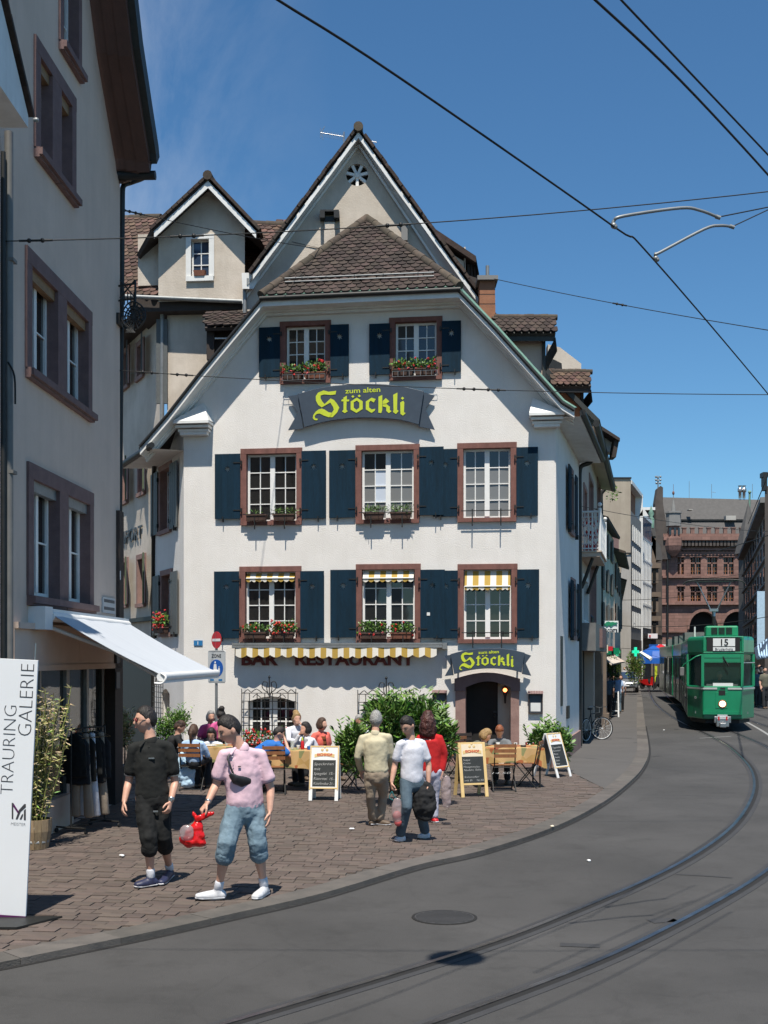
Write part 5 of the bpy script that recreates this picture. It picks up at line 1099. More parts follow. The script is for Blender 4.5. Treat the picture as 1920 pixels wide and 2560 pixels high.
b = MB(); b.slab([W(1450, 1046, 35.8), W(1540, 1104, 35.8), W(1540, 1112, 35.8), W(1450, 1056, 35.8)], -.6); b.slab([W(1530, 1102, 35.8), W(1540, 1106, 35.8), W(1532, 1150, 35.8), W(1522, 1150, 35.8)], -.5); b.box(W(1462, 0, 36).x, W(1476, 0, 36).x, 36, 36.4, W(0, 1062, 36).z, W(0, 1038, 36).z); b.build('roof_edge', 'dark_wood', t)
# lean dormer at the left behind the restaurant roof
IF = Wall((-5.56, 29.3), (1.0, 28.7)); fi = IF.fr
imp = thing('side_street_house', 'beige house with white-edged dormer gable and red tiled roof in the side street', 'house', fi)
Q = lambda x, y, n=0: IF.uv(x, y, n)
uL, uR = Q(418, 900)[0], Q(612, 900)[0]; ev = Q(500, 765, -.5)[1]
b = MB(fi); wallface(b, rect(uL, uR + 1.5, 0, Q(0, 760)[1]), [], .3); b.build('wall', 'plaster_beige', imp)
SWL = Wall((-5.56 - .51 * 9, 29.3 + 9), (-5.56, 29.3)); fs_ = SWL.fr
sw_h = []
b = MB(fi); b.box(uL - .85, uR + .1, -.35, 2.0, Q(0, 800)[1], Q(0, 765)[1]); b.build('eaves', 'dark_wood', imp)
b = MB(fi); b.tube([(Q(290, 744, -.5)[0], -.5, Q(290, 740, -.5)[1]), (Q(612, 760, -.5)[0], -.5, Q(612, 754, -.5)[1])], .055, 8); b.build('gutter', 'zinc', imp)
# dormer gable
dl, dr_ = Q(396, 600, -.45)[0], Q(612, 600, -.45)[0]; dz0 = Q(500, 752, -.45)[1]; pk = Q(522, 470, -.45); shl, shr = Q(396, 575, -.45)[1], Q(612, 555, -.45)[1]
wu0, wu1, wv0, wv1 = Q(475, 640, -.45)[0], Q(526, 640, -.45)[0], Q(500, 692, -.45)[1], Q(500, 597, -.45)[1]
b = MB(fi); wallface(b, [(dl, dz0), (dr_, dz0), (dr_, shr), pk, (dl, shl)], [rect(wu0 + .03, wu1 - .03, wv0 + .03, wv1 - .03)], .3, -.45)
b.box(dl - .6, dl, -.2, 2.6, dz0 + .5, shl); b.build('dormer_wall', 'plaster_beige', imp)
fi2 = fi @ Matrix.Translation((0, -.45, 0))
window(imp, fi2, (wu0 - .10, wu1 + .10, wv0 - .12, wv1 + .10), 'trim_white', (2, 3), 'pane_blue', recess=.10, jw=.13, lw=.11, sw=.12, sash_n=1, rim=.035)
t = thing('flower_box', 'small empty terracotta box on the dormer window sill high up on the left', 'flower box', fi2 @ Matrix.Translation(((wu0 + wu1) / 2, -.08, wv0)))
b = MB(fi2); u_, c__ = (wu0 + wu1) / 2 + .0, wv0 + .0; b.add([(u_ - .12, -.10, c__), (u_ + .12, -.10, c__), (u_ + .12, .02, c__), (u_ - .12, .02, c__), (u_ - .15, -.12, c__ + .13), (u_ + .15, -.12, c__ + .13), (u_ + .15, .04, c__ + .13), (u_ - .15, .04, c__ + .13)], [(0, 3, 2, 1), (0, 1, 5, 4), (1, 2, 6, 5), (2, 3, 7, 6), (3, 0, 4, 7), (4, 5, 6, 7)]); b.build('box', 'terracotta', t)
pkO = Q(520, 452, -.85); vl, vr = Q(385, 578, -.85), Q(640, 578, -.85)
b = MB(fi)
for e in (vl, vr):
 b.slab([(e[0], -.85, e[1]), (pkO[0], -.85, pkO[1]), (pkO[0], -.85, pkO[1] - .17), (e[0], -.85, e[1] - .17)], .03 if e is vl else -.03)
b.build('barge_board', 'trim_white', imp)
b = MB(fi); ll = (vl[0] - .55, vl[1] - .45)
for e, s_ in ((ll, 1), (vr, -1)):
 b.slab([(e[0], -.85 if e is not ll else -.3, e[1]), (vl[0] if e is ll else pkO[0], -.85, vl[1] if e is ll else pkO[1]), (pkO[0] if e is ll else pkO[0], -.85, pkO[1]), (pkO[0], 3, pkO[1]), (e[0], 3, e[1])], .1 * s_)
b.build('dormer_roof', 'dark_wood', imp)
I = lambda p, n: fi @ Vector((p[0], n, p[1]))
for e in (vl, vr):
 k = 10
 for i in range(k):
  f = i / k; p = I((e[0] + (pkO[0] - e[0]) * f, e[1] + (pkO[1] - e[1]) * f), -.85); ang = math.atan2(pkO[1] - e[1], abs(pkO[0] - e[0])) * (1 if e is vl else -1)
  b = MB(Matrix.Translation(p) @ Matrix.Rotation(-ang, 4, 'Y')); b.box(-.02, .26, -.06, .6, .06, .13) if e is vl else b.box(-.24, .04, -.06, .6, .06, .13); b.build('verge_tile', 'tile_brown', imp)
ridge(imp, I((pkO[0], pkO[1] + .12), -.9), I((pkO[0], pkO[1] + .12), 2), .11)
# main roof slopes left and right of the dormer
e0, e1 = W(255, 742, 29.4), W(396, 742, 28.9); t1, t0 = W(400, 545, 31.8), W(255, 552, 32.4)
tiles(imp, [e0, e1, t1, t0], .20, .17, 'tile_red', 200, 9); b = MB(); b.slab([e0, e1, t1, t0], -.1); b.build('roof', 'dark_wood', imp); ridge(imp, t0, t1, .12)
e0, e1 = W(608, 750, 28.9), W(740, 760, 28.7); t1, t0 = W(740, 566, 31.4), W(560, 560, 31.6); e0b = W(560, 750, 28.9)
tiles(imp, [e0b, e1, t1, t0], .20, .17, 'tile_red', 100, 11); b = MB(); b.slab([e0b, e1, t1, t0], -.1); b.build('roof', 'dark_wood', imp); ridge(imp, t0, t1, .12)
# rain head
b = MB(); p = W(628, 680, 28.0); b.add([W(604, 682, 28), W(652, 682, 28), W(634, 722, 28), W(606, 722, 28), W(604, 682, 28.3), W(652, 682, 28.3), W(634, 722, 28.3), W(606, 722, 28.3)], [(0, 1, 2, 3), (4, 7, 6, 5), (0, 4, 5, 1), (1, 5, 6, 2), (2, 6, 7, 3), (3, 7, 4, 0)]); rh = b.build('rain_head', 'trim_white', imp)
b = MB(); b.tube([W(612, 720, 28.15), W(612, 800, 28.15)], .05, 8); b.box(W(617, 0, 28).x, W(622, 0, 28).x, 27.98, 28, W(0, 712, 28).z, W(0, 696, 28).z); b.build('downpipe', 'zinc', imp)
# lean-to tiles over the wall
ld = thing('lean_to_dormer', 'low tiled lean-to dormer of dark boards tucked behind the left slope', 'dormer', W(560, 840, 27.8))
e0, e1 = W(512, 820, 27.6), W(640, 815, 27.4); t1, t0 = W(640, 785, 28.2), W(512, 790, 28.4); b = MB(); b.slab([e0, e1, t1, t0], -.08); b.build('roof', 'dark_wood', ld); tiles(ld, [e0, e1, t1, t0], .2, .13, 'tile_brown', 100, 13)
b = MB(); b.box(e0.x + .08, e1.x, 27.9, 28.6, W(0, 905, 28).z, e0.z + .1); b.box(e0.x + .02, e0.x + .2, 27.75, 27.9, W(0, 905, 28).z, e0.z); b.build('boards', 'dark_wood', ld)
b = MB(); b.box(W(538, 0, 27.8).x, W(575, 0, 27.8).x, 27.7, 27.74, W(0, 850, 27.8).z, W(0, 847, 27.8).z); b.build('batten', 'trim_white', ld)
# side street wall with windows
def su(px): return SWL.uv(px, 1400)[0]
H_ = []
def swin(x0, x1, ym0, ym1, stone='pink_stone', **k):
 u0, u1 = su(x0), su(x1); xm = (x0 + x1) / 2; v1, v0 = SWL.uv(xm, ym0)[1], SWL.uv(xm, ym1)[1]
 w_, h_ = window(imp, fs_, (u0, u1, v0, v1), stone, (1, 3), 'pane_dark', recess=.2, panes=True, **k); H_.append(h_); return u0, u1, v0, v1
for x0, x1, y0, y1 in ((305, 325, 870, 975), (342, 362, 850, 950), (302, 322, 1150, 1262), (345, 366, 1130, 1240), (303, 322, 1395, 1520), (343, 366, 1385, 1518)):
 u0, u1, v0, v1 = swin(x0, x1, y0, y1); m_ = 'shutter_grey' if y0 < 1000 else 'shutter_green'
 louvres(imp, fs_, u1 + .02, u1 + .62, v0 + .05, v1 - .05, m_, -.10, -.25, 0)
b = MB(fs_); wallface(b, rect(0, SWL.L, -.1, 11.2), H_, .3); b.build('side_wall', 'plaster_beige', imp)
b = MB(fs_); b.box(0, SWL.L, -.12, 0, SWL.uv(350, 1555)[1], SWL.uv(350, 1545)[1]); b.box(0, SWL.L, -.10, 0, .0, SWL.uv(350, 1590)[1] - .1); b.build('shop_front', 'shutter_dark', imp)
b = MB(fs_); b.box(0, SWL.L, -.6, 0, 11.2, 11.3); b.build('side_soffit', 'dark_wood', imp)
u0, v0 = SWL.uv(300, 1345); u1, v1 = SWL.uv(372, 1305); v0 = SWL.uv(372, 1330)[1]
text('wall_lettering', 'IMPORT', .5, imp, wallframe(fs_, SWL.uv(300, 1340)[0], v0 - .1, -.03), 'letter_dark', .01, .006, fit=SWL.uv(357, 1340)[0] - SWL.uv(300, 1340)[0])
b = MB(); b.tube(catmull([W(404, 760, 29.2), W(406, 800, 29.25)], 3) + [W(405, 1100, 29.25)], .055, 8); b.build('downpipe', 'zinc', imp)
b = MB(); b.box(W(392, 0, 29.3).x, W(420, 0, 29.3).x, 29.22, 29.3, W(0, 1010, 29.3).z, W(0, 800, 29.3).z); b.build('corner_board', 'shutter_grey', imp)
t = thing('wooden_frame', 'orange wooden frame board standing in the side street behind the dark-haired man', 'board', W(366, 1800, 31))
b = MB(); a_, c_ = W(360, 1780, 31), W(373, 1715, 31); b.box(a_.x, a_.x + .035, 31, 31.05, a_.z - .9, c_.z); b.box(c_.x - .035, c_.x, 31, 31.05, a_.z - .9, c_.z); b.box(a_.x + .035, c_.x - .035, 31, 31.05, c_.z - .04, c_.z); b.box(a_.x + .035, c_.x - .035, 31, 31.05, a_.z - .1, a_.z - .05); b.build('frame', 'cream_paint', t)
# ================================================================ the street to the right
def rect3(b, x0, x1, y0, y1, Y, d=.3, m=None): p, q = W(x0, y1, Y), W(x1, y0, Y); b.box(p.x, q.x, Y, Y + d, p.z, q.z, m)
# ---- balcony house
BH = Wall((5.28, 31.26), (8.06, 43.1)); bf = BH.fr; hb = 8.75
bh = thing('balcony_house', 'narrow grey house with white iron balcony and black downpipes beside the restaurant', 'house', bf)
def bu(px, py=1400, n=0): return BH.uv(px, py, n)
b = MB(bf); H_ = []
def zat(px, py): return BH.uv(px, py)[1]
wd = []
for (xa, xb, y0, y1, m_) in ((1455, 1468, 1440, 1562, 'trim_white'), (1474, 1489, 1400, 1570, 'pink_stone'), (1458, 1466, 1215, 1300, 'pink_stone'), (1472, 1482, 1195, 1300, 'pink_stone'), (1492, 1500, 1200, 1300, 'pink_stone')):
 u0, u1 = bu(xa)[0], bu(xb)[0]; v1, v0 = zat((xa + xb) / 2, y0), zat((xa + xb) / 2, y1)
 w_, h_ = window(bh, bf, (u0, u1, v0, v1), m_, (1, 3), 'pane_dark', recess=.18, sash_n=2); H_.append(h_)
sh0, sh1 = bu(1456)[0], bu(1484)[0]
wallface(b, rect(0, BH.L, -.1, hb), H_ + [[(sh0, PZ), (sh1, PZ), (sh1, 2.7), (sh0, 2.7)]], .4); b.build('wall', 'plaster_grey', bh)
b = MB(bf); b.box(sh0, sh1, .3, .5, PZ, 2.8); b.build('shop_door', 'interior', bh)
b = MB(bf); b.box(.05, sh1 + .1, -.42, 0, 2.65, 3.4); b.build('shop_canopy', 'bus_grey', bh)
b = MB(bf); b.box(2.2, 4.6, -.50, -.42, 2.75, 3.3); b.build('sign_panel', 'plum_stone', bh)
for a in (bu(1487)[0], bu(1498)[0]):
 b = MB(bf); b.box(a, a + .55, -.25, .05, .0, 3.4); b.box(a - .08, a + .63, -.34, .05, 0, .45); b.build('pier', 'sandstone_tan', bh)
b = MB(bf); b.add([(-.2, -.40, hb - .12), (BH.L, -.40, hb - .12), (BH.L, .1, hb), (-.2, .1, hb)], [(0, 1, 2, 3)]); b.build('soffit', 'plaster_grey', bh)
b = MB(bf); b.tube([(-.3, -.45, hb - .06), (BH.L, -.45, hb - .06)], .09, 8); b.build('gutter', 'dark_metal', bh)
b = MB(bf); b.slab([(-.2, -.45, hb - .02), (BH.L, -.45, hb - .02), (BH.L, 3, hb + 3.6), (-.2, 3, hb + 3.6)], .12); b.build('roof', 'shutter_dark', bh)
for px, Yp, y0 in ((1480, 40.5, 1185), (1503, 43.6, 1235)):
 b = MB(); b.tube(catmull([W(px + 10, y0 - 30, Yp), W(px + 8, y0 - 12, Yp), W(px, y0, Yp), W(px, y0 + 25, Yp)], 3) + [W(px + (0 if px > 1490 else 0), 1400, Yp)] + ([W(px, 1800, Yp)] if px > 1490 else []), .075, 8); b.build('downpipe', 'dark_metal', bh)
# balcony: placed on the wall by its own metres
s0, s1 = .15, 3.5; fz = 5.35; pr = .52
b = MB(bf); b.box(s0, s1, -pr, 0, fz - .16, fz - .04); b.box(s0 - .05, s1 + .05, -pr - .05, 0, fz - .04, fz); bal = b.build('balcony', 'plaster_grey', bh)
b = MB(bf); b.tube([(s1 - .3, -.02, fz - 1.0), (s1 - .3, -pr + .2, fz - .18)], .05, 6); b.tube([(s0 + .2, -.02, fz - 1.0), (s0 + .2, -pr + .2, fz - .18)], .05, 6); b.build('strut', 'dark_metal', bal)
b = MB(bf); R_ = 1.05
def rail(p, q, n):
 p, q = Vector(p), Vector(q); z = Vector((0, 0, 1))
 b.tube([p + z * R_, q + z * R_], .03, 6); b.tube([p + z * .06, q + z * .06], .02, 6); b.tube([p + z * (R_ - .14), q + z * (R_ - .14)], .012, 4)
 for i in range(n + 1):
  a = p.lerp(q, i / n); b.tube([a, a + z * R_], .012 if i % 3 else .022, 5)
  if i < n:
   c = p.lerp(q, (i + .5) / n); d = (q - p).normalized() * ((q - p).length / n * .42)
   for zz in (.25, .5, .75): b.tube([c + z * (zz - .1), c + d + z * zz, c + z * (zz + .1), c - d + z * zz, c + z * (zz - .1)], .009, 4)
rail((s0, -.02, fz), (s0, -pr, fz), 5); rail((s0, -pr, fz), (s1, -pr, fz), 14); rail((s1, -pr, fz), (s1, -.02, fz), 5)
for x in (s0, s1): b.tube([(x, -pr, fz), (x, -pr, fz + 1.15)], .045, 8); b.ball((x, -pr, fz + 1.24), .06, 8, 6)
b.build('balustrade', 'trim_white', bal)
t = thing('flower_box', 'red box with blooms standing on the white iron balcony', 'flower box', bf @ Matrix.Translation((s0 + .4, -.4, fz)))
b = MB(bf); b.box(s0 + .1, s0 + .3, -.45, -.08, fz + .005, fz + .2); b.build('box', 'sign_red', t)
b = MB(bf)
for k in range(24): b.ball((s0 + .1 + random.uniform(0, .3), -.27 + random.uniform(-.2, .2), fz + random.uniform(.2, .9)), .05, 5, 4)
b.build('blossom', 'flower_red', t, kind='stuff')
t = thing('wall_lantern', 'black lantern hanging over the shop canopy under the balcony', 'lantern', W(1476, 1575, 37))
b = MB(); p = W(1473, 1560, 37); b.lathe([(.02, .35), (.16, .2), (.15, .18), (.10, -.2), (.03, -.28)], p, 6, smooth=False); b.tube([p + Vector((0, 0, .3)), p + Vector((-.05, .2, .45))], .02, 5); b.build('lamp_body', 'dark_metal', t)
# ---- row houses further along
def rowhouse(nm, label, a, c, h, over, mat, roofc='tile_brown', nwin=3, floors=3, z0=3.4):
 w_ = Wall(a, c); f = w_.fr; t = thing(nm, label, 'house', f)
 b = MB(f); b.box(0, w_.L, 0, 6, -.1, h); b.build('wall', mat, t)
 b = MB(f); b.slab([(-.1, -over, h), (w_.L, -over, h), (w_.L, 3, h + 1.2), (-.1, 3, h + 1.2)], .10); b.build('roof', roofc, t)
 fh = (h - z0) / floors
 for k in range(floors):
  for i in range(nwin):
   u = w_.L * (i + .5) / nwin; z = z0 + fh * k + fh * .2
   b = MB(f); b.box(u - .55, u + .55, -.04, -.001, z, z + fh * .62); wn = b.build('window', 'pink_stone', t)
   b = MB(f); b.box(u - .42, u + .42, -.05, -.041, z + .1, z + fh * .56); b.build('pane', 'pane_dark', wn)
   b = MB(f); b.box(u - 1.05, u - .57, -.11, -.06, z, z + fh * .62); b.build('shutter', 'shutter_grey', t)
 b = MB(f); b.box(.4, w_.L - .4, -.05, -.002, .3, z0 - .5); b.build('shop_window', 'pane_dark', t)
 return t, w_
t, RW1 = rowhouse('tan_row_house', 'tan row house with plants on the gutter after the balcony house', (8.07, 43.2), (10.0, 50.5), 7.6, .25, 'plaster_beige', nwin=3)
b = MB()
foliage(b, W(1530, 1232, 45), (.25, .25, .35), 60, .12, (0, 1), .5); tag(b.build('roof_plant', ['leaf_dark', 'leaf_green'], at=W(1528, 1235, 45)), 'wild green plant sprouting from the gutter against the concrete gable', 'plant')
t, RW2 = rowhouse('low_row_house', 'low row house with small white dormer before the tall concrete gable', (10.05, 50.6), (12.2, 60), 7.0, .45, 'plaster_grey', nwin=3, floors=2)
b = MB(); rect3(b, 1524, 1547, 1335, 1372, 62, 3); b.build('dormer', 'plum_stone', t); b = MB(); b.slab([W(1520, 1368, 61), W(1560, 1392, 61), W(1560, 1400, 61), W(1520, 1376, 61)], -.4); b.build('dormer_roof', 'trim_white', t)
b = MB(); rect3(b, 1526, 1536, 1385, 1410, 60, 1); b.build('skylight', 'trim_white', t)
t, RW3 = rowhouse('far_low_house', 'plain low house squeezed against the concrete tower block', (12.25, 60.1), (19.0, 94.7), 6.4, .3, 'plaster_beige', nwin=6, floors=1)
# ---- concrete block
CB0, CB1 = (20.2, 95), (23.0, 103.5)
cw = Wall(CB0, CB1); cf = cw.fr; cb = thing('concrete_block', 'tall plain concrete office block with blank beige gable and orange attic', 'building', cf)
ht = W(0, 1197, 95).z; xl = W(1526, 0, 95).x
b = MB(); b.box(xl - 3, CB0[0], 95, 104, 0, ht); b.build('gable_wall', 'concrete_beige', cb)
b = MB(); zb = W(0, 1385, 95).z; b.prism([(W(1530, 0, 94.9).x, 0), (CB0[0] - .01, 0), (CB0[0] - .01, zb), (W(1556, 0, 94.9).x, zb - .15)], 94.85, 94.99); b.build('lower_panel', 'concrete_pale', cb)
b = MB(); b.box(W(1556, 0, 94.8).x, CB0[0], 94.75, 94.85, zb - .02, zb + .1); b.build('roof_strip', 'dark_metal', cb)
b = MB(); b.box(xl - 3.1, CB0[0] + .05, 94.9, 104, ht, ht + .12); b.build('parapet', 'dark_metal', cb)
hfc = ht - 2.6
b = MB(cf); b.box(.02, cw.L, 0, 4, -.1, hfc); b.build('front_wall', 'concrete_grey', cb)
b = MB(cf); b.box(.6, cw.L, .5, 4, hfc, hfc + 2.2); b.build('attic', 'orange_brick', cb); b = MB(cf); b.box(.1, cw.L + .2, -.1, 4, hfc + 2.2, hfc + 2.5); b.build('attic_roof', 'trim_white', cb)
for k in range(5):
 z = 5.0 + k * (hfc - 5.6) / 5
 for i in range(6): u = .5 + i * (cw.L - 1) / 6; b = MB(cf); b.box(u, u + .9, -.05, -.001, z, z + 1.3); wn = b.build('window', 'pane_dark', cb); b = MB(cf); b.box(u + .42, u + .62, -.12, -.051, z, z + 1.3); b.build('curtain', 'trim_white', wn)
b = MB(cf); b.box(.1, cw.L, -.08, -.002, .3, 4.0); b.build('shop_window', 'pane_dark', cb)
# ---- white framed block
WB0, WB1 = (23.0, 103.6), (25.5, 110.5); ww = Wall(WB0, WB1); wf = ww.fr
wb = thing('white_block', 'white gridded office block with rows of tall windows past the concrete one', 'building', wf); hw = W(0, 1275, 104).z
b = MB(wf); b.box(.0, ww.L, .05, 4, -.1, hw); b.build('wall', 'concrete_grey', wb)
b = MB(); b.box(WB0[0] - .75, WB0[0] - .02, 103.0, 103.55, 0, hw + 1.2); b.build('downpipe_shaft', 'trim_white', wb)
b = MB(); b.add([W(1597, 1290, 103), W(1622, 1290, 103), W(1609, 1270, 103), W(1609, 1284, 103.6)], [(0, 1, 2), (0, 3, 1)]); b.build('hood', 'trim_white', wb)
for k in range(5):
 z = 5.2 + k * (hw - 5.6) / 5; b = MB(wf); b.box(0, ww.L, -.05, .04, z + 1.9, z + 2.2); b.build('band', 'trim_white', wb)
 for i in range(7): u = .2 + i * (ww.L - .4) / 7; b = MB(wf); b.box(u, u + .42, -.08, .045, z, z + 1.85); b.build('window_bay', 'trim_white' if k < 4 else 'pane_blue', wb)
b = MB(wf); b.box(-.3, ww.L, -1.0, 0, 4.2, 4.6); b.build('canopy', 'dark_metal', wb)
rb = thing('rear_block', 'dark flat-roofed block with white edge seen between the white block and the turret', 'building', (25, 118, 0))
b = MB(); rect3(b, 1600, 1640, 1276, 1500, 118, 6); b.build('wall', 'dark_wood', rb); b = MB(); rect3(b, 1598, 1638, 1268, 1275, 117.5, 6); b.build('roof_edge', 'trim_white', rb)
# ---- ornate house
oh = thing('ornate_house', 'narrow ornate tan sandstone house with carved bays and steep roof', 'house', W(1638, 1690, 114))
b = MB(); rect3(b, 1624, 1640, 1330, 1690, 113, 5); b.build('wall', 'sandstone_tan', oh)
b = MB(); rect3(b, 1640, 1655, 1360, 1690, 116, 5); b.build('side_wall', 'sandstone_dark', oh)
for y in (1408, 1480, 1540): b = MB(); rect3(b, 1624, 1652, y, y + 12, 112.3, 1); b.build('cornice', 'sandstone_tan', oh); b = MB(); rect3(b, 1628, 1646, y + 12, y + 50, 112.5, 1); b.build('bay', 'sandstone_tan', oh); b = MB(); rect3(b, 1632, 1640, y + 16, y + 44, 112.4, .05); b.build('window', 'pane_dark', oh)
b = MB(); b.slab([W(1622, 1330, 113), W(1652, 1365, 113), W(1656, 1400, 113), W(1640, 1400, 113), W(1622, 1345, 113)], 3); b.slab([W(1624, 1340, 112.9), W(1637, 1300, 112.9), W(1640, 1340, 112.9)], 3); b.build('roof', 'slate', oh)
b = MB(); p = W(1628, 1305, 112); b.lathe([(.28, -.6), (.3, .3), (.15, .5), (.3, .8), (.12, 1.2), (.02, 1.6)], p, 8); b.build('finial', 'copper_green', oh)
# ---- post office of red sandstone, closing the street
PY = 150.0; post = thing('red_sandstone_hall', 'large red sandstone hall with battlements, arches and grey slate roof closing the street', 'building', (37, PY, 0))
pw = lambda x, y: (W(x, y, PY).x, W(x, y, PY).z)
def prc(x0, x1, y0, y1): a, c = pw(x0, y1), pw(x1, y0); return rect(a[0], c[0], a[1], c[1])
winp = []
for (y0, y1) in ((1393, 1436), (1466, 1503)):
 for x0, x1 in ((1694, 1710), (1727, 1752), (1768, 1793), (1809, 1834), (1850, 1866)): winp.append((x0, x1, y0, y1))
b = MB(); arches = []
for cx in (1758, 1842):
 r = 36; a = [(cx - r, 1690), (cx + r, 1690)] + [(cx + r * math.cos(PI * i / 12), 1573 - 44 * math.sin(PI * i / 12) ** .9) for i in range(13)]
 arches.append([pw(*p) for p in a])
outer = [pw(1640, 1692), pw(1905, 1692), pw(1905, 1346), pw(1658, 1346), pw(1655, 1400), pw(1640, 1400)]
fr_ = Matrix.Translation((0, PY, 0)); b = MB(fr_)
wallface(b, outer, [prc(*w_) for w_ in winp] + arches, .8); b.build('wall', 'sandstone_red', post)
b = MB(fr_); a = pw(1640, 1692); c = pw(1905, 1375); b.box(a[0], c[0], .9, 1.0, a[1], c[1]); b.build('inner_wall', 'interior', post)
for x0, x1, y0, y1 in winp:
 a, c = pw(x0, y1), pw(x1, y0); b = MB(fr_); n = 2 if x1 - x0 < 20 else 2; b.box(a[0], c[0], .15, .3, a[1] + (c[1] - a[1]) * .62, a[1] + (c[1] - a[1]) * .70)
 m_ = (a[0] + c[0]) / 2; b.box(m_ - .09, m_ + .09, .15, .3, a[1], c[1]); b.box(a[0] - .1, c[0] + .1, -.12, .1, a[1] - .22, a[1]); b.box(a[0] - .15, c[0] + .15, -.15, .1, c[1], c[1] + .18); wn = b.build('window', 'sandstone_red', post)
 b = MB(fr_)
 for i in (.25, .75): x = a[0] + (c[0] - a[0]) * i; b.box(x - .05, x + .05, .35, .42, a[1], c[1])
 for j in (.2, .42, .85): z = a[1] + (c[1] - a[1]) * j; b.box(a[0], c[0], .36, .41, z - .04, z + .04)
 b.build('glazing_bar', 'wood_orange', wn)
 b = MB(fr_); b.box(a[0], c[0], .45, .5, a[1], c[1]); b.build('pane', 'pane_dark', wn)
for y0, y1, d in ((1372, 1376, .3), (1386, 1388, .2), (1440, 1445, .45), (1507, 1512, .5), (1577, 1581, .3)):
 b = MB(fr_); a, c = pw(1640 if y0 > 1500 else 1655, y1), pw(1905, y0)
 if y0 == 1577: c = (pw(1715, 0)[0], c[1])
 b.box(a[0], c[0], -d, 0, a[1], c[1]); b.build('string_course', 'sandstone_red', post)
for k_, arc in enumerate(arches):
 b = MB(fr_); pts = arc[2:]; cx = (arc[0][0] + arc[1][0]) / 2; vs = [(p[0], -.25, p[1]) for p in pts] + [(cx + (p[0] - cx) * 1.14, -.25, p[1] + .35 * (1 if 0 < i < 12 else 0)) for i, p in enumerate(pts)]; k = len(pts)
 b.add(vs, [(i, i + 1, k + i + 1, k + i) for i in range(k - 1)]); b.add([(x, .0, z) for x, y, z in vs[:k]] + vs[:k], [(i, k + i, k + i + 1, i + 1) for i in range(k - 1)]); b.build('arch_moulding', 'sandstone_red', post)
# corbel table, parapet and battlements
b = MB(fr_); a, c = pw(1655, 1352), pw(1868, 1343); b.box(a[0], c[0], -.9, .2, a[1], c[1]); b.build('parapet_cornice', 'sandstone_red', post)
b = MB(fr_)
n = 21; x0, x1 = pw(1675, 0)[0], pw(1862, 0)[0]; zt, zb_ = pw(0, 1352)[1], pw(0, 1366)[1]
for i in range(n + 1): x = x0 + (x1 - x0) * i / n; b.box(x - .16, x + .16, -.75, 0, zb_, zt)
for i in range(n): x = x0 + (x1 - x0) * (i + .5) / n; b.box(x - .16, x + .16, -.04, -.02, pw(0, 1379)[1], pw(0, 1372)[1])
b.build('corbel_table', 'sandstone_dark', post, kind='stuff')
a, c = pw(1655, 1343), pw(1868, 1335); b = MB(fr_); b.box(a[0], c[0], -.6, -.2, a[1], c[1]); b.build('parapet', 'sandstone_red', post)
for k in range(8):
 x = 1704 + k * 20.4; b = MB(fr_); a, c = pw(x, 1336), pw(x + 9, 1333 - (k == 0)); 
 for aa, cc, y in ((x, x + 9, 1322),):
  p, q = pw(aa, 1346), pw(cc, y); b.box(p[0], q[0], -.58, -.22, p[1], q[1]); b.box(p[0] - .08, q[0] + .08, -.64, -.16, q[1], q[1] + .12)
 b.build('merlon', 'sandstone_red', post)
# turret
tc_ = W(1681, 1340, PY); Z = lambda y: W(0, y, PY).z - tc_.z
b = MB(); b.lathe([(.3, Z(1392)), (.95, Z(1378)), (1.15, Z(1366)), (1.15, Z(1346)), (.78, Z(1344)), (.78, Z(1318)), (.9, Z(1316))], (tc_.x, PY - .5, tc_.z), 8, smooth=False); tr = b.build('turret', 'sandstone_red', post)
for i in range(3): a = -PI / 2 + (i - 1) * PI / 4; b = MB(); b.box(tc_.x + .78 * math.cos(a) - .13, tc_.x + .78 * math.cos(a) + .13, PY - .5 + .80 * math.sin(a) - .08, PY - .5 + .80 * math.sin(a) + .08, tc_.z + Z(1339), tc_.z + Z(1322)); b.build('slit_window', 'pane_dark', tr)
b = MB(); b.lathe([(1.02, Z(1317)), (.95, Z(1286)), (1.08, Z(1285)), (1.06, Z(1281)), (.30, Z(1280)), (.26, Z(1272)), (.07, Z(1252)), (.04, Z(1240))], (tc_.x, PY - .5, tc_.z), 8, smooth=False); b.build('turret_cap', 'concrete_grey', tr)
b = MB(); b.ball((tc_.x, PY - .5, tc_.z + Z(1234)), (.16, .16, .26), 8, 6); b.tube([(tc_.x, PY - .5, tc_.z + Z(1245)), (tc_.x, PY - .5, tc_.z + Z(1212))], .025, 5); b.build('finial', 'red_stone', tr)
# slate roof
r0, r1 = W(1650, 1350, PY + 1), W(1925, 1350, PY + 1); rr0, rr1 = W(1650, 1243, PY + 5), W(1925, 1250, PY + 5)
b = MB(); b.slab([r0, r1, rr1, rr0], -.3); b.build('roof', 'slate', post); b = MB(); p, q = W(1690, 1300, PY + 2.5), W(1920, 1301, PY + 2.5); b.box(p.x, q.x, p.y, p.y + .3, p.z - .1, p.z + .1); b.build('roof_seam', 'dark_metal', post)
b = MB(); q = [(1632, 1400), (1632, 1262), (1638, 1225), (1646, 1218), (1652, 1222), (1652, 1262), (1658, 1300), (1672, 1400)]; z_ = PY + .6; k = len(q); b.slab([W(x, y, z_) for x, y in q], -1.2); b.build('stepped_gable', 'sandstone_dark', post)
b = MB(); b.tube([W(1645, 1220, z_), W(1645, 1190, z_)], .08, 5)
for x, y in ((1640, 1192), (1645, 1194), (1651, 1192), (1640, 1200), (1645, 1202), (1651, 1200), (1641, 1208), (1650, 1208)): b.ball(W(x, y, z_), .15, 6, 4)
b.build('weather_vane', 'zinc', post)
b = MB()
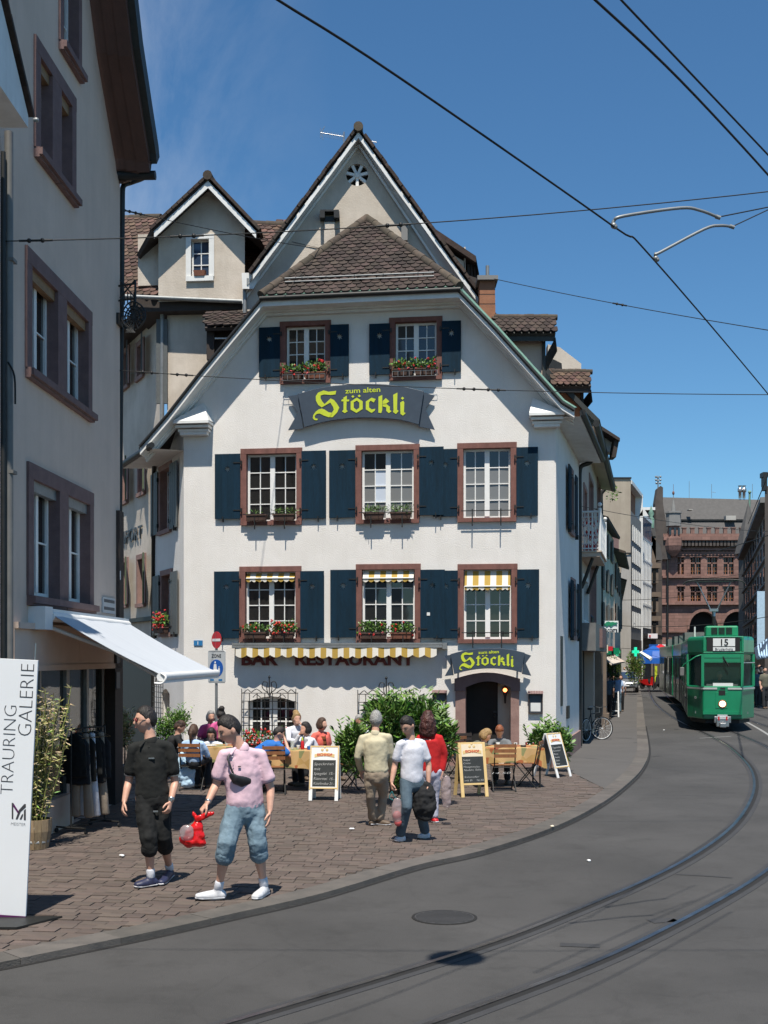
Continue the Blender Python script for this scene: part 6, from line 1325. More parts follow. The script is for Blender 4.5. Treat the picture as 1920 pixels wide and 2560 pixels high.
for x, y0 in ((1723, 1203), (1779, 1210), (1881, 1210)): b.tube([W(x, 1245, PY + 5), W(x, y0, PY + 5)], .03, 4)
b.tube([W(1779, 1230, PY + 5), W(1789, 1231, PY + 5)], .03, 4); b.build('roof_mast', 'zinc', post)
for x in (1850, 1860): b = MB(); b.lathe([(.2, 0), (.2, .8), (.32, .9), (.32, 1.3), (.15, 1.4), (.28, 1.7)], W(x, 1246, PY + 5), 8); b.build('roof_vent', 'steel', post)
for x0, x1, y0, y1 in ((1815, 1840, 1289, 1300), (1722, 1732, 1273, 1275)): b = MB(); rect3(b, x0, x1, y0, y1, PY + 1.8, 1); b.build('skylight', 'concrete_pale', post)
text('wall_lettering', 'POST TELEGRAPH', .9, post, fr_ @ Matrix.Translation((pw(1737, 0)[0], -.02, pw(0, 1458)[1])) @ Matrix.Rotation(PI / 2, 4, 'X'), 'sandstone_dark', .02, .0, fit=pw(1852, 0)[0] - pw(1737, 0)[0])
b = MB(); b.tube([W(1669, 1690, PY - .5), W(1669, 1400, PY - .5)], .14, 6); b.build('downpipe', 'dark_metal', post)
# small turret on the far right of the hall
st = thing('slate_turret', 'slender dark slate turret with green tip standing right of the battlements', 'turret', W(1871, 1400, 135))
b = MB(); p = W(1871, 1385, 135); b.lathe([(1.15, -14.6), (1.15, 0), (1.6, .0), (.9, 3.0), (.25, 5.2), (.05, 6.0)], p, 8, smooth=False); b.build('tower', 'slate', st)
b = MB(); b.tube([p + Vector((.1, 0, 4.6)), p + Vector((.15, 0, 7.0))], .12, 6); b.ball(p + Vector((.15, 0, 7.2)), .2, 8, 6); b.build('tip', 'copper_green', st)
b = MB()
for k in range(6): rect3(b, 1876 + 1.2 * k, 1888, 1298 + 17 * k, 1315 + 17 * k, 136 + .02 * k, 1.2)
b.build('stepped_gable', 'sandstone_tan', st)
# dark fronts on the right
def darkfront(nm, label, x0, Y0, x1, Y1, ytop, mat, fl=5, nw=4, z0=4.0, deep=8):
 a = (W(x0, 0, Y0).x, Y0); c = (W(x1, 0, Y1).x, Y1); w_ = Wall(a, c); f = w_.fr; h = W(x0, ytop, Y0).z; t = thing(nm, label, 'building', f)
 b = MB(f); b.box(0, w_.L, 0, deep, -.1, h); b.build('wall', mat, t); b = MB(f); b.box(-.2, w_.L, -.6, deep, h, h + .35); b.build('cornice', mat, t)
 fh = (h - z0) / fl
 for k in range(fl):
  for i in range(nw): u = w_.L * (i + .5) / nw; z = z0 + fh * k + .2 * fh; b = MB(f); b.box(u - .6, u + .6, -.06, -.0, z, z + fh * .6); b.build('window', 'pane_dark', t)
  b = MB(f); b.box(0, w_.L, -.2, 0, z0 + fh * k, z0 + fh * k + .15); b.build('string_course', mat, t)
 b = MB(f); b.box(.3, w_.L - .3, -.1, -.0, .3, z0 - .6); b.build('shop_window', 'pane_dark', t)
 return t, f, w_
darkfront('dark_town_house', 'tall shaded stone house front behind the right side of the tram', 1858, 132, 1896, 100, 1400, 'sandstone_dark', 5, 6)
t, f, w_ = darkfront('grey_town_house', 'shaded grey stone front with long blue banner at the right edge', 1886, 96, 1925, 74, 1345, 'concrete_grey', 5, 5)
b = MB(); p, q = W(1893, 1612, 74), W(1919, 1478, 74); b.box(p.x, q.x, 74, 74.06, p.z, q.z); bn = tag(b.build('hanging_banner', 'jacket_pale_blue', at=p), 'long pale blue vertical banner hanging on the shaded front at right', 'banner')
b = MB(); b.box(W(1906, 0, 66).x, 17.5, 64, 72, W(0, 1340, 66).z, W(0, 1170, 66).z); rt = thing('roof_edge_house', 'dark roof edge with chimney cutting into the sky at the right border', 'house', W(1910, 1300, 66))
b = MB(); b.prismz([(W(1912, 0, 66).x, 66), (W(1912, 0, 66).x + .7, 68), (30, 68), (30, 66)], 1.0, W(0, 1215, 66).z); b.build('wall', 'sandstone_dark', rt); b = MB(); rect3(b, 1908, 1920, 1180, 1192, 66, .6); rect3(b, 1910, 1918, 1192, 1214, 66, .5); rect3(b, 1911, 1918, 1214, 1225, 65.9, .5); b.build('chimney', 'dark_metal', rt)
b = MB(); b.slab([W(1885, 1620, 60), W(1925, 1590, 60), W(1925, 1640, 56), W(1890, 1645, 56)], .1); tag(b.build('shop_awning', 'sign_blue', at=W(1900, 1620, 58)), 'dark blue slanted awning over the shaded pavement at right', 'awning')
b = MB()
for k in range(5): b.slab([W(1893 + k * 7, 1614 - 5 * k, 59.6), W(1896 + k * 7, 1612 - 5 * k, 59.6), W(1900 + k * 6, 1638, 56), W(1897 + k * 6, 1639, 56)], .12)
tag(b.build('awning_stripes', 'jacket_pale_blue', at=W(1900, 1620, 58)), 'pale stripes on the slanted awning at the right border', 'awning stripes')
# ---- signs, awnings and parasols of the street
def hangsign(nm, label, x0, x1, y0, y1, Y, mat, arm=True):
 t = thing(nm, label, 'sign', W(x0, y1, Y)); b = MB(); rect3(b, x0, x1, y0, y1, Y, .15); b.build('panel', mat, t)
 if arm: b = MB(); p = W(x0 - 8, y0 + 4, Y + .07); b.tube([p, W(x0 + 6, y0 + 4, Y + .07)], .02, 5); b.build('arm', 'dark_metal', t)
 return t
Yc = 43.6
t = hangsign('crocodile_sign', 'white projecting sign with green crocodile above black letters', 1508, 1546, 1552, 1581, Yc, 'white_paint')
cr = [(0, .5), (.06, .62), (.14, .66), (.2, .8), (.36, .84), (.5, .74), (.64, .8), (.78, .72), (1, .74), (.84, .58), (.98, .42), (.8, .5), (.66, .42), (.6, .3), (.5, .22), (.44, .28), (.5, .38), (.34, .40), (.26, .26), (.16, .26), (.2, .40), (.06, .40)]
p0, p1 = W(1509, 1571, Yc), W(1544, 1549, Yc); b = MB(); b.prism([(p0.x + (p1.x - p0.x) * x, p0.z + (p1.z - p0.z) * (y - .05)) for x, y in cr], Yc - .03, Yc - .005); b.build('emblem', 'tram_green', t)
text('lettering', 'LACOSTE', .16, t, Matrix.Translation(W(1509, 1580, Yc - .01)) @ Matrix.Rotation(PI / 2, 4, 'X'), 'black', .003, .004, fit=W(1543, 0, Yc).x - W(1509, 0, Yc).x)
t = hangsign('hanging_sign', 'small white box sign with red mark farther down the street', 1620, 1644, 1584, 1596, 88, 'white_paint'); b = MB(); rect3(b, 1623, 1627, 1588, 1592, 87.95, .04); b.build('mark', 'sign_red', t)
hangsign('hanging_sign', 'narrow blue box sign beneath the white one with red mark', 1623, 1645, 1611, 1619, 90, 'sign_blue_bright')
hangsign('hanging_sign', 'narrow white box sign next to the narrow blue one', 1645, 1664, 1611, 1619, 90.5, 'white_paint')
hangsign('hanging_sign', 'small red sign over the small white shop awnings', 1521, 1532, 1616, 1627, 46, 'sign_red'); hangsign('hanging_sign', 'dark green round shop sign by the concrete gable', 1534, 1548, 1620, 1636, 49, 'tram_green'); hangsign('hanging_sign', 'cream lettered shop sign above the small white awnings', 1509, 1520, 1612, 1632, 44.4, 'cream_board')
b = MB(); 
for a in ((1581, 1598, 1626, 1633), (1586.5, 1592.5, 1618, 1641)): rect3(b, *a, 72, .2)
tag(b.build('pharmacy_cross', 'cross_glow', at=W(1589, 1630, 72)), 'glowing green cross sign over the street plants', 'sign')
b = MB(); b.slab([W(1598, 1630, 72), W(1604, 1628, 72), W(1630, 1643, 70), W(1624, 1648, 70)], .12); tag(b.build('shop_awning', 'white_paint', at=W(1610, 1640, 71)), 'slim white slanted canopy next to the green cross', 'awning')
def strawn(label, pts, mat, th=.06): b = MB(); b.slab(pts, th); tag(b.build('shop_awning', mat, at=pts[0]), label, 'awning', 'small shop awnings along the street')
strawn('small white awning beneath the crocodile sign', [W(1508, 1640, 44.5), W(1524, 1640, 47.5), W(1552, 1655, 47), W(1530, 1660, 44)], 'plaster_beige')
strawn('second small white awning just past the first', [W(1524, 1636, 48), W(1534, 1636, 51), W(1563, 1654, 50.5), W(1545, 1656, 47.5)], 'plaster_grey')
for label, px, py, Y, mat, R_ in (('open blue parasol in front of the white block', 1634, 1640, 84, 'sign_blue_bright', 1.35), ('open red parasol beside the blue one down the street', 1652, 1636, 86, 'sign_red', 1.35)):
 t = thing('parasol', label, 'parasol', W(px, 1700, Y)); p = W(px, py, Y); b = MB(); b.lathe([(R_, -.55), (R_ * .95, -.15), (R_ * .6, .35), (.05, .75)], p, 10, smooth=False); b.build('canopy', mat, t); b = MB(); b.tube([p + Vector((0, 0, .7)), Vector((p.x, p.y, PZ))], .035, 6); b.build('pole', 'steel', t)
# plants along the street
def shrub(label, px, py, Y, r, n, size, mats=('leaf_green', 'leaf_dark'), nm='shrub', pot=None):
 p = W(px, py, Y); t = thing(nm, label, 'plant', (p.x, p.y, PZ)); b = MB(); foliage(b, p, r, n, size, (0, 1), .45); b.build('foliage', list(mats), t, kind='stuff')
 b = MB()
 for k in range(4): b.tube([(p.x + (k - 1.5) * .05, p.y, PZ + .2), (p.x + (k - 1.5) * r[0] * .4, p.y, p.z)], .02, 4)
 b.build('stem', 'dark_wood', t)
 if pot: b = MB(); b.lathe([(r[0] * .4, 0), (r[0] * .5, .45), (r[0] * .46, .46), (r[0] * .44, .38)], (p.x, p.y, PZ), 14); b.build('pot', pot, t)
 return t
shrub('tall green bamboo clump by the green cross sign', 1588, 1668, 76, (.6, .6, 1.15), 1500, .13, ('leaf_bamboo', 'leaf_green'))
shrub('dark green shrub under the white shop awnings', 1528, 1673, 47, (.3, .3, .55), 500, .09, ('leaf_dark', 'leaf_dark'))
# ================================================================ overhead wires
def wire(label, pts, r=.009, nm='overhead_wire', cat='wire', group=None, ins=()):
 t = thing(nm, label, cat, pts[0], group); b = MB(); b.tube(pts, r, 6); b.build('wire', 'black', t)
 for f in ins:
  i = f * (len(pts) - 1); k = min(int(i), len(pts) - 2); p = Vector(pts[k]).lerp(Vector(pts[k + 1]), i - k); d = (Vector(pts[k + 1]) - Vector(pts[k])).normalized()
  b = MB(); b.ball(p - d * .08, .028, 8, 6); b.ball(p + d * .08, .028, 8, 6); b.tube([p - d * .2, p + d * .2], r * 2, 6); b.build('insulator', 'dark_metal', t)
 return t
hy = lambda x, y, h: W(x, y, (h - CAMH) * FPX / (HOR - y))
gw_ = 'overhead wires across the street'
wire('thick contact wire curving down from the top over the tram track', catmull([hy(560, -90, 5.55), hy(695, 0, 5.5), hy(1000, 195, 5.5), hy(1535, 567, 5.5), hy(1635, 650, 5.5), hy(1920, 985, 5.5), hy(1990, 1080, 5.5)], 6), .007, group=gw_)
wire('thick contact wire farther right crossing the top corner', catmull([hy(1400, -75, 5.6), hy(1488, 0, 5.6), hy(1700, 200, 5.6), hy(1920, 437, 5.6), hy(2050, 590, 5.6)], 6), .0065, group=gw_)
wire('second thick wire in the top corner, just above the other', [hy(1450, -110, 6.2), hy(1553, 0, 6.2), hy(1920, 387, 6.2), hy(2050, 530, 6.2)], .0065, group=gw_)
def span(label, a, c, sag=.0, **k): a, c = Vector(a), Vector(c); wire(label, [a.lerp(c, i / 12) + Vector((0, 0, -sag * 4 * (i / 12) * (1 - i / 12))) for i in range(13)], group=gw_, **k)
span('span wire from the near downpipe across the pointed gable to the right edge', W(10, 603, 13.8), W(2000, 470, 13.8), .12, r=.0065, ins=(.04, .23, .49))
span('lower span wire crossing the large curved sign from the wall anchor', W(283, 925, 19.5), W(2000, 987, 17.5), .10, r=.006, ins=(.055, .11, .545, .58))
span('thin wire from behind the brick chimney down to the right edge', W(1235, 697, 26.5), W(2000, 838, 20), .05, r=.008, ins=(.48,))
span('short thin wire from the corner of the shaded house to the rain head', W(303, 524, 19.6), W(820, 625, 27.5), .05, r=.008, ins=(.02, .06))
span('thin wire from the balcony house towards the right edge', W(1400, 1255, 30), W(1980, 1330, 52), .2, r=.008, ins=(.1,))
span('thin wire over the battlements at the right', W(1700, 1400, 80), W(1960, 1325, 50), .1, r=.02)
for i, (y0, y1) in enumerate(((1560, 1540), (1500, 1455), (1620, 1600), (1450, 1425))):
 span(('span wire just above the tram roof', 'span wire by the tram pantograph', 'lowest span wire behind the tram display', 'highest of the span wires before the red hall')[i], W(1500 + 20 * i, y0, 60 + 12 * i), W(1930, y1, 55 + 12 * i), .3, r=.016)
span('steep wire rising to the right border above the slate turret', W(1870, 1310, 90), W(1960, 1090, 25), 0, r=.02)
for i, (p, q, c) in enumerate((((1532, 568), (1795, 543), (1930, 516)), ((1637, 650), (1830, 567), (1930, 520)))):
 lab = ('upper bent steering arm holding the contact wire', 'lower bent steering arm holding the contact wire')[i]
 a = hy(*p, 5.5); t = thing('steering_arm', lab, 'wire arm', a, 'steering arms of the contact wire'); Y = a.y
 b = MB(); mid = ((1560, 540), (1700, 520), (1750, 526)) if i == 0 else ((1648, 632), (1760, 573), (1800, 564))
 b.tube(catmull([W(p[0], p[1] - 3, Y), W(p[0] + 3, p[1] - 16, Y), W(*mid[0], Y), W(*mid[1], Y + .15), W(*mid[2], Y + .2), W(*q, Y + .25)], 5), .0115, 8); b.build('arm', 'zinc', t)
 b = MB(); b.ball(W(p[0] + 2, p[1] - 4, Y), .022, 8, 6); b.ball(W(p[0] + 6, p[1] - 1, Y), .018, 8, 6); b.tube([W(q[0] - 6, q[1] - 2, Y + .25), W(q[0] + 6, q[1] + 2, Y + .25)], .015, 6); b.build('clamp', 'zinc', t)
 b = MB(); b.tube([W(*q, Y + .25), W(*c, Y + .8)], .005, 5); b.build('stay_wire', 'black', t)
# street lamp hung over the road, above the picture; its shadow falls on the asphalt
# ================================================================ tram
TH = Vector((.238, 1.0, 0)).normalized(); TP = G(1806, 1830); TP.z = 0
tf_ = Matrix((Vector((TH.y, -TH.x, 0)), TH, Vector((0, 0, 1)))).transposed().to_4x4(); tf_.translation = TP
tram = thing('tram', 'green articulated tram with number 15 on its front coming along the curved rails', 'tram', tf_)
hw, z0, zw, zr = 1.09, .42, 1.52, 3.18
def ring(y, z): return z
def carbody(y0, y1, front, name):
 """plan outline tapered at the front in three facets"""
 pl = [(-hw, y1), (-hw, y0 + 1.25), (-.62, y0), (.62, y0), (hw, y0 + 1.25), (hw, y1)] if front else [(-hw, y1), (-hw, y0), (hw, y0), (hw, y1)]
 return pl
pl = carbody(0, 13.2, True, '')
def shellpart(pl, za, zb, name, mat, inset=0, bev=.04, par=tram):
 cx, cy = 0, sum(p[1] for p in pl) / len(pl)
 q = [(p[0] * (1 - inset), p[1] + inset * (1 if p[1] < cy else -1)) for p in pl]; b = MB(tf_); b.prismz(q, za, zb); o = b.build(name, mat, par)
 if bev: bevel(o, bev, 3)
 return o
body = shellpart(pl, z0, zw, 'body', 'tram_green')
shellpart(pl, z0 - .14, z0 + .05, 'underframe', 'black', .12, 0)
up = shellpart(pl, 2.52, zr, 'roof_cowl', 'tram_green', .0, .13)
gl = [(-hw * .97, 13.1), (-hw * .97, 1.5), (hw * .97, 1.5), (hw * .97, 13.1)]
b = MB(tf_); b.prismz(gl, zw - .02, 2.56); b.build('glazing', 'tram_glass', tram)
for k_, (p_, q_) in enumerate((((-hw * .97, 1.28), (-.60, .07)), ((-.60, .07), (.60, .07)), ((.60, .07), (hw * .97, 1.28)), ((-hw * .97, 1.5), (-hw * .97, 1.28)), ((hw * .97, 1.5), (hw * .97, 1.28)))): b = MB(tf_); b.slab([(*p_, zw - .02), (*q_, zw - .02), (*q_, 2.56), (*p_, 2.56)], .01); b.build('windscreen' if k_ == 1 else 'cab_window', 'tram_windscreen', tram)
b = MB(tf_); b.box(-hw * .9, hw * .9, 1.42, 1.46, zw, 2.5); b.build('cab_bulkhead', 'teal', tram)
# pillars
def pillar(x, y, w_=.05, za=zw, zb=2.56, nm='pillar', mat='tram_green', d=.05): b = MB(tf_); b.box(x - w_, x + w_, y - d, y + d, za - .02, zb + .02); return b.build(nm, mat, tram)
for x in (-.63, .63): pillar(x, .01, .045)
for x in (-1, 1): pillar(x * hw * .985, 1.26, .045)
for y in (2.4, 3.1, 4.6, 6.0, 7.2, 8.6, 10.0, 11.4, 12.8): pillar(-hw * .985, y, .035, d=.07); pillar(hw * .985, y, .035, d=.07)
b = MB(tf_); b.box(-.60, .60, -.012, .05, 2.52, 2.60); b.box(-.60, .60, -.005, .06, 2.30, 2.325); b.build('windscreen_bar', 'tram_green', tram)
b = MB(tf_); b.box(-.60, .60, -.008, .05, 2.325, 2.52); b.build('sun_visor', 'tram_green', tram)
b = MB(tf_); b.box(-.58, .58, -.02, -.0, 2.46, 2.56); b.build('visor_band', 'tram_roof_green', tram)
# destination box
b = MB(tf_); b.box(-.50, .56, -.035, .05, 2.68, 3.12); bx = b.build('display_box', 'black', tram)
b = MB(tf_); b.box(-.30, .40, -.05, -.036, 2.84, 3.10); b.build('route_display', 'display_white', bx); b = MB(tf_); b.box(-.30, .40, -.05, -.036, 2.69, 2.81); b.build('destination_display', 'display_white', bx)
fx = tf_ @ Matrix.Translation((-.105, -.056, 2.865)) @ Matrix.Rotation(PI / 2, 4, 'X'); text('route_number', '15', .30, bx, fx, 'black', .003, .006)
text('destination', 'Bruderholz', .11, bx, tf_ @ Matrix.Translation((-.24, -.056, 2.71)) @ Matrix.Rotation(PI / 2, 4, 'X'), 'letter_dark', .002, .0, fit=.56)
b = MB(tf_); b.box(-.62, .68, -.028, .02, 2.60, 2.66); b.box(-.62, -.52, -.03, .02, 2.66, 3.14); b.box(.60, .68, -.03, .02, 2.66, 3.14); b.box(-.62, .68, -.03, .02, 3.12, 3.17); bevel(b.build('display_frame', 'tram_green', bx), .02)
b = MB(tf_); b.box(-.50, .56, .9, 2.2, zr - .02, zr + .36); rb_ = bevel(b.build('roof_box', 'tram_roof_green', tram), .05)
for i in range(3):
 b = MB(tf_)
 for j in range(6): b.box(-.32 + i * .24, -.12 + i * .24, .885, .9, zr + .08 + j * .04, zr + .10 + j * .04)
 b.build('vent_grille', 'rubber', tram, kind='stuff')
# front details
b = MB(tf_); b.box(-.62, -.17, -.022, .03, zw - .11, zw - .05); b.box(.17, .62, -.022, .03, zw - .11, zw - .05); b.build('white_stripe', 'tram_band', tram)
def side_strip(x, z, hh, nm, mat):
 b = MB(tf_); s = 1 if x > 0 else -1
 b.slab([(s * .64, -.03, z), (s * (hw + .01), 1.22, z), (s * (hw + .01), 1.22, z + hh), (s * .64, -.03, z + hh)], .02 * s); b.box(min(s * hw, s * (hw + .012)), max(s * hw, s * (hw + .012)), 1.25, 13.1, z, z + hh); return b.build(nm, mat, tram)
for s in (-1, 1): side_strip(s, zw - .11, .05, 'white_stripe', 'tram_band')
side_strip(1, 2.28, .03, 'white_stripe', 'tram_band')
b = MB(tf_); b.box(-.22, .16, -.012, -.0, .78, 1.32); hp = b.build('lamp_panel', 'tram_green', tram); bevel(hp, .01)
b = MB(tf_); b.lathe([(.09, 0), (.10, -.03), (.085, -.04)], (0, -.01, .93), 16, axis='y'); hl = b.build('headlight', 'headlight_glow', tram)
b = MB(tf_); b.lathe([(.105, 0), (.13, -.02), (.13, 0)], (0, -.005, .93), 16, axis='y'); b.build('headlight_rim', 'sign_red', hl)
b = MB(tf_); b.box(-.12, .09, -.02, -.01, 1.22, 1.38); b.box(-.07, .09, -.016, -.01, 1.43, 1.47); b.build('indicator', 'black', tram)
text('fleet_number', '685', .12, tram, tf_ @ Matrix.Translation((-.88, .53, 1.08)) @ Matrix.Rotation(-math.atan2(1.25, .47), 4, 'Z') @ Matrix.Rotation(PI / 2, 4, 'X'), 'tram_band', .002, .002)
b = MB(tf_); b.box(-.62, .62, -.06, .04, .58, .68); b.build('bumper_strip', 'tram_green', tram); b = MB(tf_); b.box(-.16, .16, -.075, -.06, .50, .58); b.build('number_plate', 'sign_grey', tram)
b = MB(tf_); b.box(-.20, .20, -.22, .3, .18, .48); b.box(-.27, .27, -.10, .3, .30, .52); b.tube([(0, -.3, .25), (0, 0, .32)], .09, 8); b.box(-.10, .1, -.42, -.22, .17, .32); cp = b.build('coupler', 'steel', tram); bevel(cp, .02)
b = MB(tf_); b.box(-.15, -.10, -.24, -.2, .40, .52); b.box(.10, .15, -.24, -.2, .40, .52); b.build('coupler_lug', 'sign_red', cp)
b = MB(tf_)
for s in (-1, 1): b.lathe([(.05, 0), (.06, -.015)], (s * .80, .58, .62), 10, axis='y')
b.build('lower_lamp', 'zinc', tram)
b = MB(tf_); b.tube([(.02, -.03, 2.5), (.10, -.05, 2.30)], .016, 5); b.tube([(.04, -.05, 2.44), (.20, -.06, 2.18)], .022, 5); b.build('wiper', 'black', tram)
b = MB(tf_); b.tube([(-.66, .0, 2.56), (-.85, -.15, 2.50), (-1.22, .2, 2.24), (-1.30, .25, 2.10)], .02, 6); b.build('mirror_arm', 'tram_roof_green', tram); b = MB(tf_); b.box(-1.36, -1.22, .2, .26, 1.85, 2.14); bevel(b.build('mirror', 'bus_grey', tram), .02)
b = MB(tf_); b.tube([(-.85, 1.2, 3.18), (-.85, 1.2, 3.52)], .03, 6); b.build('roof_rod', 'trim_white', tram)
# pantograph
b = MB(tf_); b.box(-.45, .45, 6.0, 6.8, zr, zr + .12); b.tube([(0, 6.3, zr + .1), (0, 6.3, 4.05)], .07, 8); pg = b.build('pantograph', 'dark_metal', tram)
b = MB(tf_); b.tube([(0, 6.3, zr + .1), (0, 6.4, 4.3)], .07, 6); b.box(-.16, .16, 6.2, 6.4, 4.24, 4.34)
for s in (-1, 1): b.tube([(s * .12, 6.3, 4.3), (s * .62, 6.2, 5.35)], .028, 6)
b.build('arms', 'steel', pg)
b = MB(tf_); b.tube(catmull([(-1.15, 6.2, 5.28), (-.9, 6.2, 5.42), (0, 6.2, 5.46), (.9, 6.2, 5.42), (1.15, 6.2, 5.28)], 5), .03, 6); b.box(-.7, .7, 6.1, 6.3, 5.37, 5.41); b.build('contact_bow', 'dark_metal', pg)
# side doors and panels along the left flank
for i, (ya, yb) in enumerate(((2.45, 3.05), (3.15, 4.5), (7.25, 8.5), (11.45, 12.7))):
 b = MB(tf_); b.box(-hw - .012, -hw + .01, ya, yb, z0 + .05, 2.5); dd = b.build('door', 'bus_grey', tram)
 b = MB(tf_); b.box(-hw - .018, -hw - .0125, ya + .1, (ya + yb) / 2 - .04, 1.0, 2.4); b.box(-hw - .018, -hw - .0125, (ya + yb) / 2 + .04, yb - .1, 1.0, 2.4); b.build('door_glass', 'tram_glass', dd)
# following cars
def rear(y0, y1, name, ang, off, idx):
 m = tf_ @ Matrix.Translation((off, y0, 0)) @ Matrix.Rotation(ang, 4, 'Z'); L_ = y1 - y0; b = MB(m)
 b.box(-hw, hw, 0, L_, z0, zw); b.box(-hw, hw, 0, L_, 2.52, zr - .05); c = b.build('rear_car', 'tram_green', tram); bevel(c, .05)
 b = MB(m); b.box(-hw * .97, hw * .97, .1, L_ - .1, zw, 2.52); b.build('glazing', 'tram_glass', c)
 for k in range(9): y = .1 + (L_ - .2) * k / 8; b = MB(m); b.box(-hw * .99, -hw * .965, y - .07, y + .07, zw, 2.52); b.build('pillar', 'tram_green', c)
 b = MB(m); b.box(-hw - .012, -hw, .8, 2.0, z0 + .05, 2.45); b.box(-hw - .012, -hw, 5, 6.2, z0 + .05, 2.45); b.build('door', 'bus_grey', c)
 b = MB(m); b.box(-.85, .5, 1.5, 3.5, zr - .05, zr + .45); b.box(-.9, .3, 6, 7.5, zr - .05, zr + .38); b.build('roof_box', 'bus_grey', c)
 b = MB(m); b.box(-.9, .9, -.5, 0, z0, zr - .25); b.build('gangway', 'rubber', c)
rear(13.7, 22.5, 'rear_car', .03, 0, 1); rear(24.0, 35.0, 'rear_car', .06, -.3, 2)
# cab: driver's desk
b = MB(tf_); b.box(-.5, .5, .15, .35, 1.35, zw + .06); b.box(-.3, .34, .04, .12, zw - .01, zw + .10); b.build('cab_desk', 'display_white', tram)
# ================================================================ people
TEX = {}
def cloth_tex(sz):
 if sz not in TEX: t = bpy.data.textures.new('folds', 'CLOUDS'); t.noise_scale = sz; t.noise_depth = 2; TEX[sz] = t
 return TEX[sz]
def remesh(o, vox, fold=0.0, fsz=.08, sm=4):
 m = o.modifiers.new('remesh', 'REMESH'); m.mode = 'VOXEL'; m.voxel_size = vox; m.use_smooth_shade = True
 k = o.modifiers.new('smooth', 'SMOOTH'); k.factor = .5; k.iterations = sm
 if fold:
  for q_, z_ in ((fsz * 1.7, fold * 1.1), (fsz * .7, fold * .22)): d = o.modifiers.new('folds', 'DISPLACE'); d.texture = cloth_tex(q_); d.strength = z_; d.mid_level = .5; d.texture_coords = 'GLOBAL'
 return o
def loft(b, C, R, X, n=14):
 """rings of half widths (a, b) at centres C, a measured along X; rounded ends"""
 C = [Vector(c) for c in C]; X = Vector(X)
 t0 = (C[1] - C[0]).normalized(); t1 = (C[-1] - C[-2]).normalized()
 C2 = [C[0] - t0 * min(R[0]) * .7] + [C[0] - t0 * min(R[0]) * .35] + C + [C[-1] + t1 * min(R[-1]) * .35] + [C[-1] + t1 * min(R[-1]) * .7]
 R2 = [(R[0][0] * .45, R[0][1] * .45), (R[0][0] * .85, R[0][1] * .85)] + list(R) + [(R[-1][0] * .85, R[-1][1] * .85), (R[-1][0] * .45, R[-1][1] * .45)]
 vs = []
 for i, c in enumerate(C2):
  t = (C2[min(i + 1, len(C2) - 1)] - C2[max(i - 1, 0)]).normalized(); x = (X - t * X.dot(t)).normalized(); y = t.cross(x)
  for k in range(n): a = 2 * PI * k / n; vs.append(c + x * R2[i][0] * math.cos(a) + y * R2[i][1] * math.sin(a))
 m = len(C2); fs = [(i * n + k, i * n + (k + 1) % n, (i + 1) * n + (k + 1) % n, (i + 1) * n + k) for i in range(m - 1) for k in range(n)]
 fs += [tuple(range(n - 1, -1, -1)), tuple((m - 1) * n + k for k in range(n))]; b.add(vs, fs, None, True)
def limb(b, P, R, n=10): loft(b, P, [(r, r) if not isinstance(r, tuple) else r for r in R], (Vector(P[-1]) - Vector(P[0])).orthogonal(), n)
def lp(a, b, t): return Vector(a).lerp(Vector(b), t)
def hand(b, wr, d, pn, s, side, curl=.5):
 """palm, four unequal fingers and a thumb; d along the hand, pn palm normal, side = direction of the thumb"""
 d, pn = d.normalized(), (pn - d * pn.dot(d)).normalized(); th = pn.cross(d).normalized() * side
 loft(b, [wr - d * .02 * s, wr + d * .035 * s, wr + d * .085 * s], [(.026 * s, .018 * s), (.038 * s, .016 * s), (.039 * s, .013 * s)], th, 10)
 for i, (o, l) in enumerate(((.029, .068), (.010, .078), (-.010, .072), (-.029, .056))):
  p0 = wr + d * .075 * s + th * o * s; a1, a2, a3 = curl * .6, curl * 1.3, curl * 1.9
  q = [p0]
  for a, f in ((a1, .42), (a2, .32), (a3, .26)): q.append(q[-1] + (d * math.cos(a) + pn * math.sin(a)) * l * f * s)
  limb(b, q, [.0105 * s, .0098 * s, .009 * s, .008 * s], 7)
 p0 = wr + d * .02 * s + th * .028 * s; q = [p0, p0 + (d * .6 + th * .7 + pn * .35) * .036 * s]; q.append(q[-1] + (d * .85 + th * .25 + pn * .45) * .030 * s); q.append(q[-1] + (d * .9 + pn * .4) * .022 * s)
 limb(b, q, [.014 * s, .0125 * s, .011 * s, .009 * s], 7)
def ss(a, c, x): x = max(0, min(1, (x - a) / (c - a))); return x * x * (3 - 2 * x)
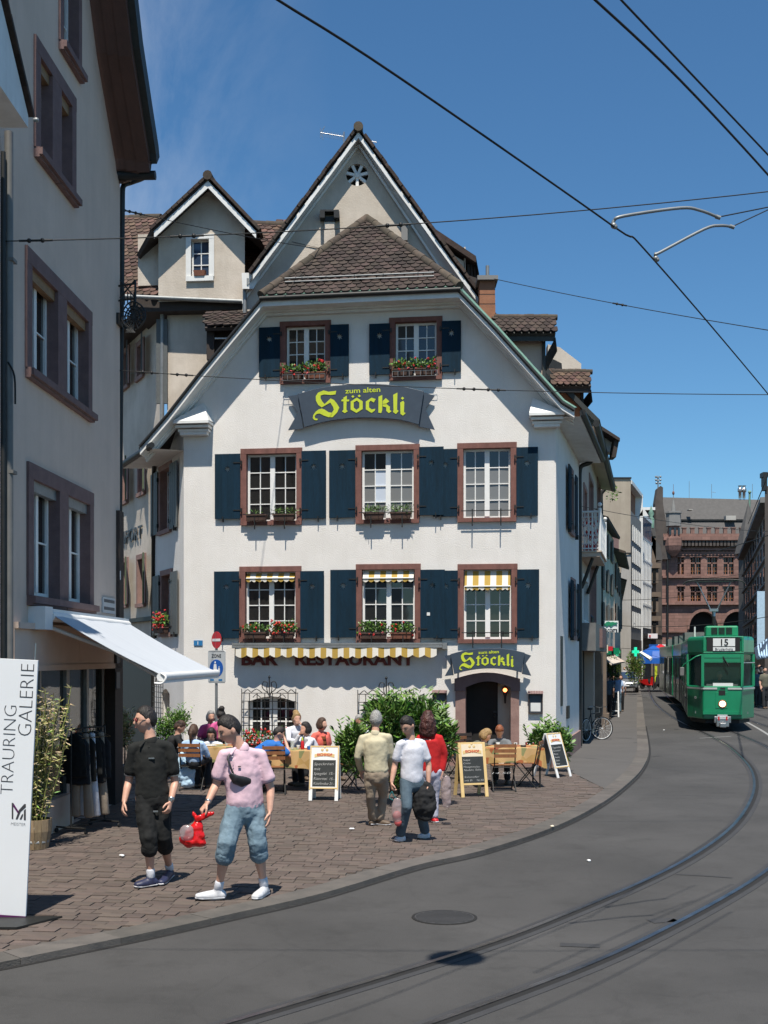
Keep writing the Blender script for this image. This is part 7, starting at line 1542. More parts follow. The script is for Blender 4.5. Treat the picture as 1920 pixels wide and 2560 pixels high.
def headmesh(b, hp, hair=0, thick=1.0, n=44, m=32):
 """a head with brow, sockets, nose, lips, jaw and chin; hair > 0 gives the scalp of hair over it"""
 ex = math.exp; vs = []
 for j in range(1, m):
  t = PI * j / m
  for i in range(n):
   a = 2 * PI * i / n; x, y, z = .074 * math.sin(t) * math.sin(a), .096 * math.sin(t) * math.cos(a), .120 * math.cos(t)
   lo = max(0, -z / .12); x *= 1 - .30 * lo ** 1.6
   if y < 0: y *= 1.05 - .42 * lo ** 1.3
   else: y *= .96 + .05 * lo
   if y > .02:
    k = ss(.02, .06, y); ax = abs(x)
    y += k * (.026 * ex(-(x / .0125) ** 2 - ((z + .026) / .017) ** 2) + .013 * ex(-(x / .010) ** 2 - ((z - .002) / .024) ** 2) - .011 * ex(-((ax - .032) / .015) ** 2 - ((z - .008) / .011) ** 2) + .004 * ex(-((ax - .03) / .024) ** 2 - ((z - .03) / .008) ** 2)
                     + .007 * ex(-(x / .021) ** 2 - ((z + .060) / .008) ** 2) - .005 * ex(-(x / .02) ** 2 - ((z + .078) / .008) ** 2) + .009 * ex(-(x / .02) ** 2 - ((z + .102) / .014) ** 2) + .004 * ex(-((ax - .042) / .018) ** 2 - ((z + .022) / .02) ** 2))
   if hair:
    f = y / .09; line = .066 * ss(.1, .75, f) + (.0 if hair == 1 else -.02) * (1 - ss(.1, .75, f)) - .075 * ss(.0, -.6, f) + .004 * math.sin(a * 9)
    g = ss(line - .006, line + .012, z); o = -.012 + g * (.012 + .013 * thick + .006 * ss(.05, .11, z)); r = Vector((x, y, z)).normalized(); x, y, z = (Vector((x, y, z)) + r * o).to_tuple()
   vs.append(hp(x, y, z))
 vs += [hp(0, 0, .120 + (.02 * thick if hair else 0)), hp(0, .03, -.112 + (.012 if hair else 0))]; T, B = len(vs) - 2, len(vs) - 1
 fs = [(j * n + i, (j + 1) * n + i, (j + 1) * n + (i + 1) % n, j * n + (i + 1) % n) for j in range(m - 2) for i in range(n)] + [(T, i, (i + 1) % n) for i in range(n)] + [(B, (m - 2) * n + (i + 1) % n, (m - 2) * n + i) for i in range(n)]
 b.add(vs, fs, None, True)
def figure(label, Y, J, face, top, bottom, hair='hair_dark', skin='skin', k=1.0, look=None, pitch=0.0, sleeve='short', legs='long', shoes='shoe_brown', socks=None, hairstyle='short',
           vox=.016, stout=1.0, extra=None, collar=True, group=None, glasses=None, hands=None, fold=.012, hem=.0, curl=.5, skirt=None):
 """J: joints as photograph pixels plus depth offset (x, y, d) or world points"""
 jt = {n: (Vector(p) if isinstance(p, Vector) else W(p[0], p[1], Y + p[2])) for n, p in J.items()}
 for n in 'LR':
  if isinstance(J.get('to' + n), tuple): jt['to' + n] = G(J['to' + n][0], J['to' + n][1], PZ + .036 * k); jt['an' + n] = G(J['an' + n][0], J['an' + n][1], PZ + .100 * k)
 hip, nk, hd = jt['hip'], jt['neck'], jt['head']; base = (hip.x, hip.y, PZ)
 t = thing('person', label, 'person', base, group); s = k
 F = Vector((face[0], face[1], 0)).normalized(); shL, shR = jt['shL'], jt['shR']; X = (shR - shL).normalized(); up = (nk - hip).normalized()
 Lk = Vector((look[0], look[1], 0)).normalized() if look else F; HF = (Lk * math.cos(pitch) + Vector((0, 0, -math.sin(pitch)))).normalized(); HS = HF.cross(Vector((0, 0, 1))).normalized(); HU = HS.cross(HF).normalized()
 RM = Matrix((HS, HF, HU)).transposed() * 1.1; hp = lambda x, y, z: hd + (HS * x + HF * y + HU * z) * s * 1.1
 sm = (shL + shR) / 2; hw_ = (shR - shL).length / 2; q = stout
 # -------- body: one continuous surface
 b = MB()
 tw = [lp(hip, nk, f) for f in (-.10, .0, .22, .5, .78)] + [sm + up * .0]
 tw[-1] = sm - up * .02; loft(b, tw, [(.12 * s * q, .09 * s * q), (.150 * s * q, .105 * s * q), (.132 * s * q, .098 * s * q), (.150 * s * q, .112 * s * q), (hw_ * .86, .105 * s * q), (hw_ * .6, .065 * s)], X)
 for a in (shL, shR): b.ball(lp(a, sm, .12) - up * .03, .042 * s, 10, 8)
 loft(b, [sm + up * .0, lp(sm, hp(0, -.02, -.04), .5), hp(0, -.02, -.03)], [(.066 * s, .062 * s), (.055 * s, .057 * s), (.054 * s, .058 * s)], X, 14)
 headmesh(b, hp, 0)
 for e in (-1, 1): b.ball(hp(e * .077, -.006, -.006), (.009 * s, .020 * s, .030 * s), 8, 6, rot=RM)
 wrs = {}
 for n in 'LR':
  sh, el, wr = jt['sh' + n], jt['el' + n], jt['wr' + n]; wrs[n] = wr
  limb(b, [lp(sh, el, .10), lp(sh, el, .5), el, lp(el, wr, .35), wr], [.042 * s * q, .044 * s * q, .038 * s, .040 * s, .027 * s])
  d = (wr - el).normalized(); hd_ = (hands or {}).get(n)
  dd = Vector(hd_[0]) if hd_ else (d + Vector((0, 0, -.35)) + F * .1); inn = (hip - wr); inn.z = 0; pn = Vector(hd_[1]) if hd_ else (inn.normalized() if inn.length > .02 else F)
  hand(b, wr + d * .01, dd, pn, s, (1 if (pn.cross(dd.normalized())).dot(F) > 0 else -1), (hd_[2] if hd_ and len(hd_) > 2 else curl))
 for n in 'LR':
  hj, kn, an = hip + X * (.088 * s if n == 'R' else -.088 * s), jt['kn' + n], jt['an' + n]
  limb(b, [hj, lp(hj, kn, .5), kn, lp(kn, an, .35), lp(kn, an, .75), an], [.083 * s * q, .074 * s * q, .052 * s, .054 * s * q, .036 * s, .036 * s])
 remesh(b.build('body', skin, t), .0075 if vox < .0135 else .011 if vox < .02 else vox * .8, sm=1)
 # -------- eyes, brows, mouth
 if vox < .02:
  for e in (-1, 1):
   b = MB(); b.ball(hp(e * .031, .0815, .006), (.0115 * s, .006 * s, .0048 * s), 8, 6, rot=RM); b.build('eye', 'hair_dark', t, fix=False)
   b = MB(); b.ball(hp(e * .033, .087, .027), (.018 * s, .005 * s, .0038 * s), 8, 6, rot=RM); b.build('eyebrow', hair if hair != 'hair_grey' else 'hair_brown', t, fix=False)
  b = MB(); b.ball(hp(0, .0945, -.060), (.019 * s, .005 * s, .005 * s), 8, 6, rot=RM); b.build('mouth', 'lips', t, fix=False)
 if glasses:
  b = MB()
  for e in (-1, 1): b.ball(hp(e * .033, .094, .004), (.029 * s, .009 * s, .019 * s), 12, 8, rot=RM)
  g = b.build('sunglasses', glasses, t, fix=False); b = MB()
  for e in (-1, 1): b.tube([hp(e * .062, .088, .008), hp(e * .079, -.01, .004)], .003 * s, 5)
  b.tube([hp(-.01, .105, .008), hp(.01, .105, .008)], .003 * s, 5); b.build('temple_arm', 'dark_metal', g)
 # -------- hair
 if hairstyle != 'none':
  b = MB(); headmesh(b, hp, {'short': 1, 'none': 1}.get(hairstyle, 2), .55 if hair == 'hair_dark' and hairstyle == 'short' else .9)
  if hairstyle in ('bob', 'long', 'bun', 'pony'): b.ball(hp(0, -.045, -.01), (.088 * s, .075 * s, .098 * s), 14, 10, rot=RM)
  if hairstyle == 'bob':
   for e in (-1, 1): b.ball(hp(e * .068, .0, -.03), (.030 * s, .05 * s, .065 * s), 10, 8, rot=RM)
  if hairstyle == 'long':
   loft(b, [hp(0, -.05, .02), hp(0, -.075, -.10), hp(0, -.085, -.20)], [(.095 * s, .08 * s), (.118 * s, .07 * s), (.10 * s, .045 * s)], HS)
   for e in (-1, 1): loft(b, [hp(e * .07, -.0, .02), hp(e * .088, -.02, -.10), hp(e * .09, -.03, -.17)], [(.03 * s, .05 * s), (.035 * s, .05 * s), (.025 * s, .035 * s)], HS, 8)
  if hairstyle == 'pony': loft(b, [hp(0, -.10, .03), hp(0, -.13, -.04), hp(0, -.12, -.14), hp(0, -.11, -.21)], [(.03 * s, .03 * s), (.036 * s, .034 * s), (.028 * s, .026 * s), (.012 * s, .012 * s)], HS, 8)
  if hairstyle == 'bun': b.ball(hp(0, -.075, .11), (.062 * s, .055 * s, .055 * s), 10, 8, rot=RM)
  remesh(b.build('hair', hair, t), .008 if vox < .0135 else .012 if vox < .02 else vox * .8, .006 * s if hairstyle != 'long' else .03, .03, 1)
 # -------- top
 b = MB(); e_ = .016 * s
 lo = -.01 - hem
 tw = [lp(hip, nk, f) for f in (lo, .08, .27, .52, .76)] + [sm - up * .035, sm + up * .01]
 loft(b, tw, [(.158 * s * q, .122 * s * q), (.170 * s * q, .128 * s * q), (.162 * s * q, .124 * s * q), (.170 * s * q, .130 * s * q), (hw_ * .95, .122 * s * q), (hw_ * .84, .095 * s * q), (hw_ * .45, .07 * s)], X, 18); limb(b, [lp(sm, shL, .9) - up * .012, sm + up * .012, lp(sm, shR, .9) - up * .012], [.052 * s, .06 * s, .052 * s])
 loft(b, [sm - up * .02, sm + up * .035], [(.085 * s, .075 * s), (.064 * s, .066 * s)], X, 12)
 for n in 'LR':
  sh, el, wr = jt['sh' + n], jt['el' + n], jt['wr' + n]
  if sleeve == 'none': limb(b, [sh, lp(sh, el, .12)], [.062 * s, .062 * s]); continue
  if sleeve == 'short': limb(b, [sh - up * .012, lp(sh, el, .35), lp(sh, el, .72)], [.054 * s * q, .061 * s * q, .066 * s * q])
  else: limb(b, [sh - up * .012, lp(sh, el, .5), el, lp(el, wr, .5), lp(el, wr, .93)], [.058 * s * q, .064 * s * q, .056 * s * q, .052 * s * q, .040 * s])
 tp = remesh(b.build('shirt' if sleeve != 'long' else 'jacket', top, t, fix=False), vox, fold, .09, 3)
 if collar and vox < .02:
  b = MB(); loft(b, [sm + up * .03, sm + up * .06], [(.072 * s, .070 * s), (.066 * s, .064 * s)], X, 12)
  for e in (-1, 1): b.slab([sm + up * .055 * s + F * .045 * s + X * e * .01, sm + up * .05 * s + X * e * .06 * s + F * .03 * s, sm + up * -.01 * s + X * e * .065 * s + F * .095 * s, sm + up * -.02 * s + X * e * .035 * s + F * .11 * s], .012)
  remesh(b.build('collar', top, tp, fix=False), .008, 0, .1, 1)
 # -------- trousers, skirt
 b = MB(); loft(b, [lp(hip, nk, -.06) - up * .04, hip, lp(hip, nk, .14)], [(.155 * s * q, .118 * s * q), (.162 * s * q, .122 * s * q), (.148 * s * q, .112 * s * q)], X, 16)
 for n in 'LR':
  hj, kn, an = hip + X * (.085 * s if n == 'R' else -.085 * s), jt['kn' + n], jt['an' + n]
  if legs == 'short': limb(b, [hj, lp(hj, kn, .5), kn, lp(kn, an, .16), lp(kn, an, .26)], [.092 * s * q, .094 * s * q, .086 * s * q, .084 * s * q, .078 * s * q])
  elif legs == 'skirt': limb(b, [hj, lp(hj, kn, .9)], [.10 * s, .12 * s])
  else: limb(b, [hj, lp(hj, kn, .5), kn, lp(kn, an, .5), an + Vector((0, 0, .01))], [.095 * s * q, .087 * s * q, .072 * s, .066 * s, .070 * s])
 tr_ = remesh(b.build('trousers' if legs == 'long' else 'shorts' if legs == 'short' else 'skirt', bottom, t, fix=False), vox, fold * 1.2, .06, 2)
 if legs == 'short' and vox < .02:
  for n in 'LR':
   kn, an = jt['kn' + n], jt['an' + n]; b = MB()
   for f in (.22, .27, .31): limb(b, [lp(kn, an, f - .015), lp(kn, an, f + .015)], [.087 * s * q * (1.02 - f * .2), .085 * s * q * (1.02 - f * .2)], 14)
   remesh(b.build('rolled_cuff', bottom, tr_, fix=False), .010, .012, .04, 1)
 # -------- shoes and socks
 for n in 'LR':
  an = jt['an' + n]; to = jt.get('to' + n) or (an + F * .17 * s + Vector((0, 0, -.06 * s))); d = (to - an); dz = d.z; d.z = 0; d = d.normalized(); tilt = jt.get('to' + n)
  heel = an - d * .045 * s + Vector((0, 0, -.055 * s)); toe = to.copy()
  sd = d.cross(Vector((0, 0, 1))); b = MB(); loft(b, [heel, lp(heel, toe, .35), lp(heel, toe, .75), toe], [(.040 * s, .044 * s), (.042 * s, .052 * s), (.052 * s, .038 * s), (.042 * s, .028 * s)], sd, 12)
  limb(b, [an + Vector((0, 0, -.05)) * s, an + Vector((0, 0, .015)) * s], [.044 * s, .040 * s])
  so = remesh(b.build('shoe', shoes, t, fix=False), .012 if vox < .02 else vox, 0, .1, 1)
  if vox < .02:
   b = MB(); dn = Vector((0, 0, -.022 * s)); loft(b, [heel + dn - d * .01, lp(heel, toe, .4) + dn, lp(heel, toe, .78) + dn, toe + dn * .6 + d * .012], [(.040 * s, .013 * s), (.040 * s, .013 * s), (.049 * s, .013 * s), (.034 * s, .012 * s)], sd, 12); b.build('sole', 'shoe_white', so, fix=False)
   b = MB()
   for i in range(4): f = .38 + i * .09; p = lp(heel, toe, f) + Vector((0, 0, .040 - .012 * i)) * s; b.tube([p - sd * .022 * s, p + sd * .022 * s], .004 * s, 5)
   b.build('laces', 'shoe_white', so, fix=False)
  if socks: b = MB(); limb(b, [an, an + (jt['kn' + n] - an).normalized() * .07 * s], [.042 * s, .043 * s]); b.build('sock', socks, t, fix=False)
 return t, jt, dict(F=F, X=X, up=up, hp=hp, RM=RM, sm=sm)
# ---- two men in front
t, jt, ax = figure('man in black polo and black knee-length trousers walking with red sunglasses', 12.2,
 dict(head=(364, 1800, .02), neck=(374, 1846, .05), shR=(333, 1864, -.02), shL=(423, 1862, .06), elR=(322, 1953, .05), wrR=(311, 2004, -.05), elL=(438, 1955, .10), wrL=(427, 2003, -.02),
         hip=(381, 1990, .05), knR=(372, 2098, -.10), anR=(377, 2192, .10), toR=(340, 2212, -.12), knL=(408, 2095, .05), anL=(424, 2172, .22), toL=(402, 2206, .05)),
 (-.45, -.9), 'polo_black', 'shorts_black', k=1.06, look=(-.93, -.42), glasses='lens_red', shoes='shoe_navy', socks='sock_white', legs='short', vox=.013, stout=1.0, pitch=.05, fold=.024, curl=.8)
b = MB(); wl_ = jt['wrL']; d = (wl_ - jt['elL']).normalized(); limb(b, [wl_ - d * .035, wl_ - d * .015], [.034, .034], 14); ww_ = b.build('wristwatch', 'steel', t, fix=False)
b = MB(); b.lathe([(.022, 0), (.022, .012)], wl_ - d * .025 + Vector((.0, -.045, 0)), 14, axis='y'); b.build('watch_face', 'steel', ww_)
b = MB(); p = ax['sm'] + ax['F'] * .135 - ax['up'] * .13 + ax['X'] * -.08; b.box(p.x - .03, p.x + .03, p.y - .01, p.y + .01, p.z - .006, p.z + .008); b.build('chest_logo', 'steel', t)
b = MB(); p = lp(jt['hip'], jt['knL'], .33) + Vector((.02, -.115, 0)); b.box(p.x - .025, p.x + .025, p.y - .01, p.y + .01, p.z - .008, p.z + .008); b.build('pocket_logo', 'steel', t)
for n in 'LR':
 e, s_ = jt['el' + n], jt['sh' + n]; b = MB(); b.tube([lp(s_, e, .80), lp(s_, e, .825)], .060, 16); b.build('sleeve_trim', 'steel', t, fix=False)
tp_, jt, ax = figure('stocky man in pale pink polo and rolled jeans carrying a red plastic bag', 11.5,
 dict(head=(573, 1824, -.03), neck=(600, 1856, .05), shR=(562, 1882, -.05), shL=(650, 1882, .08), elR=(540, 1962, -.02), wrR=(519, 2006, -.14), elL=(677, 1972, .12), wrL=(675, 2028, .05),
         hip=(613, 2016, .06), knR=(567, 2110, -.12), anR=(546, 2222, -.05), toR=(493, 2240, -.22), knL=(643, 2106, .05), anL=(660, 2214, .28), toL=(638, 2242, .12)),
 (-.5, -.86), 'polo_pink', 'denim', k=1.08, look=(-.88, -.47), shoes='shoe_white', socks='sock_white', legs='short', vox=.013, stout=1.06, pitch=.42, fold=.022, hands={'R': (Vector((-.5, -.1, -.6)), Vector((.5, .3, -.5)), 1.1)}, curl=.35)
sm_, up_, F_, X_ = ax['sm'], ax['up'], ax['F'], ax['X']
def chest(a, h, o=.150): # a across (+ towards his right), h down from the shoulders
 return sm_ + X_ * a - up_ * h + F_ * (o * (1 - (a / .28) ** 2 * .45))
b = MB(); P = [chest(.085, .0, .07), chest(.07, .05, .135), chest(.03, .14, .158), chest(.0, .22, .162), chest(-.02, .26, .165)]; b.tube(P, .011, 6); b.build('strap', 'pouch_black', tp_)
b = MB(); P = [chest(.035, .20, .165), chest(-.02, .25, .175), chest(-.09, .275, .178), chest(-.15, .275, .165)]; loft(b, P, [(.012, .03), (.024, .055), (.026, .060), (.012, .035)], F_, 12); o = remesh(b.build('pouch', 'pouch_black', tp_, fix=False), .01, .006, .05, 2)
b = MB(); p = chest(-.06, .125, .165); b.box(p.x - .014, p.x + .014, p.y - .008, p.y + .004, p.z - .004, p.z + .006); b.build('chest_logo', 'letter_dark', tp_)
for z in (.03, .065): b = MB(); b.ball(chest(.01, z, .152), .006, 6, 4); b.build('button', 'white_paint', tp_)
for n in 'LR': e, s_ = jt['el' + n], jt['sh' + n]; b = MB(); b.tube([lp(s_, e, .80), lp(s_, e, .812)], .066, 16); b.build('sleeve_trim', 'letter_dark', tp_, fix=False)
b = MB(); wr = jt['wrR']; d = (wr - jt['elR']).normalized(); limb(b, [wr - d * .02, wr - d * .012], [.033, .033], 14); b.build('bracelet', 'steel', tp_, fix=False)
# the red bag hangs from his right hand
Yb = jt['wrR'].y - .03; t = thing('plastic_bag', 'crumpled glossy red plastic bag with clear window held by the man in pink', 'bag', W(495, 2110, Yb))
b = MB(); q = lambda x, y, d=0: W(x, y, Yb + d)
loft(b, [q(496, 2045), q(493, 2062), q(487, 2085), q(484, 2105)], [(.02, .02), (.055, .04), (.10, .06), (.125, .065)], (1, 0, -.12), 14); b.ball(q(480, 2100), (.13, .075, .07), 12, 8)
remesh(b.build('sack', 'bag_red', t, fix=False), .011, .035, .05, 1)
b = MB(); loft(b, [q(490, 2050, -.02), q(510, 2040, -.01), q(535, 2032, .0)], [(.03, .015), (.035, .02), (.02, .01)], (0, 0, 1), 10); loft(b, [q(492, 2048), q(484, 2034), q(483, 2028)], [(.02, .012), (.02, .012), (.012, .008)], (1, 0, 0), 8); remesh(b.build('handle', 'bag_red', t, fix=False), .009, .02, .04, 1)
b = MB(); b.ball(q(467, 2082, -.06), (.075, .035, .085), 12, 8); remesh(b.build('clear_window', 'clear_plastic', t, fix=False), .012, .02, .04, 1)
# ---- the three by the laurel
_, jt, ax = figure('grey-haired man in cream blouson seen from behind by the laurel bush', 16.45,
 dict(head=(940, 1800, .05), neck=(938, 1826, .0), shL=(907, 1842, .02), shR=(969, 1840, -.02), elL=(894, 1892, .02), wrL=(902, 1926, .20), elR=(978, 1890, .05), wrR=(972, 1922, .22),
         hip=(941, 1934, .0), knL=(926, 1990, .05), anL=(932, 2046, .10), toL=(938, 2056, -.05), knR=(958, 1992, .15), anR=(950, 2046, -.05), toR=(974, 2058, -.08)),
 (.25, 1), 'jacket_cream', 'chino', 'hair_grey', k=.98, sleeve='long', vox=.015, stout=1.06, fold=.022, shoes='shoe_brown', hem=-.06, look=(.1, 1))
_, jt, ax = figure('man in white tee and blue jeans striding with a bag in each hand', 15.15,
 dict(head=(1019, 1814, -.03), neck=(1030, 1843, .02), shR=(999, 1857, -.04), shL=(1056, 1855, .06), elR=(987, 1913, .0), wrR=(979, 1955, -.06), elL=(1072, 1912, .10), wrL=(1071, 1958, .06),
         hip=(1030, 1952, .04), knR=(1017, 2018, -.16), anR=(1001, 2085, -.10), toR=(990, 2098, -.28), knL=(1050, 2022, .08), anL=(1062, 2078, .42), toL=(1047, 2090, .22)),
 (-.45, -.9), 'tee_white', 'denim_dark', k=1.0, look=(-.6, -.7), pitch=.6, vox=.014, stout=.93, collar=False, shoes='shoe_white', fold=.012, hands={'R': (Vector((.1, -.1, -1)), Vector((.8, .2, 0)), 1.1), 'L': (Vector((0, 0, -1)), Vector((-.9, 0, 0)), 1.2)})
def bag(label, px, py, Y, r, mat, hand_px, hmat=None, fold=.03, extra=None):
 t = thing('shopping_bag', label, 'bag', W(px, py, Y)); b = MB(); c = W(px, py, Y); h = W(*hand_px, Y)
 loft(b, [c + Vector((0, 0, r[2] * .95)), c + Vector((0, 0, r[2] * .4)), c - Vector((0, 0, r[2] * .4)), c - Vector((0, 0, r[2]))], [(r[0] * .6, r[1] * .5), (r[0], r[1]), (r[0] * 1.05, r[1]), (r[0] * .7, r[1] * .7)], (1, 0, 0), 14)
 remesh(b.build('sack', mat, t, fix=False), .014, fold, .06, 1); b = MB()
 for s_ in (-1, 1): b.tube(catmull([h, h + Vector((s_ * r[0] * .5, 0, -.08)), c + Vector((s_ * r[0] * .7, 0, r[2] * .85))], 4), .007, 5)
 b.build('handle', hmat or mat, t); return t
t = bag('clear plastic bag with teal handles and pink contents in the striding man\'s right hand', 993, 2025, 15.02, (.075, .05, .15), 'clear_plastic', (980, 1978), 'teal', .02)
b = MB(); b.ball(W(993, 2040, 15.02), (.06, .04, .07), 10, 8); b.ball(W(995, 2056, 15.02), (.05, .035, .05), 10, 8); b.build('contents', 'flower_pink', t)
bag('crumpled black jacket bundle hanging from the striding man\'s left hand', 1060, 2000, 15.2, (.16, .10, .22), 'jacket_black', (1070, 1972), None, .06)
bag('clear bag with a bottle held by the woman in red', 1116, 1978, 16.6, (.07, .05, .22), 'clear_plastic', (1106, 1938), None, .04)
figure('woman in bright red fleece with long auburn curls standing with her back turned', 16.85,
 dict(head=(1069, 1800, .0), neck=(1072, 1826, .0), shL=(1050, 1842, .02), shR=(1098, 1842, -.02), elL=(1046, 1890, .0), wrL=(1050, 1925, .12), elR=(1111, 1888, .0), wrR=(1107, 1928, -.02),
         hip=(1076, 1925, .0), knL=(1066, 1990, .05), anL=(1062, 2040, .05), toL=(1050, 2052, -.1), knR=(1086, 1990, .05), anR=(1085, 2040, .0), toR=(1092, 2052, -.12)),
 (-.1, 1), 'jacket_red', 'skirt_white', 'hair_auburn', k=.98, sleeve='long', vox=.015, stout=1.0, hairstyle='long', shoes='sign_red', fold=.016, hem=.05)
# ---- seated guests
def sit(label, hpx, hipx, Y, face, top, bottom='trousers_dark', hair='hair_dark', lean=0.0, arms='table', look=None, k=.96, sleeve='short', hairstyle='short', pitch=.1, vox=.021, skin='skin', stout=1.0, legs=True, seat=.47, **kw):
 H_ = W(hpx[0], hpx[1], Y); F = Vector((face[0], face[1], 0)).normalized(); X = Vector((F.y, -F.x, 0)); hip = Vector((W(hipx, 0, Y).x, Y + .05, PZ + seat + .06)) - F * (.06 + lean)
 nk = H_ - Vector((0, 0, .15 * k)) - F * .03; sm = nk - Vector((0, 0, .05 * k)); J = dict(head=H_, neck=nk, hip=hip)
 for n, s_ in (('L', -1), ('R', 1)):
  sh = sm + X * s_ * .175 * k; J['sh' + n] = sh
  if arms == 'table': J['el' + n] = sh + X * s_ * .07 + F * .12 + Vector((0, 0, -.25)); J['wr' + n] = J['el' + n] + F * .22 - X * s_ * .12 + Vector((0, 0, .0))
  elif arms == 'lap': J['el' + n] = sh + X * s_ * .08 + Vector((0, 0, -.27)) - F * .03; J['wr' + n] = J['el' + n] + F * .22 - X * s_ * .09 + Vector((0, 0, -.05))
  else: # hand raised to the face on one side
   J['el' + n] = sh + X * s_ * .05 + F * .20 + Vector((0, 0, -.22)); J['wr' + n] = (H_ + F * .10 + X * s_ * .05 - Vector((0, 0, .10))) if n == arms else J['el' + n] + F * .2 - X * s_ * .1
  J['kn' + n] = hip + F * .42 + X * s_ * .11 + Vector((0, 0, .01)); J['an' + n] = J['kn' + n] + F * (-.05) + Vector((0, 0, PZ + .09 - J['kn' + n].z)); 
 return figure(label, Y, J, face, top, bottom, hair, skin, k, look or face, pitch, sleeve, 'long', 'shoe_brown', None, hairstyle, vox, stout, collar=False, fold=.014, **kw)
sit('woman with brown ponytail in light blue shirt seated with her back to us', (484, 1829), 488, 21.0, (.25, 1), 'shirt_lightblue', hair='hair_brown', hairstyle='pony', sleeve='long')
sit('dark-clothed balding man bent over the table behind the pale blue jacket', (449, 1818), 441, 22.2, (.8, .1), 'jacket_black', hair='hair_brown', lean=.18, sleeve='long', pitch=.6, hairstyle='short')
sit('dark-haired woman in white sitting behind the table between two women in pink', (529, 1835), 529, 22.8, (-.1, -1), 'shirt_white', hairstyle='bob', pitch=.5, sleeve='long')
sit('grey-haired person in hot pink sitting at the wall near the sign pole', (527, 1792), 522, 23.9, (.5, -1), 'top_hotpink', hair='hair_grey', hairstyle='bob', lean=.02, arms='lap', seat=.62)
sit('dark-haired woman in hot pink top with pinned-up hair turned away beside the sign pole', (551, 1786), 553, 23.6, (-.5, .8), 'top_hotpink', hairstyle='bun', lean=-.02, arms='lap', seat=.72)
sit('man in bright blue polo resting his head on his hand at the cloth-covered table', (697, 1833), 668, 20.9, (.92, .25), 'polo_blue', lean=.30, arms='R', pitch=.55, stout=1.1)
sit('woman with blond hair clipped up and hand at her face, by the grilled window', (742, 1797), 738, 23.0, (.4, -1), 'shirt_white', hair='hair_blond', hairstyle='bun', arms='L', seat=.60, sleeve='long')
sit('dark-haired woman in white blouse drinking at the cloth-covered table', (764, 1822), 776, 21.9, (-.85, -.6), 'shirt_white', arms='R', hairstyle='bob', sleeve='long', lean=.05)
sit('smiling woman in coral top sitting with her arm over the chair', (805, 1811), 812, 22.9, (.75, -.75), 'top_coral', hair='hair_brown', hairstyle='bob', arms='lap', look=(.9, -.4), pitch=0, stout=1.15)
sit('balding ruddy man half hidden behind the laurel leaves', (897, 1803), 897, 23.6, (.3, -1), 'shirt_white', hair='hair_grey', arms='lap', skin='skin_tan')
sit('blond woman in olive coat leaning over the table before the door', (1214, 1838), 1190, 22.0, (.9, -.2), 'coat_olive', hair='hair_blond', hairstyle='bob', lean=.22, pitch=.6, sleeve='long')
sit('red-haired man in grey cardigan reading at the table before the door', (1249, 1828), 1256, 22.4, (-.15, -1), 'cardigan_grey', hair='hair_red', pitch=.8, sleeve='long', lean=.02)
# ---- people in the street
def standing(label, hx, hy_, Y, face, top, bottom, hair='hair_dark', k=1.0, vox=.024, sleeve='short', step=.12, hairstyle='short', stout=1.0, **kw):
 H_ = W(hx, hy_, Y); F = Vector((face[0], face[1], 0)).normalized(); X = Vector((F.y, -F.x, 0)); g = Vector((H_.x, Y, PZ if hx < 1600 else 0)); hh = H_.z - g.z; k = hh / 1.64
 z = lambda f: Vector((0, 0, f * k)); J = dict(head=H_, neck=g + z(1.50), hip=g + z(.93))
 for n, s_ in (('L', -1), ('R', 1)):
  J['sh' + n] = g + z(1.43) + X * s_ * .17 * k; J['el' + n] = g + z(1.14) + X * s_ * .22 * k; J['wr' + n] = g + z(.90) + X * s_ * .22 * k + F * .08 * (s_)
  J['kn' + n] = g + z(.50) + X * s_ * .09 * k + F * step * .5 * s_ + F * .03; J['an' + n] = g + z(.09) + X * s_ * .09 * k + F * step * s_
 return figure(label, Y, J, face, top, bottom, hair, 'skin', k, face, .05, sleeve, 'long', 'shoe_brown', None, hairstyle, vox, stout, collar=False, **kw)
standing('woman in white top and dark trousers walking down the street beside the menu board', 1552, 1694, 52, (-.2, -1), 'shirt_white', 'trousers_dark', 'hair_brown', hairstyle='bob')
standing('fair-haired person in white behind the silver car', 1561, 1672, 92, (-.2, -1), 'tee_white', 'trousers_dark', 'hair_blond', vox=.04)
standing('person in light blue shirt passing between the parked car and the shops', 1544, 1690, 50, (.2, 1), 'shirt_lightblue', 'denim', vox=.035)
standing('tanned pedestrian in brown shop shadow near the menu board', 1519, 1690, 45.6, (.2, 1), 'denim_dark', 'trousers_dark', vox=.035)
standing('pedestrian in orange top far down the street under the parasols', 1661, 1671, 122, (-.2, -1), 'top_coral', 'skin', vox=.05); standing('pedestrian in pale top far down the street beside the orange one', 1654, 1672, 124, (-.3, -1), 'cloth_tan', 'trousers_dark', vox=.05)
for i, (x, y, Y, c, lb) in enumerate(((1882, 1678, 62, 'top_coral', 'pedestrian in orange in the shade right of the tram'), (1892, 1676, 58, 'denim_dark', 'pedestrian in dark blue among the shaded crowd at right'), (1902, 1672, 60, 'jacket_black', 'pedestrian in black among the shaded crowd at right'),
                                      (1912, 1675, 56, 'coat_olive', 'pedestrian in olive at the very right edge of the crowd'), (1887, 1668, 70, 'jacket_red', 'pedestrian in red cap farther back in the shaded crowd'), (1898, 1666, 74, 'cardigan_grey', 'grey-clad pedestrian at the back of the shaded crowd'))):
 standing(lb, x, y, Y, (.1, -1), c, 'trousers_dark', vox=.04, group='people in the shade at right')
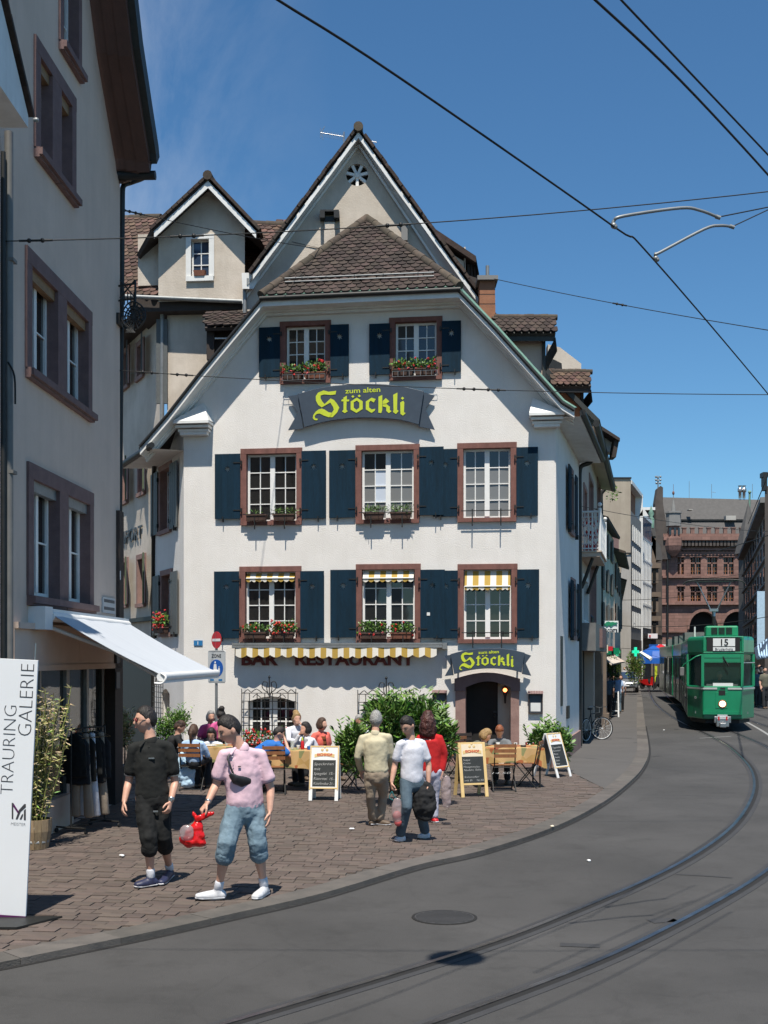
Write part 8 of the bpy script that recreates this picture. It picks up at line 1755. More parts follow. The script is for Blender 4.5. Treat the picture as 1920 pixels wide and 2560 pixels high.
# tram driver
dv = tf_ @ Vector((-.05, .75, 1.86)); F = -TH
J = dict(head=dv, neck=dv - Vector((0, 0, .15)), hip=dv - Vector((0, 0, .68)))
Xd = Vector((F.y, -F.x, 0))
for n, s_ in (('L', -1), ('R', 1)):
 J['sh' + n] = dv + Xd * s_ * .18 - Vector((0, 0, .22)); J['el' + n] = J['sh' + n] + Xd * s_ * .08 + F * .08 - Vector((0, 0, .24)); J['wr' + n] = J['el' + n] + F * .22; J['kn' + n] = J['hip'] + F * .35 + Xd * s_ * .1; J['an' + n] = J['kn' + n] - Vector((0, 0, .4))
figure('tram driver in teal jacket behind the windscreen', dv.y, J, (F.x, F.y), 'teal', 'trousers_dark', 'hair_grey', 'skin', 1.0, (F.x, F.y), .3, 'long', vox=.022, collar=False)
# ================================================================ tables, chairs and boards
def local(o, yaw): return Matrix.Translation(Vector(o)) @ Matrix.Rotation(yaw, 4, 'Z')
def folding_chair(label, o, yaw, group='folding chairs of the restaurant', seatmat='wood_orange', back=True):
 m = local(o, yaw); t = thing('folding_chair', label, 'chair', m, group); b = MB(m)
 for s in (-1, 1):
  b.tube([(s * .20, -.20, 0), (s * .20, .20, .46)], .011, 6); b.tube([(s * .185, .22, 0), (s * .185, -.16, .46), (s * .185, -.24, .88)] if back else [(s * .185, .2, 0), (s * .185, -.2, .46)], .011, 6)
 for y, z in ((-.20, .03), (.22, .03), (-.16, .44), (.18, .44)): b.tube([(-.2, y, z), (.2, y, z)], .009, 6)
 b.build('frame', 'dark_metal', t)
 for i in range(6): y = -.15 + i * .066; b = MB(m); b.box(-.20, .20, y, y + .052, .455, .472); b.build('seat_slat', seatmat, t)
 if back:
  for z in (.62, .71, .80): b = MB(m); b.box(-.20, .20, -.235 - (z - .62) * .15, -.215 - (z - .62) * .15, z, z + .06); b.build('back_slat', seatmat, t)
 return t
def table(label, o, w, d, yaw=0, drop=.28, cl='brown patterned tablecloth hanging over the table', things=()):
 m = local(o, yaw); t = thing('cafe_table', label, 'table', m, 'cafe tables'); b = MB(m); b.box(-w / 2, w / 2, -d / 2, d / 2, .70, .725); b.build('tabletop', 'wood', t)
 for x in (-1, 1):
  for y in (-1, 1): b = MB(m); b.tube([(x * (w / 2 - .06), y * (d / 2 - .06), 0), (x * (w / 2 - .06), y * (d / 2 - .06), .70)], .016, 6); b.build('leg', 'dark_metal', t)
 c = thing('tablecloth', cl, 'tablecloth', m, 'patterned tablecloths'); b = MB(m); N = 40; W2, D2 = w / 2 + .012, d / 2 + .012; per = []
 for i in range(N * 4):
  f = (i % N) / N; s = i // N
  x, y = [(-W2 + 2 * W2 * f, -D2), (W2, -D2 + 2 * D2 * f), (W2 - 2 * W2 * f, D2), (-W2, D2 - 2 * D2 * f)][s]; per.append((x, y, f, s))
 k = len(per); vs = [(x, y, .731) for x, y, f, s in per]
 for r in (.35, 1.0):
  for i, (x, y, f, s) in enumerate(per):
   g = abs(f - .5) * 2; dr = drop * (1 + .45 * g ** 4) * r; o_ = (.02 + .016 * math.sin(i * .55)) * r + .03 * g ** 6 * r; n_ = [(0, -1), (1, 0), (0, 1), (-1, 0)][s]; vs.append((x + n_[0] * o_, y + n_[1] * o_, .731 - dr))
 b.add(vs, [tuple(range(k))] + [(r * k + i, r * k + (i + 1) % k, (r + 1) * k + (i + 1) % k, (r + 1) * k + i) for r in range(2) for i in range(k)]); b.build('cloth', 'patterned_cloth', c)
 return m
mA = table('small table with cloth before the woman with the ponytail', G(524, 1972, PZ) + Vector((0, .8, 0)), .8, .8, .1, cl='tan patterned cloth on the table of the women in white and light blue')
mB = table('long table with cloth in front of the blue polo man', G(716, 1978, PZ) + Vector((.05, .3, 0)), 1.15, .8, -.05, .30, 'brown and orange patterned cloth on the long table behind the white-framed board')
mC = table('large table with cloth before the restaurant door', G(1268, 1965, PZ) + Vector((.0, .1, 0)), 1.25, .85, .05, .26, 'orange patterned cloth on the table before the door')
folding_chair('folding chair at the front of the long cloth-covered table', G(700, 1982, PZ) + Vector((-.1, -.15, 0)), 0.1)
folding_chair('folding chair under the pale blue jacket', G(482, 1975, PZ), -.1)
folding_chair('upright folding chair in front of the table by the door', G(1256, 1975, PZ) + Vector((0, -.15, 0)), .05)
folding_chair('cross-legged folding chair at the right end of the door table', G(1320, 1968, PZ), 1.25)
folding_chair('folding chair with a folded paper between the small board and the old man', G(884, 1972, PZ), 1.2, back=False)
folding_chair('folding chair tucked behind the red fleece woman', G(1125, 1948, PZ), .8)
folding_chair('folding chair of the coral-clad woman', W(812, 1900, 23.0) * Vector((1, 1, 0)) + Vector((0, .1, PZ)), -.6); folding_chair('folding chair standing empty by the stone door jamb', G(1150, 1945, PZ) + Vector((0, .8, 0)), .4, seatmat='dark_wood')
def put(nm, label, cat, p, prof, mat, n=12): b = MB(); b.lathe(prof, p, n); return tag(b.build(nm, mat, at=p), label, cat)
tB = lambda x, y, z=.735: mB @ Vector((x, y, z)); tC = lambda x, y, z=.735: mC @ Vector((x, y, z)); tA = lambda x, y, z=.735: mA @ Vector((x, y, z))
t = thing('sauce_bottle', 'red sauce bottle with yellow cap on the long table', 'bottle', tB(.22, 0)); b = MB(); b.lathe([(.03, 0), (.034, .02), (.03, .13), (.014, .16)], tB(.22, 0), 12); b.build('bottle_body', 'sign_red', t); b = MB(); b.lathe([(.015, .16), (.012, .20), (.004, .22)], tB(.22, 0), 10); b.build('cap', 'letter_yellow', t)
put('drinking_glass', 'tall half-empty glass on the long table beside the red bottle', 'glass', tB(.03, .02), [(.03, 0), (.035, .15), (.034, .152)], 'drinking_glass'); put('cup', 'white cup on the long table in front of the blouse', 'cup', tB(.13, .1), [(.02, 0), (.035, .06), (.034, .065)], 'white_paint'); put('napkin_box', 'small blue box at the right end of the long table', 'box', tB(.36, -.05), [(.05, 0), (.05, .06)], 'polo_blue', 4)
put('cup', 'white cup before the red-haired man', 'cup', tC(-.15, .1), [(.02, 0), (.042, .06), (.04, .065)], 'white_paint'); put('cup', 'second small white cup nearer the door table edge', 'cup', tC(.18, .05), [(.02, 0), (.035, .06), (.034, .065)], 'white_paint'); put('ashtray', 'dark ashtray on the table before the door', 'ashtray', tC(.3, -.1), [(.05, 0), (.055, .03), (.05, .03)], 'dark_metal'); put('plate', 'white plate on the small table of the women in white', 'plate', tA(-.1, -.1), [(.06, 0), (.12, .015), (.115, .018)], 'white_paint', 16); put('drinking_glass', 'clear glass on the small table near the plate', 'glass', tA(.2, .0), [(.03, 0), (.035, .13), (.034, .132)], 'drinking_glass')
b = MB(); p = tC(-.02, -.12, .737); b.box(p.x - .12, p.x + .02, p.y - .09, p.y + .09, p.z, p.z + .004); tag(b.build('menu_card', 'white_paint', at=p), 'white paper menu lying on the table before the door', 'menu')
b = MB(); p = G(884, 1972, PZ) + Vector((0, 0, .48)); b.box(p.x - .14, p.x + .14, p.y - .12, p.y + .1, p.z, p.z + .02); tag(remesh(b.build('newspaper', 'cloth_tan', at=p, fix=False), .012, .04, .08, 0), 'folded newspaper lying on the cross-legged chair seat', 'newspaper')
# pale jacket over the chair
Yj = G(0, 1973, PZ).y - .12; b = MB(); q = lambda x, y, d=0: W(x, y, Yj + d)
loft(b, [q(462, 1872), q(463, 1890), q(466, 1925), q(468, 1962)], [(.05, .05), (.12, .07), (.17, .09), (.13, .08)], (1, 0, -.1), 16); loft(b, [q(452, 1885, -.05), q(448, 1925, -.08), q(455, 1965, -.03)], [(.05, .04), (.06, .045), (.04, .03)], (1, 0, 0), 10)
tag(remesh(b.build('jacket', 'jacket_pale_blue', at=q(466, 1972), fix=False), .015, .045, .05, 2), 'pale blue jacket draped over the back of a chair behind the polo-shirted man', 'jacket')
def aboard(label, o, yaw, w, h, frame, head, lines, brand=None, wing='cream_paint', group='folding menu boards', lean=.20, edge=None):
 m = local(o, yaw); t = thing('menu_board', label, 'menu board', m, group)
 a = math.atan2(lean, h); mf = m @ Matrix.Translation((0, -lean, 0)) @ Matrix.Rotation(-a, 4, 'X'); mr = m @ Matrix.Translation((0, lean, 0)) @ Matrix.Rotation(a, 4, 'X')
 for k, mm in enumerate((mf, mr)):
  b = MB(mm)
  for s in (-1, 1): x = s * (w / 2 - .03); b.box(x - .03, x + .03, -.014, .014, 0 if k == 0 else 0, h)
  b.box(-w / 2 + .06, w / 2 - .06, -.0138, .0138, h * .22, h * .22 + .045); b.box(-w / 2 + .06, w / 2 - .06, -.0138, .0138, h - .04, h); o_ = b.build('frame' if k == 0 else 'rear_frame', frame, t); bevel(o_, .004, 1)
  if k == 1: b = MB(mm); b.box(-w / 2 + .06, w / 2 - .06, -.006, .006, h * .26, h - .04); b.build('rear_panel', 'concrete_grey' if frame == 'white_paint' else 'chalkboard', t)
 if edge:
  b = MB(mf)
  for s in (-1, 1): x = s * (w / 2 - .005); b.box(min(x, x - s * .02), max(x, x - s * .02), -.019, -.0145, h * .2, h)
  b.box(-w / 2 + .026, w / 2 - .026, -.019, -.0145, h - .022, h); b.box(-w / 2 + .026, w / 2 - .026, -.019, -.0145, h * .22, h * .22 + .02); b.build('edge_strip', edge, t)
 z1 = h * .26 + .0; z2 = h * (.74 if brand else .96)
 b = MB(mf); b.box(-w / 2 + .055, w / 2 - .055, -.016, .006, z1, z2); cbd = b.build('chalkboard', 'chalkboard', t)
 if brand:
  b = MB(mf); b.box(-w / 2 + .055, w / 2 - .055, -.017, .006, z2, h - .03); hd_ = b.build('header', head, t); zc = z2 + (h - z2) * .30
  b = MB(mf); ww_ = (w - .16) / 2; n = 10; P = [(-ww_ + 2 * ww_ * i / n, zc - .03 + .025 * math.sin(PI * i / n)) for i in range(n + 1)]; b.prism(P + [(x, z + .055) for x, z in reversed(P)], -.021, -.018); b.build('brand_ribbon', wing, hd_)
  text('brand_lettering', brand, .06, hd_, mf @ Matrix.Translation((-ww_ * .75, -.0225, zc - .003)) @ Matrix.Rotation(PI / 2, 4, 'X'), 'sign_red', .001, .0015, fit=ww_ * 1.5)
  b = MB(mf)
  for x in (-.04, .04): b.ball((x, -.019, zc + .10), (.022, .003, .026), 8, 6)
  b.ball((0, -.019, zc + .145), (.018, .003, .02), 8, 6); b.build('emblem', wing, hd_)
 n = len(lines); sz = (z2 - z1 - .04) / max(n, 1)
 for i, l in enumerate(lines):
  if l: text('chalk_writing', l, sz * .78, cbd, mf @ Matrix.Translation((-w / 2 + .07, -.0175, z2 - .02 - sz * (i + .85))) @ Matrix.Rotation(random.uniform(-.02, .02), 4, 'Y') @ Matrix.Rotation(PI / 2, 4, 'X'), 'chalk', .0006, -.0008, fit=min((w - .14) * .98, sz * .78 * .52 * len(l) + .01), shear=.25)
 return t
g1 = G(811, 2003, PZ)
aboard('white menu board with chalked dishes left of the old man', g1 + Vector((.0, .22, 0)), -.10, .50, .93, 'white_paint', 'white_paint', ['Speckrösti', 'mit', 'Spiegelei  15.-', 'Rüsnrösti  15.-', 'Käsefondue 21.-'], 'EICHHOF', edge='cream_paint')
g2 = G(1180, 1994, PZ)
aboard('yellow-framed menu board with faint chalk standing right of the red fleece woman', g2 + Vector((.0, .24, 0)), .28, .50, .95, 'cream_paint', 'cream_board', ['Suppe', 'Crème', 'Hausgemachte', 'Nudeln, Salat', '          14.50', 'Salatteller', 'mit Ei    16.50'], 'EICHHOF')
g3 = G(1392, 1942, PZ)
aboard('white menu board turned sideways at the corner of the house', g3 + Vector((-.08, .1, 0)), .82, .50, .92, 'white_paint', 'white_paint', ['Tagesteller', 'Schnitzel', 'Rösti', 'Pommes', 'Salat', 'Menu'], 'EICHHOF', lean=.30, edge='cream_paint')
g4 = G(1531, 1793, PZ)
aboard('white-edged chalk board beside the stone pier down the street', g4 + Vector((0, .25, 0)), -.1, .62, 1.05, 'white_paint', 'white_paint', ['Salat', '', 'Tagesmenu', 'Suppe', ''], None, lean=.15)
aboard('white board cut off by the right border beside the tracks', G(1925, 1745, 0), .2, .6, 1.1, 'white_paint', 'white_paint', ['Menu', '', ''], None)
# ---- advertising totem at the left
TY = 10.66; tl = math.atan2(31.5, 645); piv = W(65, 2296, TY)
mt = Matrix.Translation(piv) @ Matrix.Rotation(-.06, 4, 'Z') @ Matrix.Rotation(tl, 4, 'Y'); kx = FPX / TY
t = thing('advertising_totem', 'tall white leaning banner stand lettered along its height with a dark base plate', 'sign stand', mt)
vv = lambda y: (2296 - y) / kx
b = MB(mt); b.box(-.62, 0, -.012, .012, .02, vv(1650)); bevel(b.build('panel', 'banner_white', t), .002, 1)
b = MB(mt); b.box(-.62, .0, -.014, .014, -.005, .02); b.build('foot_stripe', 'banner_purple', t)
b = MB(mt); b.box(-.62, .002, -.02, .02, -.06, -.004); b.build('foot_bar', 'rubber', t)
b = MB(); p = G(30, 2322, PZ); b.prismz([(p.x - .7, p.y - .02), (p.x + .05, p.y - .02), (p.x + .33, p.y + .42), (p.x - .5, p.y + .42)], PZ + .002, PZ + .02); b.build('base_plate', 'dark_metal', t)
b = MB(mt); b.tube([(-.04, .02, vv(1650)), (-.04, .02, vv(1640) + .12)], .008, 6); b.build('pole_end', 'steel', t)
def vtext(body, x, y0, y1, hh):   # writing that climbs the panel: baseline at pixel x, from y0 (bottom) to y1 (top)
 xx = lambda x_, y_: (x_ - 65 - (2296 - y_) * .0488) / kx
 m = mt @ Matrix.Translation((xx(x, (y0 + y1) / 2), -.0135, vv(y0))) @ Matrix.Rotation(PI / 2, 4, 'X') @ Matrix.Rotation(PI / 2, 4, 'Z')
 text('lettering', body, hh * 1.35, t, m, 'letter_dark', .0004, -.0035, fit=(y0 - y1) / kx, fith=hh)
vtext('TRAURING', 38, 1990, 1768, .115); vtext('GALERIE', 84, 1843, 1664, .125)
fl = lambda x, y: ((x - 65 - (2296 - y) * .0488) / kx, vv(y))
def poly(pts, mat='letter_dark', n=-.0145, nm='emblem'): b = MB(mt); b.prism([fl(*p) for p in pts], n, n + .0012); b.build(nm, mat, t)
poly([(30, 2009), (34, 2009), (34, 2049), (30, 2049)]); poly([(34, 2009), (48, 2030), (47, 2036), (34, 2018)], 'banner_purple'); poly([(66, 2010), (62, 2010), (48, 2026), (40, 2049), (45, 2049), (53, 2030), (66, 2018)]); poly([(61, 2026), (66, 2022), (66, 2050), (61, 2050)])
poly([(50, 2049), (55, 2038), (59, 2034), (59, 2039), (55, 2049)]); x_, z_ = fl(27, 2065)
text('lettering', 'MEISTER', .04, t, mt @ Matrix.Translation((x_, -.0135, z_)) @ Matrix.Rotation(PI / 2, 4, 'X'), 'letter_dark', .0004, -.001, fit=37 / kx)
# ---- traffic signs on their pole
SY = 24.8; pb = W(541, 1900, SY); t = thing('road_sign', 'red no-entry disc over a grey pedestrian zone plate on a pole before the white wall', 'road sign', (pb.x, SY, PZ))
b = MB(); b.tube([(pb.x, SY, PZ), (pb.x, SY, W(0, 1582, SY).z)], .03, 10); b.build('pole', 'zinc', t)
md = Matrix.Translation(W(541, 1600, SY - .05)) @ Matrix.Rotation(-.82, 4, 'Z')
b = MB(md); b.lathe([(.182, .0), (.182, .006)], n=32, axis='y'); d_ = b.build('disc', 'sign_red', t); b = MB(md); b.box(-.15, .15, -.004, -.001, -.028, .028); b.build('white_bar', 'white_paint', d_)
mz = Matrix.Translation(W(541, 1667, SY - .05)) @ Matrix.Rotation(-.55, 4, 'Z'); hw2, hh2 = .232, .35
b = MB(mz); r = .03; b.prism([(-hw2 + r, -hh2), (hw2 - r, -hh2), (hw2, -hh2 + r), (hw2, hh2 - r), (hw2 - r, hh2), (-hw2 + r, hh2), (-hw2, hh2 - r), (-hw2, -hh2 + r)], 0, .02); zp = b.build('zone_plate', 'sign_grey', t)
b = MB(mz); b.box(-hw2 + .015, hw2 - .015, -.002, 0, hh2 - .03, hh2 - .022); b.box(-hw2 + .015, hw2 - .015, -.002, 0, -hh2 + .022, -hh2 + .03); b.build('plate_border', 'letter_dark', zp)
text('lettering', 'ZONE', .10, zp, mz @ Matrix.Translation((-.13, -.004, .20)) @ Matrix.Rotation(PI / 2, 4, 'X'), 'letter_dark', .001, .001, fit=.26)
b = MB(mz); b.lathe([(.185, -.004), (.185, 0)], (0, 0, -.03), 32, axis='y'); bd = b.build('blue_disc', 'sign_blue_bright', zp)
b = MB(mz)
for cx, cz, s in ((-.03, .0, 1), (.075, -.06, .6)): b.ball((cx, -.006, cz + .09 * s), (.022 * s, .003, .024 * s), 8, 6); b.prism([(cx - .03 * s, cz + .06 * s), (cx + .03 * s, cz + .06 * s), (cx + .045 * s, cz - .03 * s), (cx + .03 * s, cz - .13 * s), (cx - .03 * s, cz - .13 * s), (cx - .045 * s, cz - .03 * s)], -.008, -.005)
b.build('walking_figures', 'white_paint', bd)
b = MB(mz); b.box(-.17, -.07, -.003, -.001, -.30, -.26); b.box(.06, .16, -.003, -.001, -.30, -.26); b.build('small_print', 'plate_blue', zp)
# ---- planting in front of the restaurant
def laurel(label, blobs, potpos, Yr, n, size, potmat='black', potr=.24, poth=.42, nm='laurel_bush', mats=('leaf_green', 'leaf_dark'), group=None):
 p0 = potpos; t = thing(nm, label, 'plant', p0, group); b = MB(); r = random.Random(int(p0.x * 100))
 for (x, y, d, rx, rz, f) in blobs:
  c = W(x, y, Yr + d); foliage(b, c, (rx, min(rx, .45), rz), int(n * f), size, (0, 1), .30, r)
 for (x, y, d, rx, rz, f) in blobs:      # upright shoots that break the outline
  for k in range(int(12 * f)):
   c = W(x, y, Yr + d) + Vector((r.uniform(-1, 1) * rx, r.uniform(-.3, .3), rz * r.uniform(.2, .8))); tip = c + Vector((r.uniform(-.12, .12), r.uniform(-.1, .1), r.uniform(.12, .32)))
   for i in range(9):
    p = c.lerp(tip, i / 9); a = r.uniform(0, 6.28); dd = Vector((math.cos(a), math.sin(a), .6)).normalized() * size * 1.1; s_ = dd.orthogonal().normalized() * size * .16
    b.add([p, p + dd * .5 + s_, p + dd, p + dd * .5 - s_], [(0, 1, 2), (0, 2, 3)], r.choice((0, 0, 1)))
 b.build('foliage', list(mats), t, kind='stuff')
 for (x, y, d, rx, rz, f) in blobs[:5]: b = MB(); c = W(x, y, Yr + d); b.tube([p0 + Vector((0, 0, poth * .8)), p0.lerp(c, .5) + Vector((0, 0, .2)), c], [.02, .015, .008], 6); b.build('stem', 'dark_wood', t)
 b = MB(); b.lathe([(potr * .8, 0), (potr, poth), (potr * 1.04, poth), (potr * 1.04, poth + .03), (potr * .9, poth + .03), (potr * .88, poth - .04)], p0, 18); b.build('pot', potmat, t); b = MB(); b.lathe([(potr * .88, poth - .05), (potr * .88, poth - .03)], p0, 18); b.build('soil', 'soil', t)
 return t
laurel('large glossy laurel bush in a black tub between the walkers and the wall', [(975, 1790, 0, .42, .26, 1.0), (1050, 1800, .1, .42, .32, 1.1), (1100, 1850, 0, .26, .34, .7), (1020, 1850, .1, .55, .34, 1.0), (1005, 1920, 0, .32, .32, .5)], G(1003, 1990, PZ) + Vector((0, .4, 0)), 18.8, 900, .125)
laurel('leafy laurel in a tub left of the cream-jacketed man', [(888, 1850, 0, .24, .26, .8), (870, 1870, .1, .22, .22, .7), (890, 1905, 0, .28, .28, .8)], G(884, 1950, PZ) + Vector((0, .9, 0)), 20.5, 600, .11, 'concrete_grey', .22, .5)
laurel('low spreading leafy plant in a pot by the right corner of the house', [(1350, 1850, 0, .22, .16, .6), (1385, 1845, .1, .26, .24, .9), (1408, 1870, 0, .16, .28, .6)], G(1382, 1915, PZ) + Vector((0, .5, 0)), 24.5, 420, .13, 'cloth_maroon', .24, .42, 'potted_plant', ('leaf_green', 'leaf_dark'))
laurel('bright green shrub against the wall behind the man in black', [(432, 1815, 0, .32, .26, 1.0), (452, 1800, .1, .18, .18, .5), (410, 1835, 0, .22, .24, .6)], Vector((W(432, 0, 24.6).x, 24.6, PZ)), 24.6, 700, .075, 'concrete_grey', .25, .5, 'potted_plant')
laurel('pale dry grasses in a pot at the mouth of the side street', [(312, 1830, 0, .14, .35, 1.0)], Vector((W(312, 0, 22).x, 22.0, PZ)), 22.0, 500, .09, 'concrete_grey', .15, .35, 'potted_plant', ('leaf_dry', 'leaf_bamboo'))
for i, (x0, x1, lab) in enumerate(((612, 690, 'low planter with orange-red geraniums below the left grilled window'), (700, 742, 'short planter with geraniums behind the dark-haired woman in white'))):
 c0, c1 = W(x0, 1860, 25.2), W(x1, 1860, 25.2); mm = frame((c0.x, 25.2, 0), 1, -.13); t = flowerbox(mm, 0, c1.x - c0.x, PZ + .34 + .0, lab, n=0, h=.2, leaves=170, flowers=34, tall=.34, group='planters by the restaurant wall'); b = MB(mm); b.box(.05, c1.x - c0.x - .05, -.1, .1, PZ, PZ + .34); b.build('stand', 'dark_wood', t)
b = MB(); c = G(1345, 1930, PZ) + Vector((0, .6, 0)); t = thing('wicker_basket', 'red and white cloth-lined basket stand beside the corner plant', 'basket', c); b.lathe([(.15, .3), (.2, .55), (.17, .56)], c, 12); b.build('basket', 'white_paint', t); b = MB()
for k in range(6): a = k * PI / 3; b.slab([c + Vector((.2 * math.cos(a), .2 * math.sin(a) - .01, .58)), c + Vector((.21 * math.cos(a + .5), .21 * math.sin(a + .5) - .01, .58)), c + Vector((.19 * math.cos(a + .5), .19 * math.sin(a + .5) - .01, .36)), c + Vector((.18 * math.cos(a), .18 * math.sin(a) - .01, .36))], .012)
b.build('red_check', 'sign_red', t); b = MB(); b.lathe([(.1, 0), (.03, .02), (.03, .3)], c, 10); b.build('stand', 'dark_metal', t)
# ---- bamboo in the half barrel
bp_ = G(88, 2120, PZ); t = thing('potted_bamboo', 'dry golden bamboo growing in a half barrel beside the banner stand', 'plant', bp_)
n = 14; R0, R1, HB = .165, .21, .37
for i in range(n):
 a0, a1 = 2 * PI * i / n + .01, 2 * PI * (i + 1) / n - .01; b = MB(Matrix.Translation(bp_))
 P = []
 for r_, z in ((R0, 0), (R1 * .98, HB * .6), (R1, HB)):
  for a in (a0, a1): P += [(r_ * math.cos(a), r_ * math.sin(a), z), ((r_ - .02) * math.cos(a), (r_ - .02) * math.sin(a), z)]
 b.add(P, [(0, 2, 6, 4), (4, 6, 10, 8), (1, 5, 7, 3), (5, 9, 11, 7), (8, 10, 11, 9), (0, 4, 5, 1), (4, 8, 9, 5), (2, 3, 7, 6), (6, 7, 11, 10)]); b.build('stave', 'barrel_wood', t)
for z in (.08, .25): b = MB(Matrix.Translation(bp_)); rr_ = R0 + (R1 - R0) * z / HB + .004; b.lathe([(rr_, z), (rr_ + .003, z + .03), (rr_ - .002, z + .03)], n=24); b.build('hoop', 'zinc', t)
b = MB(Matrix.Translation(bp_)); b.lathe([(R0, .30), (R1 - .02, .33)], n=20); b.build('soil', 'soil', t)
r = random.Random(5); bs, bl = MB(), MB()
for i in range(46):
 a = r.uniform(0, 6.28); q = r.uniform(0, .14); p0 = bp_ + Vector((q * math.cos(a), q * math.sin(a), .3)); hgt = r.uniform(.9, 1.75) * (1.25 if i in (3, 9) else 1); tip = p0 + Vector((r.uniform(-.26, .36) + .05, r.uniform(-.3, .3), hgt)); P = catmull([p0, p0.lerp(tip, .5) + Vector((r.uniform(-.05, .05), 0, .06)), tip], 5); bs.tube(P, [.006] * (len(P) - 1) + [.003], 4)
 for k in range(46):
  f = r.uniform(.08, 1.0); p = P[min(int(f * (len(P) - 1)), len(P) - 2)].lerp(P[min(int(f * (len(P) - 1)) + 1, len(P) - 1)], r.random()); a = r.uniform(0, 6.28); d = Vector((math.cos(a), math.sin(a), r.uniform(-.5, .8))).normalized() * r.uniform(.06, .12); s_ = d.orthogonal().normalized() * .009
  bl.add([p, p + d * .5 + s_, p + d, p + d * .5 - s_], [(0, 1, 2), (0, 2, 3)], 0 if r.random() < (.75 - f * .35) else (1 if r.random() < .8 else 2))
bs.build('cane', 'leaf_bamboo', t, kind='stuff'); bl.build('foliage', ['leaf_bamboo', 'leaf_dry', 'leaf_green'], t, kind='stuff')
# ---- clothes rail in the shop doorway
ra, rc = G(178, 2084, PZ), G(262, 2066, PZ); rx = (rc - ra); mr_ = frame(ra, rx.x, rx.y); Lr = rx.length; t = thing('clothes_rail', 'black clothes rail on castors hung with dark tops and pale trousers in the shop shade', 'clothes rail', mr_)
b = MB(mr_); b.tube(catmull([(0, 0, .08), (0, 0, 1.32), (.08, 0, 1.42), (Lr - .08, 0, 1.42), (Lr, 0, 1.32), (Lr, 0, .08)], 4), .014, 6)
for x in (0, Lr): b.tube([(x, -.25, .08), (x, .25, .08)], .014, 6)
b.tube([(0, 0, .1), (Lr, 0, .1)], .012, 6); b.build('rail_frame', 'dark_metal', t)
for x in (0, Lr):
 for y in (-.25, .25): b = MB(mr_); b.lathe([(.03, -.012), (.03, .012)], (x, y, .035), 10, axis='y'); b.build('castor', 'rubber', t)
r = random.Random(8)
for i in range(9):
 x = .08 + (Lr - .2) * i / 8; L_ = r.uniform(.55, .7); m_ = ['polo_black', 'trousers_dark', 'cloth_tan', 'polo_black', 'cloth_maroon', 'polo_black', 'jacket_black', 'polo_black', 'trousers_dark'][i]
 if i in (2, 4, 7):
  b = MB(mr_)
  for s in (-1, 1): loft(b, [(x, s * .08, 1.34), (x, s * .09, .8), (x + .02, s * .12, .22)], [(.03, .05), (.035, .07), (.035, .09)], (1, 0, 0), 8)
  g = b.build('hanging_trousers', 'cloth_tan' if i != 4 else 'shirt_white', t)
 else:
  b = MB(mr_); loft(b, [(x, 0, 1.36), (x, 0, 1.2), (x, 0, 1.36 - L_)], [(.025, .06), (.035, .2), (.03, .22)], (1, 0, 0), 12); remesh(b.build('hanging_top', m_, t, fix=False), .018, .03, .07, 1)
 b = MB(mr_); b.tube([(x, 0, 1.43), (x, 0, 1.37), (x, -.19, 1.30), (x, .19, 1.30), (x, 0, 1.37)], .005, 4); b.build('hanger', 'wood', t)
# ---- bicycle against the wall
bk = G(1470, 1856, PZ) + Vector((0, .3, 0)); mb_ = Matrix.Translation(bk) @ Matrix.Rotation(.95, 4, 'Z'); t = thing('bicycle', 'dark bicycle with white rims leaning by the corner downpipe', 'bicycle', mb_)
def wheel(m, x, par, yaw=0):
 mm = m @ Matrix.Translation((x, 0, .33)) @ Matrix.Rotation(yaw, 4, 'Z'); b = MB(mm); b.tube([(.33 * math.cos(a), 0, .33 * math.sin(a)) for a in [2 * PI * i / 32 for i in range(33)]], .018, 8, cap=False); ty = b.build('wheel', 'rubber', par)
 b = MB(mm); b.tube([(.305 * math.cos(a), 0, .305 * math.sin(a)) for a in [2 * PI * i / 32 for i in range(33)]], .009, 6, cap=False)
 for i in range(16): a = 2 * PI * i / 16; b.tube([(0, .02 * (-1) ** i, 0), (.305 * math.cos(a), 0, .305 * math.sin(a))], .0022, 3)
 b.lathe([(.02, -.03), (.02, .03)], n=8, axis='y'); b.build('rim', 'white_paint', ty)
wheel(mb_, 0, t, .0); wheel(mb_, 1.05, t, -.75)
b = MB(mb_); Bk = dict(bb=(.43, 0, .28), seat=(.30, 0, .78), head=(.88, 0, .80), hb=(.92, 0, .62), rw=(0, 0, .33), fw=(1.05, 0, .33))
for a_, c_ in (('bb', 'seat'), ('seat', 'head'), ('bb', 'hb'), ('head', 'hb'), ('rw', 'bb'), ('rw', 'seat'), ('hb', 'fw')): b.tube([Bk[a_], Bk[c_]], .014, 6)
b.build('bike_frame', 'trousers_dark', t); b = MB(mb_); b.tube([(.88, 0, .8), (.86, 0, .95)], .012, 6); b.tube(catmull([(.74, -.27, .96), (.88, -.2, .98), (.88, 0, .95), (.88, .2, .98), (.74, .27, .96)], 4), .011, 6); b.build('handlebar', 'steel', t); b = MB(mb_); b.tube([(.30, 0, .78), (.28, 0, .9)], .012, 6); b.ball((.26, 0, .93), (.13, .07, .03), 10, 6); b.build('saddle', 'black', t); b = MB(mb_); b.lathe([(.07, -.01), (.07, .01)], Bk['bb'], 14, axis='y'); b.tube([(.43, -.08, .28), (.52, -.08, .14)], .009, 5); b.tube([(.43, .08, .28), (.34, .08, .42)], .009, 5); b.build('crank', 'steel', t)
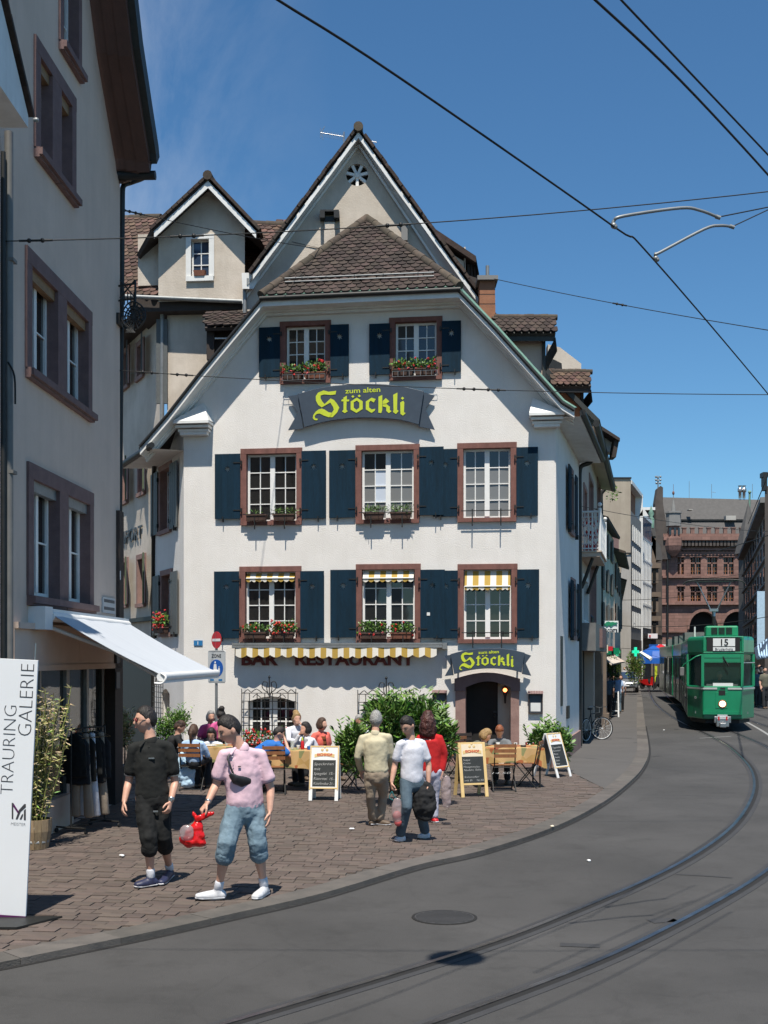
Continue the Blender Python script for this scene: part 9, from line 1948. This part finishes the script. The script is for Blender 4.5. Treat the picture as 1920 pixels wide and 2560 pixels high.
# ---- car and motor scooters down the street
cy = 80; cxw = W(1565, 0, cy).x; mc_ = Matrix.Translation((cxw, cy, PZ)) @ Matrix.Rotation(-.2, 4, 'Z'); t = thing('parked_car', 'silver hatchback parked half on the pavement facing us down the street', 'car', mc_)
prof = [(0, .35), (.02, .62), (.12, .74), (.95, .92), (1.75, 1.42), (2.9, 1.46), (3.75, 1.05), (4.0, .95), (4.05, .35)]
b = MB(mc_); hwc = .84; vs = []
for s in (-1, 1): vs += [(s * hwc * (1 if z < .95 else .80) * (.93 if y < .1 else 1), y, z) for y, z in prof]
k = len(prof); b.add(vs, [tuple(range(k)), tuple(range(2 * k - 1, k - 1, -1))] + [(i, k + i, k + (i + 1) % k, (i + 1) % k) for i in range(k)]); bevel(b.build('body', 'car_silver', t), .07, 3, .3)
b = MB(mc_); b.slab([(-.66, .98, .96), (.66, .98, .96), (.58, 1.70, 1.39), (-.58, 1.70, 1.39)], .02); b.build('windscreen', 'pane_blue', t)
for s in (-1, 1):
 b = MB(mc_); b.slab([(s * .775, 1.25, .98), (s * .775, 3.6, 1.0), (s * .69, 2.9, 1.38), (s * .69, 1.85, 1.36)], .02 * s); b.build('side_window', 'pane_dark', t); b = MB(mc_); b.ball((s * .62, .03, .68), (.16, .06, .08), 10, 8); b.build('headlight', 'headlight_glow' if False else 'white_paint', t)
 b = MB(mc_); b.ball((s * .93, 1.15, 1.0), (.10, .06, .07), 8, 6); b.build('mirror', 'car_silver', t)
 for y in (.75, 3.25): b = MB(mc_); b.lathe([(.30, -.1), (.31, -.06), (.31, .06), (.30, .1)], (s * .76, y, .31), 20, axis='x'); wh = b.build('wheel', 'rubber', t); b = MB(mc_); b.lathe([(.19, -.105), (.19, .105)], (s * .76, y, .31), 12, axis='x'); b.build('rim', 'steel', wh)
b = MB(mc_); b.box(-.5, .5, -.01, .04, .55, .63); b.box(-.55, .55, -.02, .05, .36, .46); b.build('grille', 'black', t); b = MB(mc_); b.box(-.22, .22, -.045, -.02, .46, .55); b.build('number_plate', 'white_paint', t)
def scooter(label, px, py, Y, yaw, mat):
 o = G(px, py, 0) if Y is None else Vector((W(px, 0, Y).x, Y, .0)); m = Matrix.Translation(o) @ Matrix.Rotation(yaw, 4, 'Z'); t = thing('motor_scooter', label, 'scooter', m, 'motor scooters parked along the street')
 for x in (0, 1.25): b = MB(m); b.lathe([(.22, -.05), (.25, -.03), (.25, .03), (.22, .05)], (x, 0, .25), 16, axis='y'); b.build('wheel', 'rubber', t)
 b = MB(m); b.prism([(.0, .35), (-.25, .5), (-.2, .75), (.45, .78), (.55, .38), (.85, .32), (1.0, .95), (1.1, .95), (1.2, .5), (1.05, .25), (.3, .25)], -.14, .14); bevel(b.build('body', mat, t), .05, 2); b = MB(m); b.box(-.2, .45, -.13, .13, .78, .86); b.build('saddle', 'black', t)
 b = MB(m); b.tube([(1.02, -.3, 1.02), (1.04, 0, 1.0), (1.02, .3, 1.02)], .02, 6); b.ball((1.1, 0, .98), .09, 8, 6); b.tube([(1.0, -.25, 1.0), (.95, -.28, 1.2)], .01, 4); b.build('handlebar', 'dark_metal', t)
scooter('red scooter parked beyond the silver car by the plants', 1606, 0, 92, .5, 'car_red'); scooter('dark scooter parked behind the red one', 1622, 0, 96, .6, 'trousers_dark'); scooter('pale scooter last in the row under the parasols', 1634, 0, 101, .5, 'zinc')
b = MB(); rect3(b, 1637, 1643, 1665, 1705, 98, .1); tag(b.build('advertising_flag', 'letter_yellow', at=W(1640, 1705, 98)), 'narrow yellow upright flag among the scooters', 'flag')
# ---- lamp hung high over the road: out of the picture, its shadow lies across the near rail
lp0 = Vector((.45, 6.1, 7.4)); t = thing('hanging_street_lamp', 'oval street lamp hung over the tracks whose shadow falls across the near rail', 'street lamp', lp0); b = MB(); b.lathe([(.04, .10), (.20, .06), (.24, 0), (.20, -.05), (.04, -.08)], lp0, 20); b.build('lamp_body', 'zinc', t); b = MB(); b.tube([lp0 + Vector((0, 0, .1)), lp0 + Vector((0, 0, .5))], .012, 6); b.tube([lp0 + Vector((-8, 0, .9)), lp0 + Vector((0, 0, .5)), lp0 + Vector((12, 0, .8))], .006, 5); b.build('suspension', 'dark_metal', t)
